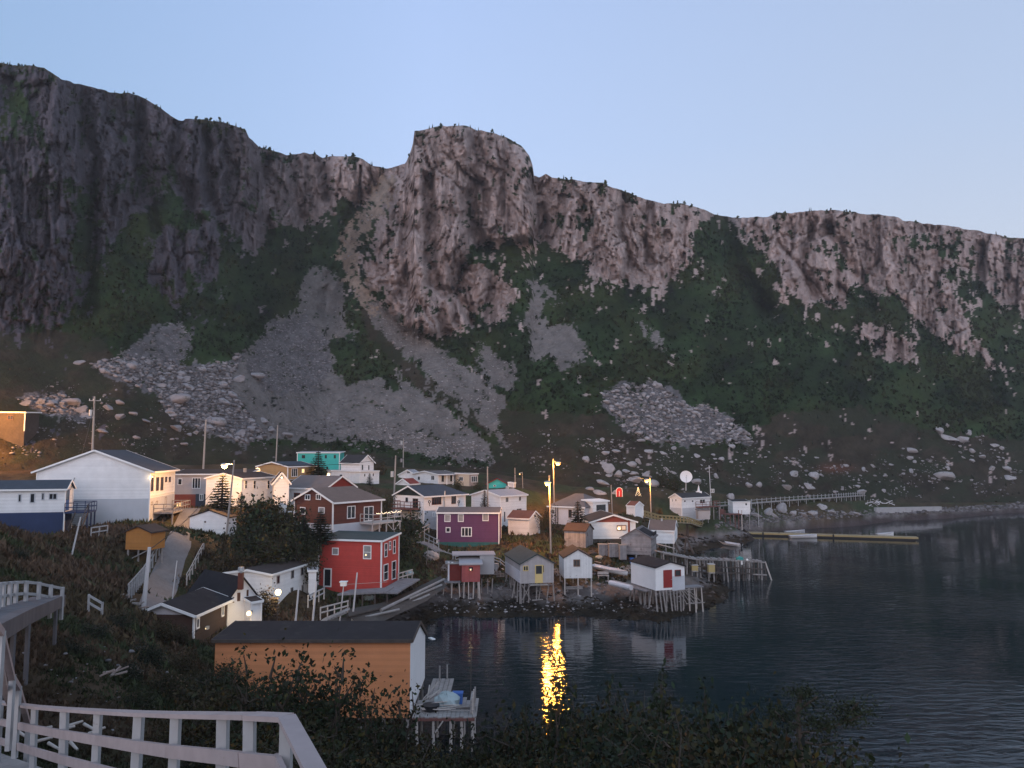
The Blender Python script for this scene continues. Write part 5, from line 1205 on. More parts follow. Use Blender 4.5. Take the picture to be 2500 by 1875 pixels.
    railing('railing', 'white lattice rail at the head of the grey ramp', [P(972, 1420, 89), P(1006, 1410, 91.5)], h=.9, step=.8, m='wood pale')
    # timber crib wall along the shore below the red house
    w = empty('retaining_wall', P(960, 1480, 82)); tag(w, 'dark timber and rock wall along the shore below the red house', 'wall')
    logs = [((905, 1516, 78.5), (1048, 1452, 86)), ((930, 1490, 79.5), (1084, 1414, 91)), ((885, 1508, 78), (975, 1488, 80)), ((1000, 1462, 84), (1078, 1428, 90)), ((850, 1505, 77), (935, 1484, 80)), ((960, 1500, 80.5), (1020, 1473, 84)), ((915, 1503, 79), (1030, 1462, 85))]
    for i, (a, b) in enumerate(logs): MB().tube(P(*a), P(*b), .17 if i < 2 else .12, .13, 8).build('log', M('wood grey' if i < 4 else 'wood dark'), w)
    mb = MB(); top = [P(850, 1502, 77.5), P(930, 1487, 80), P(1005, 1455, 85.5), P(1082, 1416, 91.5)]; bot = [P(868, 1520, 77), P(925, 1522, 77.5), P(1040, 1468, 84), P(1090, 1432, 90)]
    back = [p + Vector((-.5, 2.5, .1)) for p in top]; mb.add(top + bot + back, [(i, i + 1, 5 + i, 4 + i) for i in range(3)] + [(8 + i, 9 + i, i + 1, i) for i in range(3)]); mb.build('bank', M('wood dark'), w)
    # ---- the viewer's own stairway and walk
    near = [(700, 1752, 7.0), (610, 1748, 7.35), (545, 1747, 7.9), (430, 1745, 8.8), (340, 1742, 9.9), (240, 1737, 11.5), (158, 1732, 13.1), (85, 1726, 15), (0, 1715, 17.4), (-90, 1700, 20)]
    T = [P(*n) for n in near]; t = empty('railing', T[1] - Vector((0, 0, 1.1))); tag(t, 'white three rail walkway railing in the near foreground', 'railing')
    T2 = [T[0] + Vector((.52, -1.12, .0)) * k for k in (1.6, 1.0)] + T
    for dz, nm, w_, h_, mm in ((0, 'top_rail', .15, .045, 'rail lamplit'), (-.36, 'rail', .045, .13, 'rail lamplit'), (-.74, 'rail', .045, .13, 'rail lamplit')):  # pink of these rails is lamp glow put into their colour
        r = MB()
        for p, q in zip(T2, T2[1:]):
            d = (q - p).normalized(); n = Vector((-d.y, d.x, 0)).normalized() * (.075 if dz else 0.); n = -n if n.y > 0 else n
            if q is T[0] or (p not in T and q not in T): n = Vector((-.075 if dz else 0, 0, 0))
            r.beam(p + n + Vector((0, 0, dz)), q + n + Vector((0, 0, dz)), w_, h_)
        r.build(nm, M(mm), t)
    for i, p in enumerate(T):
        MB().beam(p - Vector((.03 * math.sin(i * 5.1), 0, 1.6)), p - Vector((0, 0, .024)), .095 + .008 * math.sin(i * 3.3)).build('post', M('rail white'), t)
        if 1 < i < 4 and False: pass
    for k in (.8, 1.5): p = T[0] + Vector((.52, -1.12, 0)) * k; MB().beam(p - Vector((0, 0, 1.6)), p - Vector((0, 0, .024)), .095).build('post', M('rail white'), t)
    strip('walkway', 'plank walkway floor behind the near white railing', [p + Vector((.35 if i else .9, -.75, -1.12)) for i, p in enumerate(T)], 1.3, .12, 'wood grey', 'walkway')
    t = empty('stair_rail', P(30, 1655, 15)); tag(t, 'white stair handrail coming down at the left edge', 'railing')
    A = [P(-30, 1500, 11.5), P(2, 1545, 12.3), P(29, 1655, 15), P(44, 1680, 15.6), P(68, 1766, 18)]
    B = [P(-40, 1560, 12), P(-8, 1590, 12.6), P(14, 1690, 15.2), P(36, 1745, 17.8)]
    for ln in (A, B):
        r = MB()
        for p, q in zip(ln, ln[1:]): r.beam(p, q, .10, .10)
        r.build('rail', M('rail lamplit'), t)
    for p in (A[1], A[2], A[3], A[4]): MB().beam(p + Vector((.0, .02, .02)), p - Vector((0, 0, 1.3)), .085).build('post', M('rail white'), t)
    # upper walk at the left
    w = [P(-60, 1560, 17.5), P(-10, 1530, 20.5), P(75, 1487, 27), P(160, 1452, 36)]
    t = empty('footbridge', w[1]); tag(t, 'sloping grey plank footbridge on posts at the left edge', 'footbridge')
    mb = MB(); nrm = []
    for i, p in enumerate(w):
        d = w[min(i + 1, 3)] - w[max(i - 1, 0)]; nrm.append(Vector((-d.y, d.x, 0)).normalized())
    vs = []
    for p, n in zip(w, nrm): vs += [p + n * 1.3, p, p + n * 1.3 - Vector((0, 0, .5)), p - Vector((0, 0, .5))]
    fs = [(4 * i, 4 * i + 1, 4 * i + 5, 4 * i + 4) for i in range(3)] + [(4 * i + 1, 4 * i + 3, 4 * i + 7, 4 * i + 5) for i in range(3)] + [(4 * i, 4 * i + 4, 4 * i + 6, 4 * i + 2) for i in range(3)] + [(4 * i + 2, 4 * i + 6, 4 * i + 7, 4 * i + 3) for i in range(3)] + [(0, 2, 3, 1), (12, 13, 15, 14)]
    mb.add(vs, fs); mb.build('deck', M('bridge wood'), t)
    for px, D in ((28, 24), (58, 26.5), (130, 33), (-5, 21.5)):
        k = min(range(3), key=lambda i: abs(w[i].y - D)); f = (D - w[k].y) / (w[k + 1].y - w[k].y); e = w[k].lerp(w[k + 1], f) + Vector((-.15, .3, -.5))
        MB().beam(e, Vector((e.x, e.y, gz(e.x, e.y) - .4)), .11).build('post', M('bridge wood'), t)
    railing('railing', 'white rail on the bank behind the grey footbridge', [P(-40, 1508, 25), P(6, 1490, 29), P(37, 1483, 31), P(62, 1480, 32), P(93, 1481, 33), P(122, 1486, 34), P(150, 1490, 35)], h=.95, rails=(1., .52), step=1.2, post=.12, rail=(.05, .11), down=.4)

# ------------------------------------------------------------------ boats and docks
def boat(name, label, loc, rz, L=4.8, B=1.6, Dp=.65, m='boat white', outboard=False, tilt=(0, 0), group='small open boats', inner='boat grey'):
    t = empty(name, loc, rz); t.rotation_euler = (tilt[0], tilt[1], rz); tag(t, label, 'boat', group)
    def shell(sc, dz):
        vs = []; n, k = 13, 7
        for i in range(n):
            u = i / (n - 1); w = B / 2 * (math.sin(min(1, (1 - u) * 1.9 + .0) * math.pi / 2) ** .8) * (.86 + .14 * math.sin(min(u * 3, 1) * math.pi / 2)) * sc
            zt = Dp * (.78 + .38 * u ** 2.2); keel = .02 + .28 * max(0, u - .7) ** 1.5 * 3
            for j in range(k):
                a = (j / (k - 1)) * 2 - 1; yy = w * math.copysign(abs(a) ** .75, a); zz = keel + (zt - keel) * abs(a) ** 2.0
                vs.append((-L / 2 + L * u * (1 if sc == 1 else .985) + (.0 if sc == 1 else .02), yy, zz + dz * (1 - abs(a) ** 6)))
        fs = [(i * k + j, (i + 1) * k + j, (i + 1) * k + j + 1, i * k + j + 1) for i in range(n - 1) for j in range(k - 1)]
        return vs, fs + [tuple(range(k))]
    v, f = shell(1, 0); MB().add(v, f).build('hull', M(m), t, local=True, smooth_=True)
    v, f = shell(.94, .05); MB().add(v, [tuple(reversed(x)) for x in f]).build('inner_hull', M(inner), t, local=True, smooth_=True)
    g = MB(); vo, _ = shell(1, 0)
    for s_ in (0, 6):
        for i in range(12): g.beam(Vector(vo[i * 7 + s_]), Vector(vo[(i + 1) * 7 + s_]), .07, .05)
    g.build('gunwale', M('boat grey' if m == 'boat white' else m), t, local=True)
    for x in (-.3 * L, -.02 * L, .22 * L):
        w = B * .43 if x < .1 * L else B * .34; MB().box(x - .12, x + .12, -w, w, Dp * .5, Dp * .55).build('thwart', M('boat white'), t, local=True)
    if outboard:
        o = MB(); o.box(-L / 2 - .35, -L / 2 - .05, -.16, .16, Dp * .75, Dp * 1.25); o.beam((-L / 2 - .2, 0, Dp * .8), (-L / 2 - .25, 0, -.2), .12); o.build('outboard_motor', M('black'), t, local=True)
    return t

def build_harbour():
    g = 'small open boats'
    boat('skiff', 'pale grey skiff with an outboard moored in the cove off the yellow dock', P(1780, 1327, 152) * 1 + Vector((0, 0, -.12 - P(1780, 1327, 152).z)), rad(128), 5.2, 1.9, .75, 'boat white', True)
    p = P(1961, 1309, 165); boat('skiff', 'long white boat lying along the front of the yellow dock', (p.x, p.y, -.1), rad(3), 5.8, 1.8, .8)
    p = P(1946, 1302, 171); boat('skiff', 'grey boat half hidden behind the yellow dock', (p.x, p.y + 1.2, -.05), rad(5), 4.4, 1.6, .9, 'boat grey')
    p = P(2168, 1304, 165.5); boat('skiff', 'white boat with a high bow behind the outer end of the yellow dock', (p.x, p.y + 1.2, -.05), rad(4), 3.6, 1.5, 1.0)
    p = G(1484, 101.5, .55); boat('skiff', 'white open boat hauled up on the grass beside the weathered barn', p, rad(-32), 5.0, 1.6, .6, 'boat white', tilt=(0, rad(8)))
    # yellow floating dock
    a, b = P(1733, 1299, 173), P(2240, 1315, 161); a.z = b.z = .55; t = empty('floating_dock', a); tag(t, 'long narrow yellow floating dock across the cove', 'dock')
    d = (b - a).normalized(); n = Vector((-d.y, d.x, 0)); mb = MB(); mb.beam(a, b, 1.9, .16); mb.build('deck', M('dock deck'), t)
    for s_ in (-1, 1): mb = MB(); mb.beam(a + n * .99 * s_ - Vector((0, 0, .06)), b + n * .99 * s_ - Vector((0, 0, .06)), .08, .34); mb.build('side_board', M('yellow rail'), t)
    mb = MB(); mb.beam(a + d * .5 - Vector((0, 0, .42)), b - d * .5 - Vector((0, 0, .42)), 1.5, .55); mb.build('float', M('black'), t)
    for f in (.27, .61): e = a.lerp(b, f) - n * 1.08; MB().beam(e - Vector((0, 0, .4)), e + Vector((0, 0, .25)), .28, .14).build('bumper', M('black'), t)
    for f in (.1, .35, .5, .75, .95): e = a.lerp(b, f) + n * .7; MB().box(e.x - .15, e.x + .15, e.y - .06, e.y + .06, .632, .8).build('cleat', M('wood dark'), t)
    # gangway
    q = [P(1566, 1262, 136), P(1607, 1273, 142), P(1678, 1277, 152), P(1736, 1296, 171)]; t = empty('gangway', q[0]); tag(t, 'yellow railed gangway leading down to the floating dock', 'gangway')
    for i, (p, r) in enumerate(zip(q, q[1:])): MB().beam(p, r, 1.4, .18).build('deck', M('dock deck'), t)
    for s_ in (-.7, .7):
        for hh in (1.1, .55):
            mb = MB()
            for p, r in zip(q, q[1:]): mb.beam(p + Vector((s_ * .3, s_, hh)), r + Vector((s_ * .3, s_, hh)), .09, .12)
            mb.build('rail', M('yellow rail'), t)
        for p, r in zip(q, q[1:]):
            k = max(2, round((r - p).length / 1.6))
            for i in range(k): e = p.lerp(r, i / k) + Vector((s_ * .3, s_, 0)); MB().beam(e - Vector((0, 0, .1)), e + Vector((0, 0, 1.12)), .09).build('post', M('yellow rail'), t)
        mb = MB(); p, r = q[2], q[3]
        for i in range(7): e0, e1 = p.lerp(r, i / 7), p.lerp(r, (i + 1) / 7); o = Vector((s_ * .3, s_, 0)); mb.beam(e0 + o + Vector((0, 0, .1)), e1 + o + Vector((0, 0, 1.05)), .07)
        mb.build('brace', M('yellow rail'), t)
    for i in (1, 2):
        for s_ in (-.6, .6): e = q[i] + Vector((0, s_, -.1)); MB().tube(e, (e.x, e.y, min(gz(e.x, e.y), -.2) - .3), .12, .12, 7).build('pile', M('wood dark'), t)
    # old wharf off the point
    t = empty('wharf', P(1720, 1372, 108)); tag(t, 'rickety grey pole wharf running out from the point', 'wharf')
    q = [P(1620, 1352, 104), P(1700, 1366, 107), P(1790, 1369, 111), P(1868, 1373, 112)]
    for p, r in zip(q, q[1:]):
        for s_ in (0., 1.5): MB().tube(p + Vector((0, s_, 0)), r + Vector((0, s_, 0)), .11, .10, 7).build('stringer', M('wood grey'), t)
        k = int((r - p).length / .5); mb = MB()
        for i in range(k):
            e = p.lerp(r, (i + .5) / k)
            if (i * 7 + 3) % 5 < (4 if p.x < q[1].x else 3): mb.beam(e + Vector((0, -.3, .12)), e + Vector((.1, 1.9, .12)), .24, .05)
        mb.build('deck_boards', M('wood grey'), t)
    rnd = random.Random(3)
    for f in range(26):
        u = f / 25 * 2.999; i = int(u); e = q[i].lerp(q[i + 1], u - i)
        for s_ in (0, 1.5):
            if rnd.random() < (.9 if f < 14 else .75): MB().tube(e + Vector((0, s_, .1)), (e.x + rnd.uniform(-.3, .3), e.y + s_ + rnd.uniform(-.2, .2), min(gz(e.x, e.y), 0) - .8), .10, .11, 7).build('pile', M('wood dark' if f % 3 else 'wood grey'), t)
    for z_ in (-.9, -1.6):
        mb = MB()
        for p, r in zip(q[1:], q[2:]): mb.beam(p + Vector((0, -.1, z_)), r + Vector((0, -.1, z_ * 1.05)), .14, .16)
        mb.build('cross_beam', M('wood dark'), t)
    e = q[3]; MB().tube(e + Vector((0, 0, .1)), (e.x + 1.0, e.y - .3, -.8), .1, .1, 7).build('pile', M('wood pale'), t)
    mb = MB(); mb.tube(P(1838, 1402, 111.5), P(1872, 1404, 111.8), .1, .1, 7); mb.build('brace', M('wood grey'), t)
    for px, y0, y1, lab in ((1697, 1380, 1393, 'yellow fish tub under the old wharf, nearer the red door hut'), (1738, 1378, 1397, 'tall yellow fish tub under the old wharf, farther out')):
        a = P(px, y1, 106); w = 7.5 * 106 / F; hh = (y1 - y0) * 106 / F; tb = empty('fish_tub', a); tag(tb, lab, 'tub')
        m_ = MB(); m_.box(a.x - w, a.x + w, a.y, a.y + .8, a.z, a.z + hh - .08); m_.build('body', M('barrel yellow'), tb); m_ = MB(); m_.box(a.x - w - .05, a.x + w + .05, a.y - .05, a.y + .85, a.z + hh - .08, a.z + hh); m_.build('rim', M('wood pale'), tb)
        m_ = MB(); m_.box(a.x - w, a.x + w, a.y - .1, a.y + .9, a.z - .16, a.z - .002); m_.build('shelf', M('wood grey'), tb)
        for s_ in (-.8, .8): MB().beam((a.x + s_ * w, a.y + .3, a.z - .1), (a.x + s_ * w, a.y + .3, -1.2), .1).build('leg', M('wood grey'), tb)
    p = P(1807, 1366, 111.5); MB().box(p.x - .45, p.x + .45, p.y, p.y + .5, p.z - .1, p.z + .28).add([(p.x - .3, p.y + .05, p.z + .28), (p.x + .2, p.y + .05, p.z + .28), (p.x, p.y + .3, p.z + .5)], [(0, 1, 2)]).build('net_heap', M('plastic teal'), label='teal heap of netting on the outer wharf', cat='net', origin=p)
    p = P(1824, 1367, 111.6); MB().ball(p, .17).build('buoy', M('trim'), label='white ball buoy beside the teal netting', cat='buoy', origin=p, smooth_=True)
    p = P(1811, 1374, 110.7); MB().tube(p - Vector((0, 0, .25)), p + Vector((0, 0, .25)), .12, .1, 9).build('bottle', M('trim'), label='white jug hanging from the wharf edge', cat='jug', origin=p)
    # planks and ramp on the point
    strip('plank_ramp', 'weathered plank ramp running from the barn toward the wharf', [P(1600, 1343, 104.5), P(1650, 1355, 105), P(1697, 1364, 106)], 1.4, .12, 'wood grey', 'ramp')
    strip('handrail', 'long pale pole lying from the brown roofed shed to the rocks', [P(1602, 1326, 113), P(1648, 1338, 112)], .12, .12, 'wood pale', 'pole')
    t = empty('tripod', P(1676, 1345, 116)); tag(t, 'dark leaning posts like a tripod on the rocks by the cove', 'posts')
    MB().beam(P(1675, 1313, 116), P(1671, 1350, 116), .18).build('post', M('wood dark'), t); MB().beam(P(1676, 1314, 116), P(1694, 1352, 115), .22).build('post', M('wood dark'), t); MB().beam(P(1648, 1328, 117), P(1660, 1350, 116), .2).build('post', M('wood dark'), t)
    # far boardwalk
    q = [hit(x, y, 120) + Vector((0, 0, 1.0)) for x, y in ((1744, 1247), (1800, 1243), (1850, 1238), (1950, 1230), (2040, 1224), (2108, 1219))]
    t = empty('boardwalk', q[0]); tag(t, 'long boardwalk with white posts along the far shore', 'boardwalk')
    mb = MB()
    for p, r in zip(q, q[1:]): mb.beam(p, r, 1.3, .2)
    mb.build('deck', M('wood grey'), t); mb = MB()
    for p, r in zip(q, q[1:]): mb.beam(p + Vector((0, -.6, .75)), r + Vector((0, -.6, .75)), .06, .1)
    mb.build('rail', M('rail white'), t)
    tot = sum((r - p).length for p, r in zip(q, q[1:])); npost = 40
    for i in range(npost):
        s_ = tot * i / (npost - 1)
        for p, r in zip(q, q[1:]):
            l = (r - p).length
            if s_ <= l + 1e-6: break
            s_ -= l
        e = p.lerp(r, min(1, s_ / l)); MB().beam(e + Vector((0, -.66, -1.5 if i % 2 else -.1)), e + Vector((0, -.66, 1.05)), .13).build('post', M('rail white'), t)
        MB().beam(e + Vector((0, .6, -.1)), Vector((e.x, e.y + .6, e.z - 2.2)), .13).build('leg', M('wood grey'), t)
    a, b = hit(2137, 1249, 150), hit(2296, 1246, 150); MB().beam(a + Vector((0, 0, .3)), b + Vector((0, 0, .3)), .8, 1.5).build('seawall', M('concrete'), label='long pale concrete wall at the waterline of the far shore', cat='wall', origin=a)
    rnd = random.Random(8); t = empty('scrap_pile', P(2145, 1234, 228)); tag(t, 'pile of pale scrap timber above the far concrete wall', 'scrap pile')
    for i in range(26):
        c = hit(rnd.uniform(2112, 2178), rnd.uniform(1226, 1238), 150) + Vector((0, 0, rnd.uniform(.2, .9))); v = Vector((rnd.uniform(-1, 1), rnd.uniform(-.4, .4), rnd.uniform(-.5, .7))) * .8
        MB().beam(c - v, c + v, .16, .16).build('board', M('pale lilac' if i % 3 else 'wood grey'), t)
    t = empty('fishing_stage', P(1780, 1268, 172)); tag(t, 'dark red post and rail fishing stage on the far shore rocks', 'fishing stage')
    a, b = P(1756, 1254, 173), P(1808, 1255, 173)
    MB().beam(a, b, 2.0, .16).build('deck', M('deck red'), t)
    for f in (0, .22, .45, .68, .85, 1): e = a.lerp(b, f); MB().beam((e.x, e.y - .9, e.z + (.9 if f < .3 or f > .8 else 0)), (e.x, e.y - .9, gz(e.x, e.y) - .8), .15).build('post', M('deck red' if f < .9 else 'wood pale'), t)
    mb = MB(); e = a.lerp(b, .18); mb.box(a.x, e.x, a.y - .8, a.y + .8, a.z + .09, a.z + 1.0); mb.build('box', M('deck red'), t)
    t = empty('cabin_shed', P(1712, 1262, 168)); tag(t, 'grey lean to below the balcony of the lone far house', 'shed')
    a, b = P(1705, 1268, 160), P(1733, 1246, 160); MB().box(a.x, b.x, a.y, a.y + 2, a.z, b.z).build('wall', M('concrete'), t); MB().box(a.x - .1, b.x + .15, a.y - .15, a.y + 2.1, b.z + .003, b.z + .1).build('roof', M('roof grey'), t)

def build_clutter():
    rnd = random.Random(44)
    def trap(p, lab, rz):
        t = empty('lobster_trap', p, rz); tag(t, lab, 'lobster trap', 'lobster traps ashore'); mb = MB()
        for x in (-.45, 0, .45):
            pr = None
            for i in range(7):
                a = math.pi * i / 6; e = Vector((x, .28 * math.cos(a), .05 + .36 * math.sin(a)))
                if pr is not None: mb.beam(pr, e, .04)
                pr = e
        mb.build('hoops', M('wood pale'), t, local=True); mb = MB()
        for i in range(9): a = math.pi * i / 8; mb.beam((-.48, .30 * math.cos(a), .06 + .38 * math.sin(a)), (.48, .30 * math.cos(a), .06 + .38 * math.sin(a)), .045, .03)
        for y in (-.2, 0, .2): mb.beam((-.48, y, .03), (.48, y, .03), .05, .04)
        mb.build('slats', M('wood grey'), t, local=True)
    for i, (px, py) in enumerate([(1520, 1392), (1531, 1397), (1540, 1390), (1497, 1402), (1352, 1398), (1360, 1404), (1213, 1404), (1222, 1409), (1611, 1338), (1622, 1342), (1090, 1388), (1083, 1394)]): trap(hit(px, py, 60) + Vector((0, 0, .05)), 'slatted round topped lobster trap on the shore ground among the huts', rnd.uniform(0, 3))
    def heap(px, py, r, m, lab, cat='net', D0=60):
        p = hit(px, py, D0); mb = MB(); mb.ball(p + Vector((0, 0, .1)), r, 14, 8, (1, .8, .55))
        for v in mb.v: v += Vector((rnd.uniform(-.16, .16), rnd.uniform(-.16, .16), rnd.uniform(-.14, .14))) * r
        mb.build('net_heap', M(m), label=lab, cat=cat, origin=p)
    heap(1474, 1392, .9, 'black', 'black heap of netting on the grass before the hauled up boat'); heap(1502, 1396, .7, 'tarp', 'pale heap of canvas right of the black netting'); heap(1462, 1363, .5, 'rope', 'small rope pile by the grey bench'); heap(1445, 1352, .6, 'wood dark', 'dark brown heap behind the bow of the hauled up boat'); heap(1000, 1402, .5, 'tarp', 'pale bundle on the grey ramp'); heap(900, 1462, .6, 'tarp', 'pale tarp bundle below the low grey deck')
    for i, (px, py, m, lab) in enumerate([(1543, 1378, 'plastic blue', 'blue barrel left of the white hut with the red door'), (1107, 1382, 'wood dark', 'dark barrel left of the pink hut'), (808, 1500, 'black', 'black drum at the foot of the wooden stairs'), (1212, 1392, 'metal', 'grey drum between pink and grey huts')]):
        p = hit(px, py, 60); t = empty('barrel', p); tag(t, lab, 'barrel'); MB().tube(p - Vector((0, 0, .1)), p + Vector((0, 0, .85)), .29, .29, 14).build('body', M(m), t)
        for z in (.2, .55, .83): MB().tube(p + Vector((0, 0, z - .02)), p + Vector((0, 0, z + .03)), .31, .31, 14).build('hoop', M(m), t)
    for i in range(16):
        p = hit(rnd.choice((rnd.uniform(1180, 1240), rnd.uniform(1455, 1545), rnd.uniform(1600, 1700))), rnd.uniform(1372, 1408), 60) + Vector((0, 0, .12)); a = rnd.uniform(0, 3.1); v = Vector((math.cos(a), math.sin(a), rnd.uniform(-.1, .15))) * rnd.uniform(.6, 1.7)
        MB().beam(p - v, p + v, .16, .05).build('plank', M('wood pale' if i % 3 else 'wood grey'), label='weathered plank lying on the ground among the huts', cat='board', group='planks lying among the huts', origin=p)
    # upturned punt by the purple house path and a wheelbarrow near the stairs
    p = hit(1052, 1362, 60); t = empty('tarp_boat', p, rad(15)); tag(t, 'grey boulder shaped tarpaulin over gear left of the pink hut', 'tarp'); mb = MB(); mb.ball((0, 0, .1), 1.15, 14, 8, (1, .8, .75))
    for v in mb.v: v += Vector((rnd.uniform(-.1, .1), rnd.uniform(-.1, .1), rnd.uniform(-.08, .08)))
    mb.build('cover', M('concrete'), t, local=True)
    for i, (a, b, c_) in enumerate([((1044, 1352), (1062, 1366), 0), ((1082, 1352), (1104, 1370), 1), ((1058, 1350), (1052, 1368), 1), ((1096, 1350), (1088, 1362), 0)]):
        p, q = hit(*a, 60) + Vector((0, 0, .5)), hit(*b, 60) + Vector((0, 0, .2)); q.y = p.y + .4; MB().beam(p, q, .13, .06).build('plank', M('rail white'), label='white board strewn on the grass above the pink hut', cat='board', group='white boards above the pink hut', origin=p)

def build_small():
    # satellite dish
    c = P(1675, 1164, 172); t = empty('satellite_dish', c - Vector((0, 0, 2))); tag(t, 'big white round satellite dish among the boulders above the far house', 'satellite dish')
    ax = Vector((-.1, -1, .28)).normalized(); u = ax.cross(Vector((0, 0, 1))).normalized(); v = u.cross(ax); R = 1.32; vs = []; fs = []
    for j in range(7):
        for i in range(28):
            a = 2 * math.pi * i / 28; r = R * j / 6; vs.append(c + (u * math.cos(a) + v * math.sin(a)) * r + ax * (.34 * (j / 6) ** 2 - .2))
    for j in range(6):
        for i in range(28): fs.append((j * 28 + i, j * 28 + (i + 1) % 28, (j + 1) * 28 + (i + 1) % 28, (j + 1) * 28 + i))
    MB().add(vs, fs).build('dish', M('white plain'), t, smooth_=True); MB().tube(c - ax * .25, Vector((c.x, c.y + .4, c.z - 3)), .12, .14).build('mast', M('metal'), t)
    mb = MB(); mb.tube(c + v * -1.2 + ax * .1, c + ax * 1.0, .04, .03, 6); mb.ball(c + ax * 1.0, .1, 8, 5); mb.build('feed_arm', M('metal'), t)
    # red arch ornament with lit outline
    c = P(1512, 1213, 152); t = empty('arch_ornament', c); tag(t, 'small red arched board with a lit white outline on the rocks', 'ornament')
    w, h = .58, 1.75; pts = [(-w, 0), (-w, h - w)] + [(-w * math.cos(a), h - w + w * math.sin(a)) for a in np.linspace(.2, math.pi - .2, 9)] + [(w, h - w), (w, 0)]
    k = len(pts); MB().add([c + Vector((x, 0, z)) for x, z in pts] + [c + Vector((x, .12, z)) for x, z in pts], [tuple(range(k)), tuple(range(2 * k - 1, k - 1, -1))] + [(i, (i + 1) % k, k + (i + 1) % k, k + i) for i in range(k)]).build('board', M('paint red'), t)
    mb = MB(); lp = pts
    for p, q in zip(lp, lp[1:]): mb.tube(c + Vector((p[0], -.04, p[1])), c + Vector((q[0], -.04, q[1])), .05, .05, 5)
    mb.tube(c + Vector((0, -.04, .1)), c + Vector((0, -.04, 1.1)), .05, .05, 5); mb.build('light_outline', mat('outline light', emis=((1, .78, .66), .5)), t)
    c = P(1558, 1212, 151); t = empty('light_tree', c); tag(t, 'little cone of white festive lights near the orange lamp', 'ornament')
    mb = MB()
    for i in range(46):
        z = i / 46; a = i * 2.4; r = .55 * (1 - z); mb.ball(c + Vector((r * math.cos(a), r * math.sin(a), .1 + z * 1.6)), .045, 5, 4)
    mb.build('bulbs', mat('festive bulbs', emis=((1, .8, .5), 1.3)), t); MB().tube(c, c + Vector((0, 0, 1.8)), .04, .02, 6).build('mast', M('wood dark'), t)
    c = P(1706, 1203, 168); t = empty('steeple_ornament', c); tag(t, 'small white pointed steeple ornament behind the lone far house', 'ornament')
    MB().box(c.x - .55, c.x + .55, c.y - .4, c.y + .4, c.z - .5, c.z + .35).build('base', M('trim'), t); MB().tube(c + Vector((0, 0, .353)), c + Vector((0, 0, 1.7)), .3, .02, 4).build('spire', M('trim'), t)
    c = P(1739, 1203, 176); t = empty('crate', c); tag(t, 'small white crate frame at the foot of the thin leaning pole', 'crate'); mb = MB()
    for x in (-.4, 0, .4): mb.beam(c + Vector((x, 0, 0)), c + Vector((x, 0, .8)), .1)
    mb.beam(c + Vector((-.45, 0, .8)), c + Vector((.45, 0, .8)), .1); mb.beam(c + Vector((-.45, 0, .05)), c + Vector((.45, 0, .05)), .1); mb.build('frame', M('trim'), t)
    MB().box(c.x - .45, c.x + .45, c.y + .06, c.y + .1, c.z, c.z + .78).build('back', M('wood grey'), t)
    # boathouse end wall, stage and its clutter
    h = H['boathouse']
    w = MB(); w.add([(h.LR + .004, .0, 0)], []); w.v = []; w.f = []
    prof = [(-.002, 0), (h.LR + .0, 0), (h.LR + .0, h.he2 - .03), (h.rf * h.LR, h.hr - .03), (-.002, h.he - .03)]
    w.add([(b, -.04, z) for b, z in prof] + [(b, -.004, z) for b, z in prof], [(0, 1, 2, 3, 4), (9, 8, 7, 6, 5)] + [(i, (i + 1) % 5, 5 + (i + 1) % 5, 5 + i) for i in range(5)])
    w.build('end_wall', M('white plain'), h.root, local=True)
    z = h.C.z - .05; x0 = h.C.x + .12; t = empty('fishing_stage', (x0, 49.2, z)); tag(t, 'cluttered plank stage on poles at the white end of the orange shed', 'fishing stage')
    mb = MB()
    for i in range(15): mb.box(x0 + .02 + i * .26, x0 + .26 + i * .26, 48.9 + (i % 3) * .08, 52.2 + .2 * ((i * 5) % 4), z - .06, z)
    mb.build('deck_boards', M('wood grey'), t); mb = MB()
    for i in range(5): mb.box(x0 + .5 + i * .3, x0 + .77 + i * .3, 52.9, 57 + .3 * ((i * 3) % 3), z - .055, z + .01)
    mb.build('rear_boards', M('wood grey'), t)
    MB().beam((x0, 48.95, z - .14), (x0 + 3.8, 48.95, z - .14), .12, .16).build('front_beam', M('deck red'), t); MB().beam((x0, 51.5, z - .15), (x0 + 3.8, 51.5, z - .15), .12, .16).build('back_beam', M('wood grey'), t)
    for px in (.3, 1.3, 2.35, 3.0, 3.65):
        for yy in (49.05, 51.4): MB().tube((x0 + px, yy, z - .1), (x0 + px + .05, yy, min(gz(x0 + px, yy), -.1) - .5), .085, .1, 7).build('leg', M('wood pale'), t)
    MB().beam((x0 + 1.9, 48.9, z - .2), (x0 + 1.2, 48.7, z - 1.2), .06).build('brace', M('wood pale'), t)
    for yy, px in ((56.5, 1.0), (56.8, 1.5), (51.6, 3.7)): MB().tube((x0 + px, yy, z - 1), (x0 + px, yy, z + 1.0), .07, .06, 6).build('stake', M('wood grey'), t)
    MB().tube((x0 + 3.35, 52.6, z - 1.5), (x0 + 3.4, 52.6, z + 3.2), .035, .025, 6).build('mast', M('wood dark'), t)
    rnd = random.Random(21)
    p = Vector((x0 + 1.95, 51.3, z)); tg = empty('tarp_heap', p); tag(tg, 'grey blue tarp heaped over gear on the stage', 'tarp')
    mb = MB(); mb.ball(p + Vector((0, 0, .12)), .8, 14, 8, (1, .85, .85))
    for v in mb.v:
        v += Vector((rnd.uniform(-.09, .09), rnd.uniform(-.09, .09), rnd.uniform(-.08, .08)))
        v.z = max(v.z, z + .006)
    mb.build('cover', M('tarp'), tg)
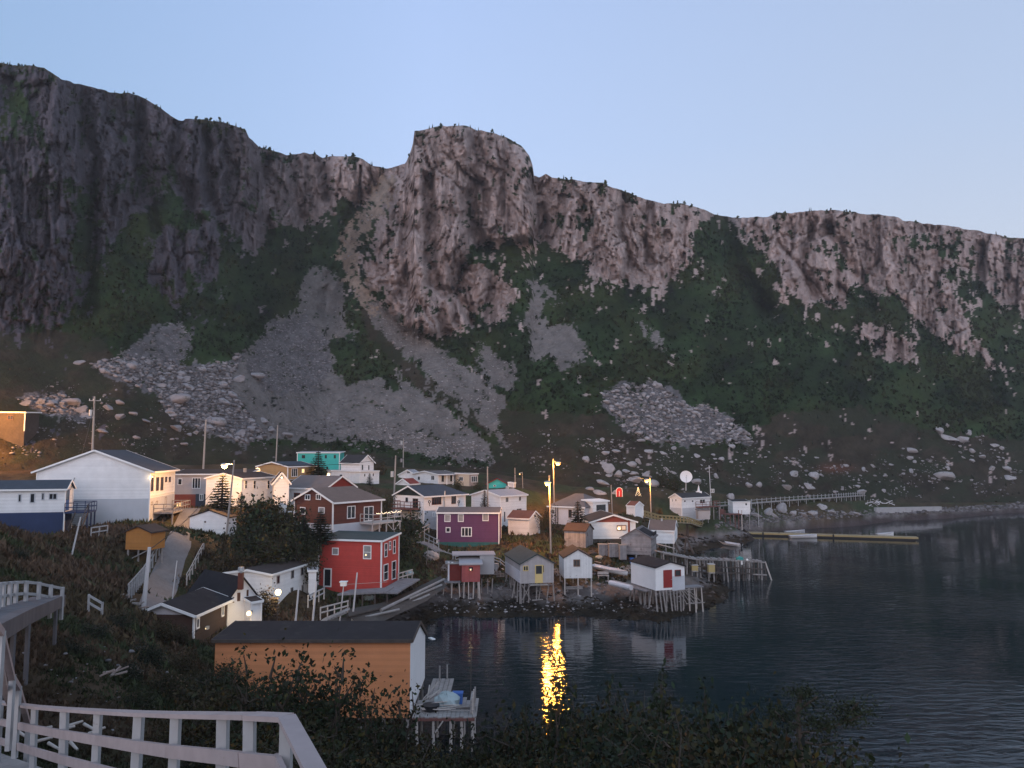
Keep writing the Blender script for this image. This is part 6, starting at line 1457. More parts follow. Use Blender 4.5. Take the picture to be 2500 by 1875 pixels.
    p = Vector((x0 + 2.6, 51.6, z)); MB().box(p.x - .3, p.x + .3, p.y - .25, p.y + .25, p.z + .004, p.z + .6).box(p.x - .34, p.x + .34, p.y - .29, p.y + .29, p.z + .6, p.z + .68).build('tub', M('plastic blue'), label='blue plastic tub beside the tarp on the stage', cat='tub', origin=p)
    p = Vector((x0 + 1.05, 50.2, z)); mb = MB(); mb.tube(p + Vector((0, 0, .004)), p + Vector((0, 0, .3)), .46, .5, 14); mb.tube(p + Vector((0, 0, .3)), p + Vector((0, 0, .36)), .53, .53, 14); mb.build('net_drum', M('black'), label='black round basket on the stage near the white end wall', cat='basket', origin=p)
    for i in range(14):
        a = Vector((x0 + rnd.uniform(.4, 3.4), 49.5 + rnd.uniform(0, 1.2), z + .05 + i * .022)); th = rnd.uniform(-.5, .5); v = Vector((math.cos(th), math.sin(th) * .5, rnd.uniform(-.02, .12))) * rnd.uniform(.5, 1.1)
        MB().tube(a - v, a + v, .035, .025, 6).build('driftwood_pole', M('wood pale' if i % 2 else 'wood grey'), label='thin weathered pole lying in the clutter of the stage', cat='pole', group='poles piled on the stage', origin=a)
    for i in range(4):
        a = Vector((x0 + .35 + i * .12, 52.3, z + .05)); MB().beam(a, a + Vector((rnd.uniform(-.4, .9), rnd.uniform(.2, 1.2), rnd.uniform(.2, .9))), .06).build('leaning_stick', M('wood pale'), label='stick leaning against the white end wall over the stage', cat='stick', group='sticks leaning by the white wall', origin=a)
    p = Vector((x0 + 3.55, 50.3, z)); tl = empty('pallet', p); tag(tl, 'slatted grey pallet standing at the outer edge of the stage', 'pallet')
    for i in range(4): MB().box(p.x - .05, p.x + .05, p.y - .9, p.y + .9, p.z + .08 + i * .22, p.z + .2 + i * .22).build('slat', M('wood grey'), tl)
    for yy in (-.8, 0, .8): MB().box(p.x + .055, p.x + .13, p.y + yy - .05, p.y + yy + .05, p.z + .003, p.z + 1.0).build('stile', M('wood pale'), tl)
    # odds and ends ashore
    a, b = hit(546, 1613, 15), hit(568, 1634, 15); MB().tube(a + Vector((0, 0, .12)), Vector((b.x, a.y - .4, a.z - .1)), .09, .09, 10).build('pipe', M('trim'), label='short white pipe lying on the dark slope left of the orange shed', cat='pipe', origin=a)
    for i, (px, py, l) in enumerate([(105, 1788, .5), (150, 1790, .7), (180, 1776, .5), (222, 1785, .8), (236, 1792, .5), (180, 1830, .4), (262, 1826, .3), (130, 1830, .4), (105, 1815, .5), (52, 1800, .5)]):
        p = hit(px, py, 10) + Vector((0, 0, .1)); v = Vector((rnd.uniform(.4, 1), rnd.uniform(-.5, .5), rnd.uniform(-.3, .3))).normalized() * l / 2
        MB().tube(p - v, p + v, .05, .035, 7).build('driftwood', M('wood pale'), label='bleached driftwood piece on the bank behind the near railing', cat='driftwood', group='driftwood on the near bank', origin=p)
    for i in range(9):
        p = hit(262 + i * 9 + rnd.uniform(-5, 5), 1648 + rnd.uniform(-7, 8), 15) + Vector((0, 0, .12)); v = Vector((rnd.uniform(.2, .8), rnd.uniform(-.3, .3), rnd.uniform(-.1, .5))).normalized() * .26
        MB().beam(p - v, p + v, .10, .05).build('plank', M('taupe'), label='short brown board in the scatter on the dark bank', cat='board', group='boards scattered on the bank', origin=p)
    for i in range(10):
        p = G(300 + i * 6, 55 + rnd.uniform(-1, 1), .2); v = Vector((rnd.uniform(.3, 1), rnd.uniform(-.5, .5), rnd.uniform(-.1, .4))).normalized() * .6
        MB().beam(p - v, p + v, .14, .1).build('plank', M('taupe' if i % 2 else 'wood grey'), label='board of the lumber heap at the pale pole', cat='board', group='lumber heap at the pale pole', origin=p)
    # barbecue box and table behind the brown house, bench by the hauled boat, boxes at the weathered barn
    p = G(1470, 100.5, 0); t = empty('bench', p); tag(t, 'small grey bench standing before the hauled up boat', 'bench'); MB().box(p.x - .7, p.x + .7, p.y - .2, p.y + .2, p.z + .45, p.z + .52).build('seat', M('wood pale'), t); MB().box(p.x - .7, p.x + .7, p.y + .2, p.y + .25, p.z + .6, p.z + .95).build('backrest', M('wood pale'), t)
    for x in (-.6, .6): MB().box(p.x + x - .05, p.x + x + .05, p.y - .2, p.y + .25, p.z - .2, p.z + .449).build('leg', M('wood pale'), t)
    for i, (x0_, x1_, y0_, y1_, lab) in enumerate([(1462, 1484, 1330, 1346, 'left grey crate before the foundation of the glowing shed'), (1487, 1510, 1329, 1349, 'middle grey crate before the foundation of the glowing shed'), (1513, 1530, 1332, 1355, 'right brown grey crate beside the weathered barn')]):
        a, b = P(x0_, y1_, 107 - i), P(x1_, y0_, 107 - i); t = empty('crate', a); tag(t, lab, 'crate', 'crates beside the weathered barn'); MB().box(a.x, b.x, a.y, a.y + 1, a.z - .6, b.z).build('body', M('weathered'), t); MB().box(a.x - .05, b.x + .05, a.y - .05, a.y + 1.05, b.z + .002, b.z + .06).build('lid', M('wood grey'), t)
    p = P(690, 1240, 90); t = empty('tank', p); tag(t, 'white oil tank on a stand left of the brown house', 'tank'); MB().tube(p + Vector((-.35, 0, .1)), p + Vector((.35, 0, .1)), .42, .42, 12).build('drum', M('trim'), t)
    for x in (-.25, .25): MB().beam(p + Vector((x, 0, -.25)), p + Vector((x, 0, -1.6)), .08).build('leg', M('metal'), t)
    MB().box(p.x - .6, p.x + 1.6, p.y - .3, p.y + .4, p.z - .5, p.z - .38).build('stand', M('grey band'), t)
    # four wheeled machine by the lamp
    p = G(692, 71.5, 0); t = empty('garden_tractor', p); tag(t, 'small orange garden tractor under the bright lamp', 'tractor')
    MB().box(p.x - .55, p.x + .45, p.y - .3, p.y + .3, p.z + .35, p.z + .75).build('hood', M('orange plastic'), t); MB().box(p.x + .2, p.x + .6, p.y - .25, p.y + .25, p.z + .76, p.z + .85).build('seat', M('black'), t); MB().beam((p.x + .6, p.y, p.z + .8), (p.x + .68, p.y, p.z + 1.15), .08, .5).build('backrest', M('black'), t)
    for x, r in ((-.45, .24), (.5, .34)):
        for s_ in (-.42, .42): MB().tube((p.x + x, p.y + s_ - .09, p.z + r), (p.x + x, p.y + s_ + .09, p.z + r), r, r, 14).build('wheel', M('black'), t)
    MB().tube((p.x - .1, p.y, p.z + .75), (p.x + .05, p.y, p.z + 1.1), .03, .03, 6).ball((p.x + .05, p.y, p.z + 1.1), .12, 8, 4, (1, 1, .3)).build('steering_wheel', M('black'), t)
# ------------------------------------------------------------------ rocks
def rock_proto(seed, sub=2):
    import bmesh
    bm = bmesh.new(); bmesh.ops.create_icosphere(bm, subdivisions=sub, radius=1.0)
    r = np.random.RandomState(seed); v = np.array([x.co[:] for x in bm.verts]); f = np.array([[l.index for l in p.verts] for p in bm.faces]); bm.free()
    d = v / np.linalg.norm(v, axis=1)[:, None]; rad_ = np.ones(len(v)) * 1.1
    for i in range(9):                        # cut the ball by random planes: a block with flat faces and edges
        n = r.normal(size=3); n /= np.linalg.norm(n); h = r.uniform(.42, .92); c = d @ n
        rad_ = np.minimum(rad_, np.where(c > .05, h / np.maximum(c, .05), 9))
    rad_ = rad_ * (1 + .05 * fbm(d[:, 0] * 2 + seed, d[:, 1] * 2, d[:, 2] * 2, o=2, seed=seed))
    v = d * rad_[:, None] * np.array([1, r.uniform(.7, .95), r.uniform(.6, .85)])
    return v, f

BOULDERS = [(430,1040,38,27,'round grey boulder alone on the grass above the grey and red house'), (519,1020,54,32,'broad boulder at the foot of the rockfall above the utility poles'), (427,966,72,32,'long sloping slab in the middle of the left rockfall'), (389,936,44,15,'flat slab high in the left rockfall'), (449,921,38,22,None), (462,940,38,18,None), (547,975,38,22,None), (579,921,42,24,None), (620,912,46,20,None), (263,991,32,24,'blocky boulder left of the rockfall beside the utility pole with crossarm'), (291,1013,38,24,None), (291,981,26,16,None), (326,1007,24,16,None), (351,1024,36,10,'long thin slab lying on the grass below the left rockfall'), (250,1051,28,16,None), (332,1064,22,14,None), (171,975,46,32,None), (196,996,36,24,None), (98,975,32,28,None), (60,980,36,20,None), (120,985,24,18,None), (210,1015,30,18,None), (196,883,30,16,'lone pale boulder at the upper left end of the rockfall'), (449,1083,20,12,None), (460,1057,18,14,None), (478,1055,18,14,None), (585,1052,36,22,None), (610,1042,30,24,None), (560,1062,24,16,None), (640,1020,30,20,None), (700,1060,28,18,None), (660,1045,24,20,None),
 (2303,1154,46,36,'big pale round boulder alone above the far right shore'), (2226,1095,38,20,'flat topped pale boulder on the slope right of centre of the far shore'), (2312,1062,56,22,None), (2350,1066,42,24,'largest block of the boulder cluster on the right slope'), (2289,1044,28,22,None), (2312,1034,14,16,None), (2364,1053,24,18,None), (2221,1116,26,14,None), (2234,1126,18,10,None), (2099,1197,34,20,'pale wedge shaped boulder at the end of the boardwalk'), (2156,1192,16,16,None), (2226,1147,20,14,None), (2108,1141,18,16,None), (2133,1137,20,12,None), (2443,1088,18,16,None), (2373,1098,18,16,None), (2353,1114,12,10,None), (2396,1111,20,18,None), (2373,1123,14,12,None), (2463,1165,30,20,None), (2420,1140,20,18,None), (2455,1140,24,16,None), (2430,1085,22,16,None),
 (1478,1101,32,16,None), (1503,1101,22,16,None), (1579,1098,26,14,None), (1490,1139,38,42,'tall grey boulder on the hillside above the orange lamps'), (1427,1117,20,22,None), (1540,1127,26,20,None), (1562,1124,22,22,None), (1508,1155,20,24,None), (1472,1174,42,16,'long flat boulder above the pale hip roofed house'), (1551,1168,32,26,None), (1578,1153,24,24,None), (1587,1171,38,26,'rounded brown boulder behind the small orange lamp'), (1530,1146,22,16,None), (1700,1172,22,24,'brown boulder right beside the big satellite dish'), (1750,1158,16,20,None), (1783,1210,18,26,None), (1646,1091,20,14,None), (1463,1200,34,20,None), (1440,1190,24,16,None), (1500,1200,26,18,None),
 (1908,1233,40,34,'large round boulder below the middle of the boardwalk'), (2007,1233,24,24,'round boulder under the boardwalk to the right'), (1935,1151,36,20,None), (1985,1155,28,26,None), (1976,1180,32,26,None), (1922,1186,32,24,None), (1876,1246,30,24,None), (1935,1247,26,20,None), (1962,1252,32,20,None), (2030,1246,22,18,None), (1784,1207,18,18,None), (1854,1181,16,18,None), (1829,1181,20,18,None), (1850,1255,40,16,None), (1820,1255,30,14,None), (1890,1255,34,18,None), (2060,1248,24,16,None), (2090,1250,26,14,None), (1985,1250,26,16,None), (1620,1105,20,14,None), (1700,1110,18,14,None), (1760,1120,16,14,None)]

def build_rocks():
    rnd = random.Random(77); R = np.random.RandomState(4)
    m_ = mat('boulder rock', col=(.34, .315, .32), var=.35, scale=1.3, bump=.7, stain=((.17, .15, .13), .8, .56))
    m_l = mat('boulder rock grey', col=(.25, .235, .25), var=.35, scale=1.3, bump=.7, stain=((.11, .11, .10), .8, .55))
    protos = []
    for i in range(8):
        v, f = rock_proto(100 + i, 3)
        for mm in (m_, m_l):
            me = bpy.data.meshes.new('boulder'); me.from_pydata(v.tolist(), [], f.tolist()); me.update(); me.materials.append(mm); protos.append(me)
    def put(px, py, w, h, label, group):
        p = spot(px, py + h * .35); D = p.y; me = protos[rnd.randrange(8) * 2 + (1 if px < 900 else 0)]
        o = bpy.data.objects.new('boulder', me); COL.objects.link(o); sx, sz = w * D / F / 2 * 1.05, h * D / F / 2 * 1.25
        o.scale = (sx, min(sx, max(sz, sx * .7)), sz); o.rotation_euler = (rnd.uniform(-.2, .2), rnd.uniform(-.2, .2), rnd.choice((0, math.pi)) + rnd.uniform(-.35, .35)); o.location = p + Vector((0, .2, sz * rnd.uniform(.0, .35))); tag(o, label, 'boulder', group)
    n = 0
    for px, py, w, h, lab in BOULDERS:
        if lab is None:
            lab, g = ('grey boulder in the big rockfall on the left slope', 'boulders of the left rockfall') if px < 900 else (('pale boulder on the slope of the far right shore', 'boulders of the far right slope') if px > 1800 else ('grey boulder scattered on the hillside above the orange lamps', 'boulders above the orange lamps'))
        else: g = 'prominent boulders'
        put(px, py, w, h, lab, g); n += 1
    def scatter(poly, k, lo, hi, lab, g):
        c = 0; xs = [p[0] for p in poly]; ys = [p[1] for p in poly]
        while c < k:
            x, y = rnd.uniform(min(xs), max(xs)), rnd.uniform(min(ys), max(ys))
            if in_poly(np.array([x]), np.array([y]), poly)[0]: w = lo + (hi - lo) * rnd.random() ** 2; put(x, y, w, w * rnd.uniform(.5, .75), lab, g); c += 1
    scatter(RUBBLE[0], 70, 14, 34, 'grey boulder in the big rockfall on the left slope', 'boulders of the left rockfall')
    scatter(RUBBLE[2], 12, 14, 28, 'grey boulder in the big rockfall on the left slope', 'boulders of the left rockfall')
    scatter([(1380, 1050), (1830, 1080), (1830, 1190), (1620, 1160), (1400, 1180)], 60, 6, 26, 'grey boulder scattered on the hillside above the orange lamps', 'boulders above the orange lamps')
    scatter([(1850, 1070), (2150, 1130), (2480, 1050), (2490, 1190), (2250, 1210), (1900, 1200)], 40, 7, 16, 'pale boulder on the slope of the far right shore', 'boulders of the far right slope')
    # the countless smaller stones
    lib = [rock_proto(300 + i, 1) for i in range(6)]
    pts = []
    def add(poly, k, lo, hi, pw=2.5, clus=None):
        P_ = np.array(poly, float); c = 0
        while c < k:
            x = R.uniform(P_[:, 0].min(), P_[:, 0].max(), 4 * k); y = R.uniform(P_[:, 1].min(), P_[:, 1].max(), 4 * k); ok = in_poly(x, y, poly)
            if clus is not None: ok &= fbm(x / 42., y / 24., o=3, seed=211) + R.normal(size=x.shape) * .12 > clus
            for a, b in zip(x[ok], y[ok]):
                if c >= k: break
                pts.append((a, b, lo + (hi - lo) * R.rand() ** pw)); c += 1
    add(RUBBLE[0], 2600, 5, 20); add(RUBBLE[1], 260, 4, 11); add(RUBBLE[2], 160, 6, 18); add(RUBBLE[3], 1500, 4, 22, 3.2); add(RUBBLE[4], 1300, 3.5, 10)
    add(SCREE[0], 3000, 2, 9, 5); add(SCREE[1], 1500, 2, 8, 5); add(SCREE[2], 200, 2, 7); add(SCREE[3], 160, 2, 5); add(SCREE[4], 120, 2, 6); add(TAN[0], 160, 3, 9)
    add([(1240, 1060), (1480, 1030), (1830, 1085), (2000, 1130), (2500, 1040), (2500, 1220), (2200, 1215), (1900, 1200), (1500, 1210), (1300, 1150)], 1100, 2.5, 14, 4, .12)
    add([(230, 880), (60, 960), (0, 1000), (0, 1120), (500, 1110), (700, 1095), (1000, 1130), (1200, 1150), (1200, 1100), (760, 1060), (480, 1040)], 600, 2.5, 14, 4, .1)
    add([(1740, 1240), (2000, 1245), (2130, 1245), (2500, 1232), (2500, 1240), (2100, 1256), (1900, 1268), (1760, 1290)], 500, 3, 13, 2)
    add([(758, 1073), (916, 1080), (1011, 1108), (1211, 1133), (1200, 1095), (1000, 1050), (800, 1010), (700, 1040)], 900, 3, 11, 3)
    add([(1900, 1262), (2100, 1252), (2500, 1228), (2500, 1242), (2100, 1262), (1900, 1276), (1750, 1296), (1740, 1280)], 900, 3, 14, 2)
    add([(1060, 1440), (1250, 1450), (1700, 1440), (1690, 1480), (1500, 1495), (1060, 1500)], 350, 3, 12, 3)
    add([(1300, 1395), (1540, 1400), (1540, 1455), (1350, 1450), (1200, 1440)], 160, 4, 16, 2); add([(1600, 1340), (1730, 1360), (1720, 1390), (1640, 1380)], 90, 5, 15, 2); add([(1060, 1400), (1260, 1400), (1250, 1450), (1060, 1470)], 90, 4, 12, 2)
    add([(0, 1600), (300, 1560), (480, 1640), (300, 1800), (0, 1800)], 60, 5, 18, 3)
    V, Fc, C, base = [], [], [], 0
    for px, py, w in pts:
        p = spot(px, py); D = p.y; s = w * D / F / 2 * 1.15; v, f = lib[R.randint(6)]; a = R.uniform(0, 6.28); ca, sa = math.cos(a), math.sin(a)
        sc = np.array([s, s * R.uniform(.7, 1), s * R.uniform(.55, .95)]); q = v * sc; q = np.stack([q[:, 0] * ca - q[:, 1] * sa, q[:, 0] * sa + q[:, 1] * ca, q[:, 2]], 1)
        V.append(q + np.array([p.x, p.y, p.z + s * R.uniform(-.1, .3)])); Fc.append(f + base); base += len(v)
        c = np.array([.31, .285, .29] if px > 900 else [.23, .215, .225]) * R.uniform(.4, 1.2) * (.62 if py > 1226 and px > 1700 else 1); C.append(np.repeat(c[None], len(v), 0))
    o = mesh_np('loose_stones', np.concatenate(V), np.concatenate(Fc), col_mat('loose stone', nscale=3., nvar=.2, bump=.3, dist=.05), np.concatenate(C)); tag(o, kind='stuff')

# ------------------------------------------------------------------ plants
def leaf_mesh(name, centers, normals_r, size, cols, R, k=4, m=None):
    """many small leaf faces; centers (n,3), size (n,)"""
    n = len(centers); a = R.normal(size=(n, 3)); a /= np.linalg.norm(a, axis=1)[:, None]; b = R.normal(size=(n, 3)); b -= (b * a).sum(1)[:, None] * a; b /= np.linalg.norm(b, axis=1)[:, None]
    s = size[:, None]; q = np.stack([centers - a * s * .5, centers + b * s * .28, centers + a * s * .5, centers - b * s * .28], 1).reshape(-1, 3)
    f = np.arange(4 * n).reshape(n, 4); return q, f, np.repeat(cols, 4, 0)

def me_from(name, q, f, c, m):
    me = bpy.data.meshes.new(name); nf, k = f.shape; me.vertices.add(len(q)); me.vertices.foreach_set("co", np.asarray(q, np.float32).ravel()); me.loops.add(nf * k); me.loops.foreach_set("vertex_index", f.astype(np.int32).ravel()); me.polygons.add(nf); me.polygons.foreach_set("loop_start", np.arange(0, nf * k, k, dtype=np.int32)); me.update(calc_edges=True)
    at = me.color_attributes.new("col", 'FLOAT_COLOR', 'POINT'); cc = np.ones((len(q), 4), np.float32); cc[:, :3] = c; at.data.foreach_set("color", cc.ravel()); me.materials.append(m); return me

def bush_meshes(seed, h, r, nleaf, leaf, col, stems=5, tall=False):
    """leaves gathered in tufts on forking stems; h height, r spread"""
    R = np.random.RandomState(seed); mb = MB(); tips = []
    for i in range(stems):
        a = R.uniform(0, 6.28); lean = R.uniform(.15, .9) * r; top = Vector((math.cos(a) * lean, math.sin(a) * lean, h * R.uniform(.6, 1.0))); base = Vector((math.cos(a) * .08 * r, math.sin(a) * .08 * r, -.2)); prev = base
        for j in range(1, 6):
            u = j / 5; p = base.lerp(top, u) + Vector(R.normal(size=3) * .05 * h * (1 - .3 * u)); mb.tube(prev, p, .028 * h * (1.05 - u) + .008, .028 * h * (1.05 - u - .2) + .006, 5, False); prev = p; tips.append((p, u))
            if u > .25:
                for _ in range(2 if not tall else 1):
                    b = p + Vector((R.normal() * .28 * r, R.normal() * .28 * r, R.uniform(-.02, .22) * h)); mb.tube(p, b, .010 * h + .004, .004, 4, False); tips.append((b, u))
    for i in range(7 if not tall else 0):                # bare twigs
        a = R.uniform(0, 6.28); b0 = Vector((math.cos(a) * .3 * r, math.sin(a) * .3 * r, h * .5)); mb.tube(b0, b0 + Vector((R.normal() * .35 * r, R.normal() * .35 * r, h * R.uniform(.3, .75))), .010, .004, 4, False)
    T = np.array([list(t[0]) for t in tips if t[1] > .15]); idx = R.randint(len(T), size=nleaf); sp = (.16 if not tall else .07) * h
    c = T[idx] + R.normal(size=(nleaf, 3)) * sp * np.array([1, 1, .8]); c[:, 2] = np.maximum(c[:, 2], .02)
    tone = .65 + .5 * R.rand(len(T))[idx]; cols = np.array(col)[None] * tone[:, None] * R.uniform(.75, 1.3, (nleaf, 1)) * (1 + R.normal(size=(nleaf, 3)) * .08)
    hk = h / max(np.percentile(c[:, 2], 99), .01); rk = r / max(np.percentile(np.hypot(c[:, 0], c[:, 1]), 97), .01); c = c * np.array([rk, rk, hk])
    for v in mb.v: v.x *= rk; v.y *= rk; v.z *= hk
    q, f, cc = leaf_mesh('', c, None, leaf * R.uniform(.45, 1.6, nleaf) , np.clip(np.where((R.rand(nleaf) < .10)[:, None], cols * np.array([[2.2, 1.5, .9]]), cols), .004, 1), R); return mb, (q, f, cc)

def spruce_meshes(seed, h, spread, col, levels=17, open_=.0):
    R = np.random.RandomState(seed); mb = MB(); mb.tube((0, 0, -.3), (0, 0, h), .018 * h + .03, .01, 7); Q, Fc, C, base = [], [], [], 0
    for l in range(levels):
        u = (l + .3) / levels; z = h * (.06 + .93 * u); L = spread * (1 - u) ** .85 * R.uniform(.8, 1.1) + .05 * h * .3; nb = 7 if u < .8 else 5; a0 = R.uniform(0, 6.28)
        for b in range(nb):
            a = a0 + 6.283 * b / nb + R.normal() * .15; ln = L * R.uniform(.7, 1.1); d = np.array([math.cos(a), math.sin(a), 0]); k = max(4, int(9 * ln / max(spread, .1)) + 3)
            for j in range(k):
                t = (j + .6) / k; p = np.array([0, 0, z]) + d * ln * t + np.array([0, 0, -.22 * ln * t + .16 * ln * t * t])
                for s_ in (-1, 1):
                    w = .20 * ln * (1.15 - t) + .085 * spread; side = np.array([-d[1], d[0], 0]) * s_ * w + d * w * .7 + np.array([0, 0, R.normal() * .3 * w - .15 * w]); th = d * .045 * spread + np.array([0, 0, .03 * spread])
                    Q += [p - th, p + th, p + side]; Fc.append((base, base + 1, base + 2)); base += 3; C += [np.array(col) * R.uniform(.6, 1.35)] * 3
    return mb, (np.array(Q), np.array(Fc), np.array(C))

def plant(name, label, cat, loc, kit, sc=1.0, rz=0.0, group=None, sz=None):
    o = empty(name, loc, rz); o.scale = (sc, sc, sz or sc); tag(o, label, cat, group)
    for n, me in kit: c = bpy.data.objects.new(n, me); COL.objects.link(c); c.parent = o
    return o
def kit_of(pair, crown='foliage', stem='stem'):
    mb, (q, f, c) = pair; me = bpy.data.meshes.new(stem); me.from_pydata([tuple(v) for v in mb.v], [], mb.f); me.update(); me.materials.append(M('bark'))
    return [(stem, me), (crown, me_from(crown, q, f, c, MATS.get('leaf') or col_mat('leaf', rough=.7, nscale=2., nvar=.15, bump=0)))]

def build_plants():
    rnd = random.Random(31)
    sp = [kit_of(spruce_meshes(50 + i, 1.0, .34, (.022, .034, .024)), 'crown', 'trunk') for i in range(3)]
    spo = kit_of(spruce_meshes(60, 1.0, .46, (.030, .038, .026), levels=14), 'crown', 'trunk')
    def spruce(px, pyb, pyt, D, label, kit, wide=1.):
        b = P(px, pyb, D); t = P(px, pyt, D); h = t.z - b.z; o = plant('spruce_tree', label, 'tree', (b.x, b.y, b.z), kit, h * wide, rnd.uniform(0, 6), 'spruce trees of the village', h); return o
    spruce(541, 1248, 1157, 100, 'dark spruce silhouetted against the yellow lit gable', spo, 1.05)
    spruce(776, 1166, 1101, 140, 'open dark spruce in front of the turquoise house', spo, 1.2)
    spruce(902, 1190, 1155, 142, 'small spruce before the white two storey house below the turquoise one', sp[0], 1.1)
    spruce(1183, 1250, 1196, 119, 'narrow spruce in front of the pale roofed white house', sp[1], 1.0)
    spruce(1411, 1296, 1223, 113, 'brown lit spruce left of the glowing white shed', sp[2], 1.35)
    spruce(782, 1330, 1246, 87, 'dark spruce leaning over the roof of the red house', spo, 1.2)
    spruce(742, 1330, 1262, 86, 'short dark spruce before the brown gable', sp[0], 1.3)
    spruce(588, 1240, 1200, 92, 'low dark spruce under the street lamp pole', sp[1], 1.3)
    G1 = (.034, .043, .021); G2 = (.048, .046, .022); G3 = (.060, .045, .022)
    bk = [kit_of(bush_meshes(200 + i, 1.0, .46, 900, .07, (G1, G2, G1, G3)[i])) for i in range(4)]
    def bush(px, pyb, pyt, D, label, k=0, wide=1.0, name='bush', cat='bush', group='bushes around the houses', dz=0):
        b = G(px, D) if pyb is None else P(px, pyb, D); h = P(px, pyt, D).z - b.z; return plant(name, label, cat, b - Vector((0, 0, .15)), bk[k], h * wide, rnd.uniform(0, 6), group, h)
    A = 'dark alder of the thicket between garage and brown house'
    for i, (px, pb, pt, D, k, w) in enumerate([(598, 1335, 1222, 86, 0, .9), (640, 1340, 1208, 87, 0, 1.0), (685, 1335, 1216, 88, 1, 1.0), (722, 1330, 1240, 89, 0, .9), (620, 1385, 1270, 83, 0, 1.0), (668, 1385, 1285, 82, 1, 1.1), (715, 1375, 1290, 84, 0, 1.1), (755, 1370, 1300, 85.5, 0, 1.), (570, 1350, 1285, 83.5, 0, .8), (660, 1300, 1212, 90, 0, 1.), (600, 1420, 1340, 80.5, 3, 1.2), (545, 1420, 1345, 80, 3, 1.2), (760, 1420, 1350, 83.5, 1, 1.), (700, 1300, 1235, 91, 0, .9)]):
        bush(px, pb, pt, D, A, k, w, 'alder_tree', 'tree', 'alder thicket')
    B = [(1003, 1330, 1245, 101, 0, 'green bush between the red house and the stair rails'), (975, 1375, 1285, 97.5, 0, 'dark bush against the right wall of the red house'), (1022, 1395, 1345, 98, 1, 'low bush on the grass above the grey ramp'), (945, 1245, 1205, 106, 1, 'reddish bush behind the deck of the brown house'), (1340, 1285, 1235, 121, 3, 'brown bush under the wooden lamp pole'), (1120, 1200, 1168, 145, 0, 'dark bush before the beige block'), (1165, 1205, 1175, 148, 0, 'dark bush left of the turquoise cabin'), (928, 1165, 1122, 170, 3, 'pale bare bush right of the white two storey house'), (1620, 1205, 1150, 182, 0, 'dark thicket on the slope left of the satellite dish'), (1645, 1208, 1160, 178, 0, 'dark thicket just below the satellite dish'), (1325, 1290, 1255, 119, 1, 'low bush beside the white shed with the rust red roof'), (1610, 1262, 1238, 150, 3, 'brown bushes above the yellow gangway'), (1640, 1270, 1248, 152, 1, 'green bushes at the shore end of the yellow gangway'), (1376, 1325, 1312, 107.5, 1, 'small shrub on the lawn before the weathered shed'), (870, 1245, 1200, 121, 0, 'dark bush behind the red gable'), (650, 1502, 1432, 71.5, 3, 'bare shrub at the white wall left of the bright lamp')]
    for px, pb, pt, D, k, lab in B: bush(px, pb, pt, D, lab, k, 1.1)
    # shrubs on the near slope
    nb = [kit_of(bush_meshes(400 + i, 1.0, .75, 3200, .055, ((.024, .031, .016), (.030, .030, .015), (.019, .027, .017), (.036, .030, .015))[i], stems=8)) for i in range(4)]
    sap = [kit_of(bush_meshes(450 + i, 1.0, .22, 520, .038, (.026, .034, .018), stems=3, tall=True)) for i in range(4)]
    L1 = 'dark leafy bush in the shadowy mass along the bottom of the view'
    spots = []
    R = np.random.RandomState(9)
    TOPX, TOPY = (560, 620, 700, 800, 900, 1000, 1100, 1200, 1300, 1400, 1500, 1600, 1700, 1800, 1900, 2000, 2080, 2150), (1650, 1690, 1700, 1720, 1750, 1790, 1815, 1800, 1765, 1735, 1705, 1680, 1670, 1695, 1740, 1775, 1835, 1890)
    for row, (D0, dy, step, x0, x1) in enumerate([(25, 0, 62, 580, 2090), (20, 45, 62, 600, 2080), (16, 90, 66, 640, 2070), (12.5, 130, 80, 700, 2050), (33, -10, 58, 560, 1000), (36, 15, 60, 620, 1010)]):
        for px in np.arange(x0, x1, step):
            px = px + R.uniform(-24, 24); D = D0 + R.uniform(-1.2, 1.2); b = G(px, D, -.12); top = float(np.interp(px, TOPX, TOPY)) + dy + R.uniform(-12, 55); h = float(np.clip(P(px, top, D).z - b.z, .9, 3.4))
            plant('bush', L1, 'bush', b, nb[R.randint(4)], float(np.clip(h, 1.1, 2.3)) * R.uniform(.85, 1.15), R.uniform(0, 6), 'bushes on the near slope', h)
    L2 = 'low dark bush on the bank left of the orange shed'
    for px, D, h in [(430, 33, 1.5), (500, 36, 1.7), (560, 38, 1.7), (380, 40, 1.5), (460, 44, 1.6), (530, 46, 1.6), (330, 34, 1.0), (300, 46, 1.2), (250, 40, 1.1), (200, 34, .9), (400, 50, 1.4), (460, 53, 1.2), (580, 49, 1.6), (350, 28, .9), (440, 24, 1.0), (520, 22, 1.1), (150, 46, .8), (120, 55, .8), (220, 58, .9), (300, 60, .8), (60, 50, .8), (180, 64, .7), (560, 31, 1.6)]:
        b = G(px + R.uniform(-12, 12), D, -.12); plant('bush', L2, 'bush', b, nb[R.randint(4)], h * R.uniform(.9, 1.3), R.uniform(0, 6), 'low bushes on the left bank', h)
    L3 = 'twiggy sapling rising before the orange shed wall'
    for px, D, top in [(630, 22, 1590), (705, 21, 1578), (690, 23, 1640), (745, 21.5, 1605), (775, 22, 1640), (812, 21, 1588), (800, 23, 1620), (845, 22, 1640), (880, 22.5, 1650), (918, 21, 1645), (955, 22, 1690), (985, 22, 1680), (660, 22.5, 1660), (735, 23, 1660), (600, 25, 1610)]:
        b = G(px, D, -.1); h = P(px, top, D).z - b.z; plant('sapling', L3, 'sapling', b, sap[R.randint(4)], h * .95, R.uniform(0, 6), 'saplings before the orange shed', h)
    L4 = 'thin shrub stem standing up from the dark bottom bushes'
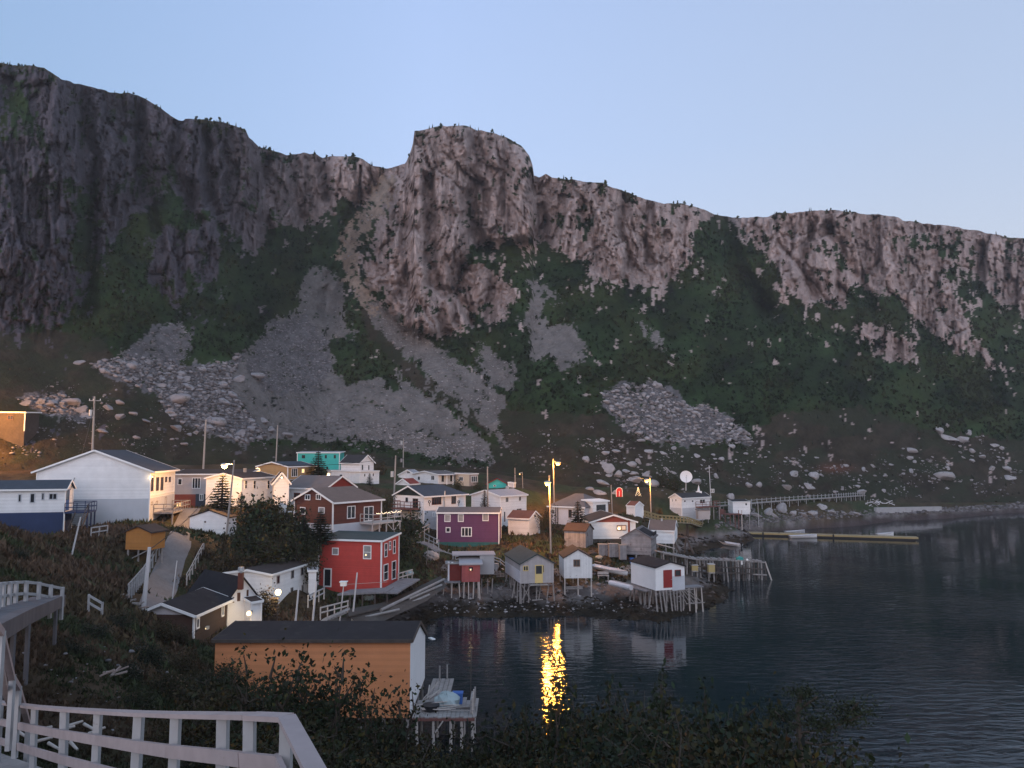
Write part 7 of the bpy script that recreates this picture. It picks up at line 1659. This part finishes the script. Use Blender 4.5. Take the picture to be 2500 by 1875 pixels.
    for px, D, top in [(1345, 19, 1590), (1330, 20, 1690), (1380, 20, 1680), (1290, 20, 1720), (1500, 18, 1650), (1620, 17, 1640), (1700, 17, 1670), (1790, 15, 1690), (1860, 15, 1700)]:
        b = G(px, D, -.1); h = P(px, top, D).z - b.z; plant('sapling', L4, 'sapling', b, sap[R.randint(4)], h * .6, R.uniform(0, 6), 'shrub stems among the bottom bushes', h)
    # a wind bent larch at the lower right
    b = G(1960, 14, -.1); t = empty('larch_tree', b); tag(t, 'wind bent dark larch reaching right over the water', 'tree')
    tr = MB(); pts = [b + Vector((0, 0, 0)), P(1952, 1800, 14), P(1948, 1740, 14.1), P(1955, 1690, 14.2)]; br = [[P(1950, 1790, 14), P(2010, 1780, 13.9), P(2060, 1765, 13.8), P(2105, 1745, 13.7)], [P(1949, 1735, 14.1), P(1975, 1715, 14), P(1995, 1700, 14)], [P(1952, 1770, 14), P(1915, 1760, 14.2), P(1890, 1735, 14.3)], [P(1955, 1810, 14), P(2000, 1820, 13.8), P(2040, 1812, 13.7)], [P(2060, 1765, 13.8), P(2080, 1735, 13.8), P(2095, 1715, 13.8)]]
    for p, q in zip(pts, pts[1:]): tr.tube(p, q, .05, .035, 7)
    for l in br:
        for p, q in zip(l, l[1:]): tr.tube(p, q, .025, .014, 6)
    tr.build('trunk', M('bark'), t)
    cs = []
    for l in br + [pts[2:]]:
        for p, q in zip(l, l[1:]):
            for i in range(60): e = p.lerp(q, R.rand()); cs.append([e.x + R.normal() * .07, e.y + R.normal() * .07, e.z + R.normal() * .06])
    for c0, n_, s_ in ((P(2070, 1735, 13.8), 500, .2), (P(2000, 1765, 13.9), 300, .14), (P(1955, 1690, 14.2), 250, .12), (P(1900, 1745, 14.3), 250, .13)):
        for i in range(n_): v = R.normal(size=3) * s_ * np.array([1.4, 1, .5]); cs.append([c0.x + v[0], c0.y + v[1], c0.z + v[2]])
    cs = np.array(cs) - np.array(b); q, f, c = leaf_mesh('', cs, None, np.full(len(cs), .06), np.array([[.024, .030, .016]]) * R.uniform(.6, 1.3, (len(cs), 1)), R)
    cr = bpy.data.objects.new('crown', me_from('crown', q, f, c, MATS['leaf'])); COL.objects.link(cr); cr.parent = t

def build_ground_cover():
    """grass tussocks, heath and the scrub forest of the slopes: nobody could count them"""
    R = np.random.RandomState(12)
    # ---- near and village ground
    n = 120000; px = R.uniform(-300, 2300, n); D = np.exp(R.uniform(math.log(9), math.log(150), n)); k = (px - CX) / F / CP; X = k * D; Z = ground_z(X, D)
    ok = (Z > 1.7) & (D < foot_D(px) * .98)
    for h in H.values():
        lx = (X - h.C.x) * h.dR.x + (D - h.C.y) * h.dR.y; ly = (X - h.C.x) * h.dL.x + (D - h.C.y) * h.dL.y
        ok &= ~((lx > -.4) & (lx < h.LR + .4) & (ly > -.4) & (ly < h.LL + .4))
    pw = np.array([[CX + F * v[0] / v[1] * CP, v[1]] for v in [tuple(o.matrix_world @ vv.co) for o in bpy.data.objects if o.name.startswith('path') for vv in o.data.vertices]])
    if len(pw):
        d = np.full(n, 9e9)
        for a, b in pw: d = np.minimum(d, np.hypot((X - (a - CX) / F / CP * b), D - b))
        ok &= d > .75
    X, Y, Z, D = X[ok], D[ok], Z[ok], D[ok]; n = len(X); s = np.clip(.0062 * D, .09, .42) * R.uniform(.5, 1.4, n)
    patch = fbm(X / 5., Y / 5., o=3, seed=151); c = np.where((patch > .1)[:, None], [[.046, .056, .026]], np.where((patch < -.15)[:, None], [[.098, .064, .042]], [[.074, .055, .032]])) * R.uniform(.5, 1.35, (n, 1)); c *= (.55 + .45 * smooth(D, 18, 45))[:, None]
    Q = []; rough = fbm(X / 3.2, Y / 3.2, o=5, seed=91) * np.clip(D / 45., .12, 1) * .4
    for b in range(4):
        a = R.uniform(0, 6.28, n); w = s * R.uniform(.25, .5, n); hh = s * R.uniform(.6, 1.3, n); dx, dy = np.cos(a) * w, np.sin(a) * w; ox, oy = R.normal(size=n) * s * .4, R.normal(size=n) * s * .4; lx, ly = R.normal(size=n) * s * .4, R.normal(size=n) * s * .4; z = Z + rough - .06
        Q.append(np.stack([np.stack([X + ox - dx, Y + oy - dy, z], 1), np.stack([X + ox + dx, Y + oy + dy, z], 1), np.stack([X + ox + lx, Y + oy + ly, z + hh], 1)], 1))
    q = np.concatenate(Q).reshape(-1, 3); f = np.arange(len(q)).reshape(-1, 3); cc = np.repeat(np.tile(c, (4, 1)) * R.uniform(.75, 1.3, (4 * n, 1)), 3, 0)
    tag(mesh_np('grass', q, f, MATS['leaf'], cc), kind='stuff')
    # ---- rockweed and wet stones between the tides
    n = 26000; px = R.uniform(560, 2600, n); Dw = np.exp(R.uniform(math.log(40), math.log(262), n)); X = (px - CX) / F / CP * Dw; Zs = ground_z(X, Dw); ok = (Zs > -.35) & (Zs < 1.15 + .4 * fbm(X / 6., Dw / 6., o=2, seed=181)) & (Dw < foot_D(px) * .97)
    X, Y, Z = X[ok], Dw[ok], Zs[ok]; m = len(X); rough = fbm(X / 3.2, Y / 3.2, o=5, seed=91) * np.clip(Y / 45., .12, 1) * .55 + .6 * smooth(Z, -.05, .25) * smooth(Y, 125, 150); s = R.uniform(.12, .42, m) * np.clip(Y / 90, .6, 1.6); Q = []; c = np.where((R.rand(m) < .22)[:, None], [[.10, .085, .080]], np.where((R.rand(m) < .5)[:, None], [[.020, .014, .009]], [[.034, .023, .012]])) * R.uniform(.5, 1.4, (m, 1))
    for b in range(5):
        a = R.uniform(0, 6.28, m); w = s * R.uniform(.5, 1.1, m); dx, dy = np.cos(a) * w, np.sin(a) * w; ox, oy = R.normal(size=m) * s * .5, R.normal(size=m) * s * .5; z = Z + rough - .08
        Q.append(np.stack([np.stack([X + ox - dx, Y + oy - dy, z], 1), np.stack([X + ox + dx, Y + oy + dy, z], 1), np.stack([X + ox * .4, Y + oy * .4, z + s * R.uniform(.35, .8, m)], 1)], 1))
    q = np.concatenate(Q).reshape(-1, 3); tag(mesh_np('seaweed', q, np.arange(len(q)).reshape(-1, 3), MATS['leaf'], np.repeat(np.tile(c, (5, 1)), 3, 0)), kind='stuff')
    # ---- scrub forest on the slopes
    n = 16000; px = R.uniform(1180, 2700, n); py = R.uniform(1160, 1262, n); kx = (px - CX) / F; Dn = np.exp(R.uniform(math.log(120), math.log(262), n)); X = kx / CP * Dn; Zf = ground_z(X, Dn); fd = foot_D(px); ok = (Zf > .9) & (Dn < fd * .93)
    for h in H.values():
        lx = (X - h.C.x) * h.dR.x + (Dn - h.C.y) * h.dR.y; ly = (X - h.C.x) * h.dL.x + (Dn - h.C.y) * h.dL.y; ok &= ~((lx > -.5) & (lx < h.LR + .5) & (ly > -.5) & (ly < h.LL + .5))
    X, Y, Z = X[ok], Dn[ok], Zf[ok]; m = len(X); s = R.uniform(.25, .7, m); Q = []; rough = fbm(X / 3.2, Y / 3.2, o=5, seed=91) * .45
    for b in range(4):
        a = R.uniform(0, 6.28, m); w = s * R.uniform(.3, .7, m); dx, dy = np.cos(a) * w, np.sin(a) * w; ox, oy = R.normal(size=m) * s * .5, R.normal(size=m) * s * .5; z = Z + rough - .1
        Q.append(np.stack([np.stack([X + ox - dx, Y + oy - dy, z], 1), np.stack([X + ox + dx, Y + oy + dy, z], 1), np.stack([X + ox * .3, Y + oy * .3, z + s * R.uniform(.5, 1.1, m)], 1)], 1))
    q = np.concatenate(Q).reshape(-1, 3); pc = fbm(X / 8., Y / 8., o=3, seed=171); c = np.where((pc > .05)[:, None], [[.034, .042, .022]], [[.058, .044, .030]]) * R.uniform(.55, 1.4, (m, 1))
    tag(mesh_np('shore_grass', q, np.arange(len(q)).reshape(-1, 3), MATS['leaf'], np.repeat(np.tile(c, (4, 1)), 3, 0)), kind='stuff')
    msk = ~(MCLS['rock'] | MCLS['scree'] | MCLS['rub'] | MCLS['tan']); UU = np.repeat(TU[None], TV.shape[0], 0); VV = TV; inside = (UU > -300) & (UU < 2800)
    dens = np.where(MCLS['heath'], .10, 1.0) * np.clip(.55 + 1.1 * fbm(UU / 45., VV / 40., o=3, seed=139), .12, 1.2); pr = dens * msk * inside; idx = np.nonzero(R.rand(*pr.shape) < pr * .20)
    top = np.nonzero((R.rand(*TV.shape) < .14 * np.clip(fbm(UU / 22., UU * 0, o=3, seed=163) * 3.2 - .7, 0, 1)) & (np.arange(TV.shape[0])[:, None] >= TV.shape[0] - 2) & inside)
    j, i = idx; p = TP[j, i] + R.normal(size=(len(j), 3)) * np.array([.5, .5, .1]); D = p[:, 1]; he = MCLS['heath'][j, i]; n = len(p)
    w = D / F * R.uniform(4.5, 11, n) * np.where(he, .6, 1) / 2 * 1.1; hh = w * R.uniform(.8, 1.9, n)
    t1 = fbm(UU / 70., VV / 60., o=3, seed=139)[j, i]; base = np.where((t1 > 0)[:, None], [[.027, .033, .014]], [[.0145, .027, .0125]]); base = np.where(he[:, None], [[.040, .033, .022]], base); col = base * R.uniform(.55, 1.45, (n, 1))
    # eleven-sided leafy clump: random star of leaf triangles
    Q, C = [], []; nt = 9
    for b in range(nt):
        a = R.uniform(0, 6.28, n); u = R.uniform(0, 1, n); r_ = w * (1 - u * .75) * R.uniform(.4, 1.05, n); cx, cy, cz = p[:, 0] + np.cos(a) * r_ * .7, p[:, 1] + np.sin(a) * r_ * .7, p[:, 2] + hh * u * .9 - .1
        s_ = w * R.uniform(.45, .85, n); d = R.normal(size=(n, 3)); d /= np.linalg.norm(d, axis=1)[:, None]; e = R.normal(size=(n, 3)); e -= (e * d).sum(1)[:, None] * d; e /= np.linalg.norm(e, axis=1)[:, None]; c0 = np.stack([cx, cy, cz], 1); S_ = s_[:, None]
        Q.append(np.stack([c0 - d * S_ - e * S_ * .3, c0 + d * S_ * .2 + e * S_, c0 + d * S_ - e * S_ * .4], 1)); C.append(np.repeat(col * R.uniform(.8, 1.2, (n, 1)), 3, 0).reshape(n, 3, 3))
    # pointed little firs among the scrub and along the skyline
    jj = np.concatenate([j[::5], top[0]]); ii = np.concatenate([i[::5], top[1]]); q0 = TP[jj, ii]; m = len(q0); Dd = q0[:, 1]; hh2 = Dd / F * R.uniform(6, 12, m); ww = hh2 * R.uniform(.14, .22, m); cf = np.array([[.014, .021, .015]]) * R.uniform(.6, 1.4, (m, 1))
    for lv in range(4):
        z0, z1, wr = lv * .22, min(1., lv * .22 + .42), 1 - lv * .22
        for b in range(4):
            a = R.uniform(0, 1.57, m) + b * 1.57; a2 = a + 1.57 * R.uniform(.6, .95, m)
            Q.append(np.stack([q0 + np.stack([np.cos(a) * ww * wr, np.sin(a) * ww * wr, hh2 * z0 - .2], 1), q0 + np.stack([np.cos(a2) * ww * wr, np.sin(a2) * ww * wr, hh2 * z0 - .2], 1), q0 + np.stack([0 * a, 0 * a, hh2 * z1], 1)], 1)); C.append(np.repeat(cf[:, None], 3, 1))
    q = np.concatenate([x.reshape(-1, 3) for x in Q]); c = np.concatenate([x.reshape(-1, 3) for x in C]); f = np.arange(len(q)).reshape(-1, 3)
    tag(mesh_np('scrub', q, f, MATS['leaf'], np.clip(c, .004, 1)), kind='stuff')
build_ground_field()
build_terrain()
build_water()
build_houses()
build_lamps()
build_poles()
build_wires()
build_walks()
build_harbour()
build_small()
build_clutter()
build_rocks()
build_plants()
build_ground_cover()

def build_haze():
    m = bpy.data.materials.new("evening air"); m.use_nodes = True; nt = m.node_tree; nt.nodes.remove(nt.nodes["Principled BSDF"])
    v = nt.nodes.new("ShaderNodeVolumePrincipled"); v.inputs["Color"].default_value = (.93, .93, 1, 1); v.inputs["Density"].default_value = .000166; v.inputs["Anisotropy"].default_value = .0
    nt.links.new(v.outputs[0], nt.nodes["Material Output"].inputs["Volume"])
    b = np.concatenate([np.array([v.co[:] for v in bpy.data.objects[n].data.vertices]) for n in ('terrain', 'water')]); lo, hi = b.min(0), b.max(0)
    MB().box(lo[0] - 6, hi[0] + 6, -6, hi[1] + 6, lo[2] - 1, hi[2] + 8).build("haze", m, kind="stuff")
build_haze()
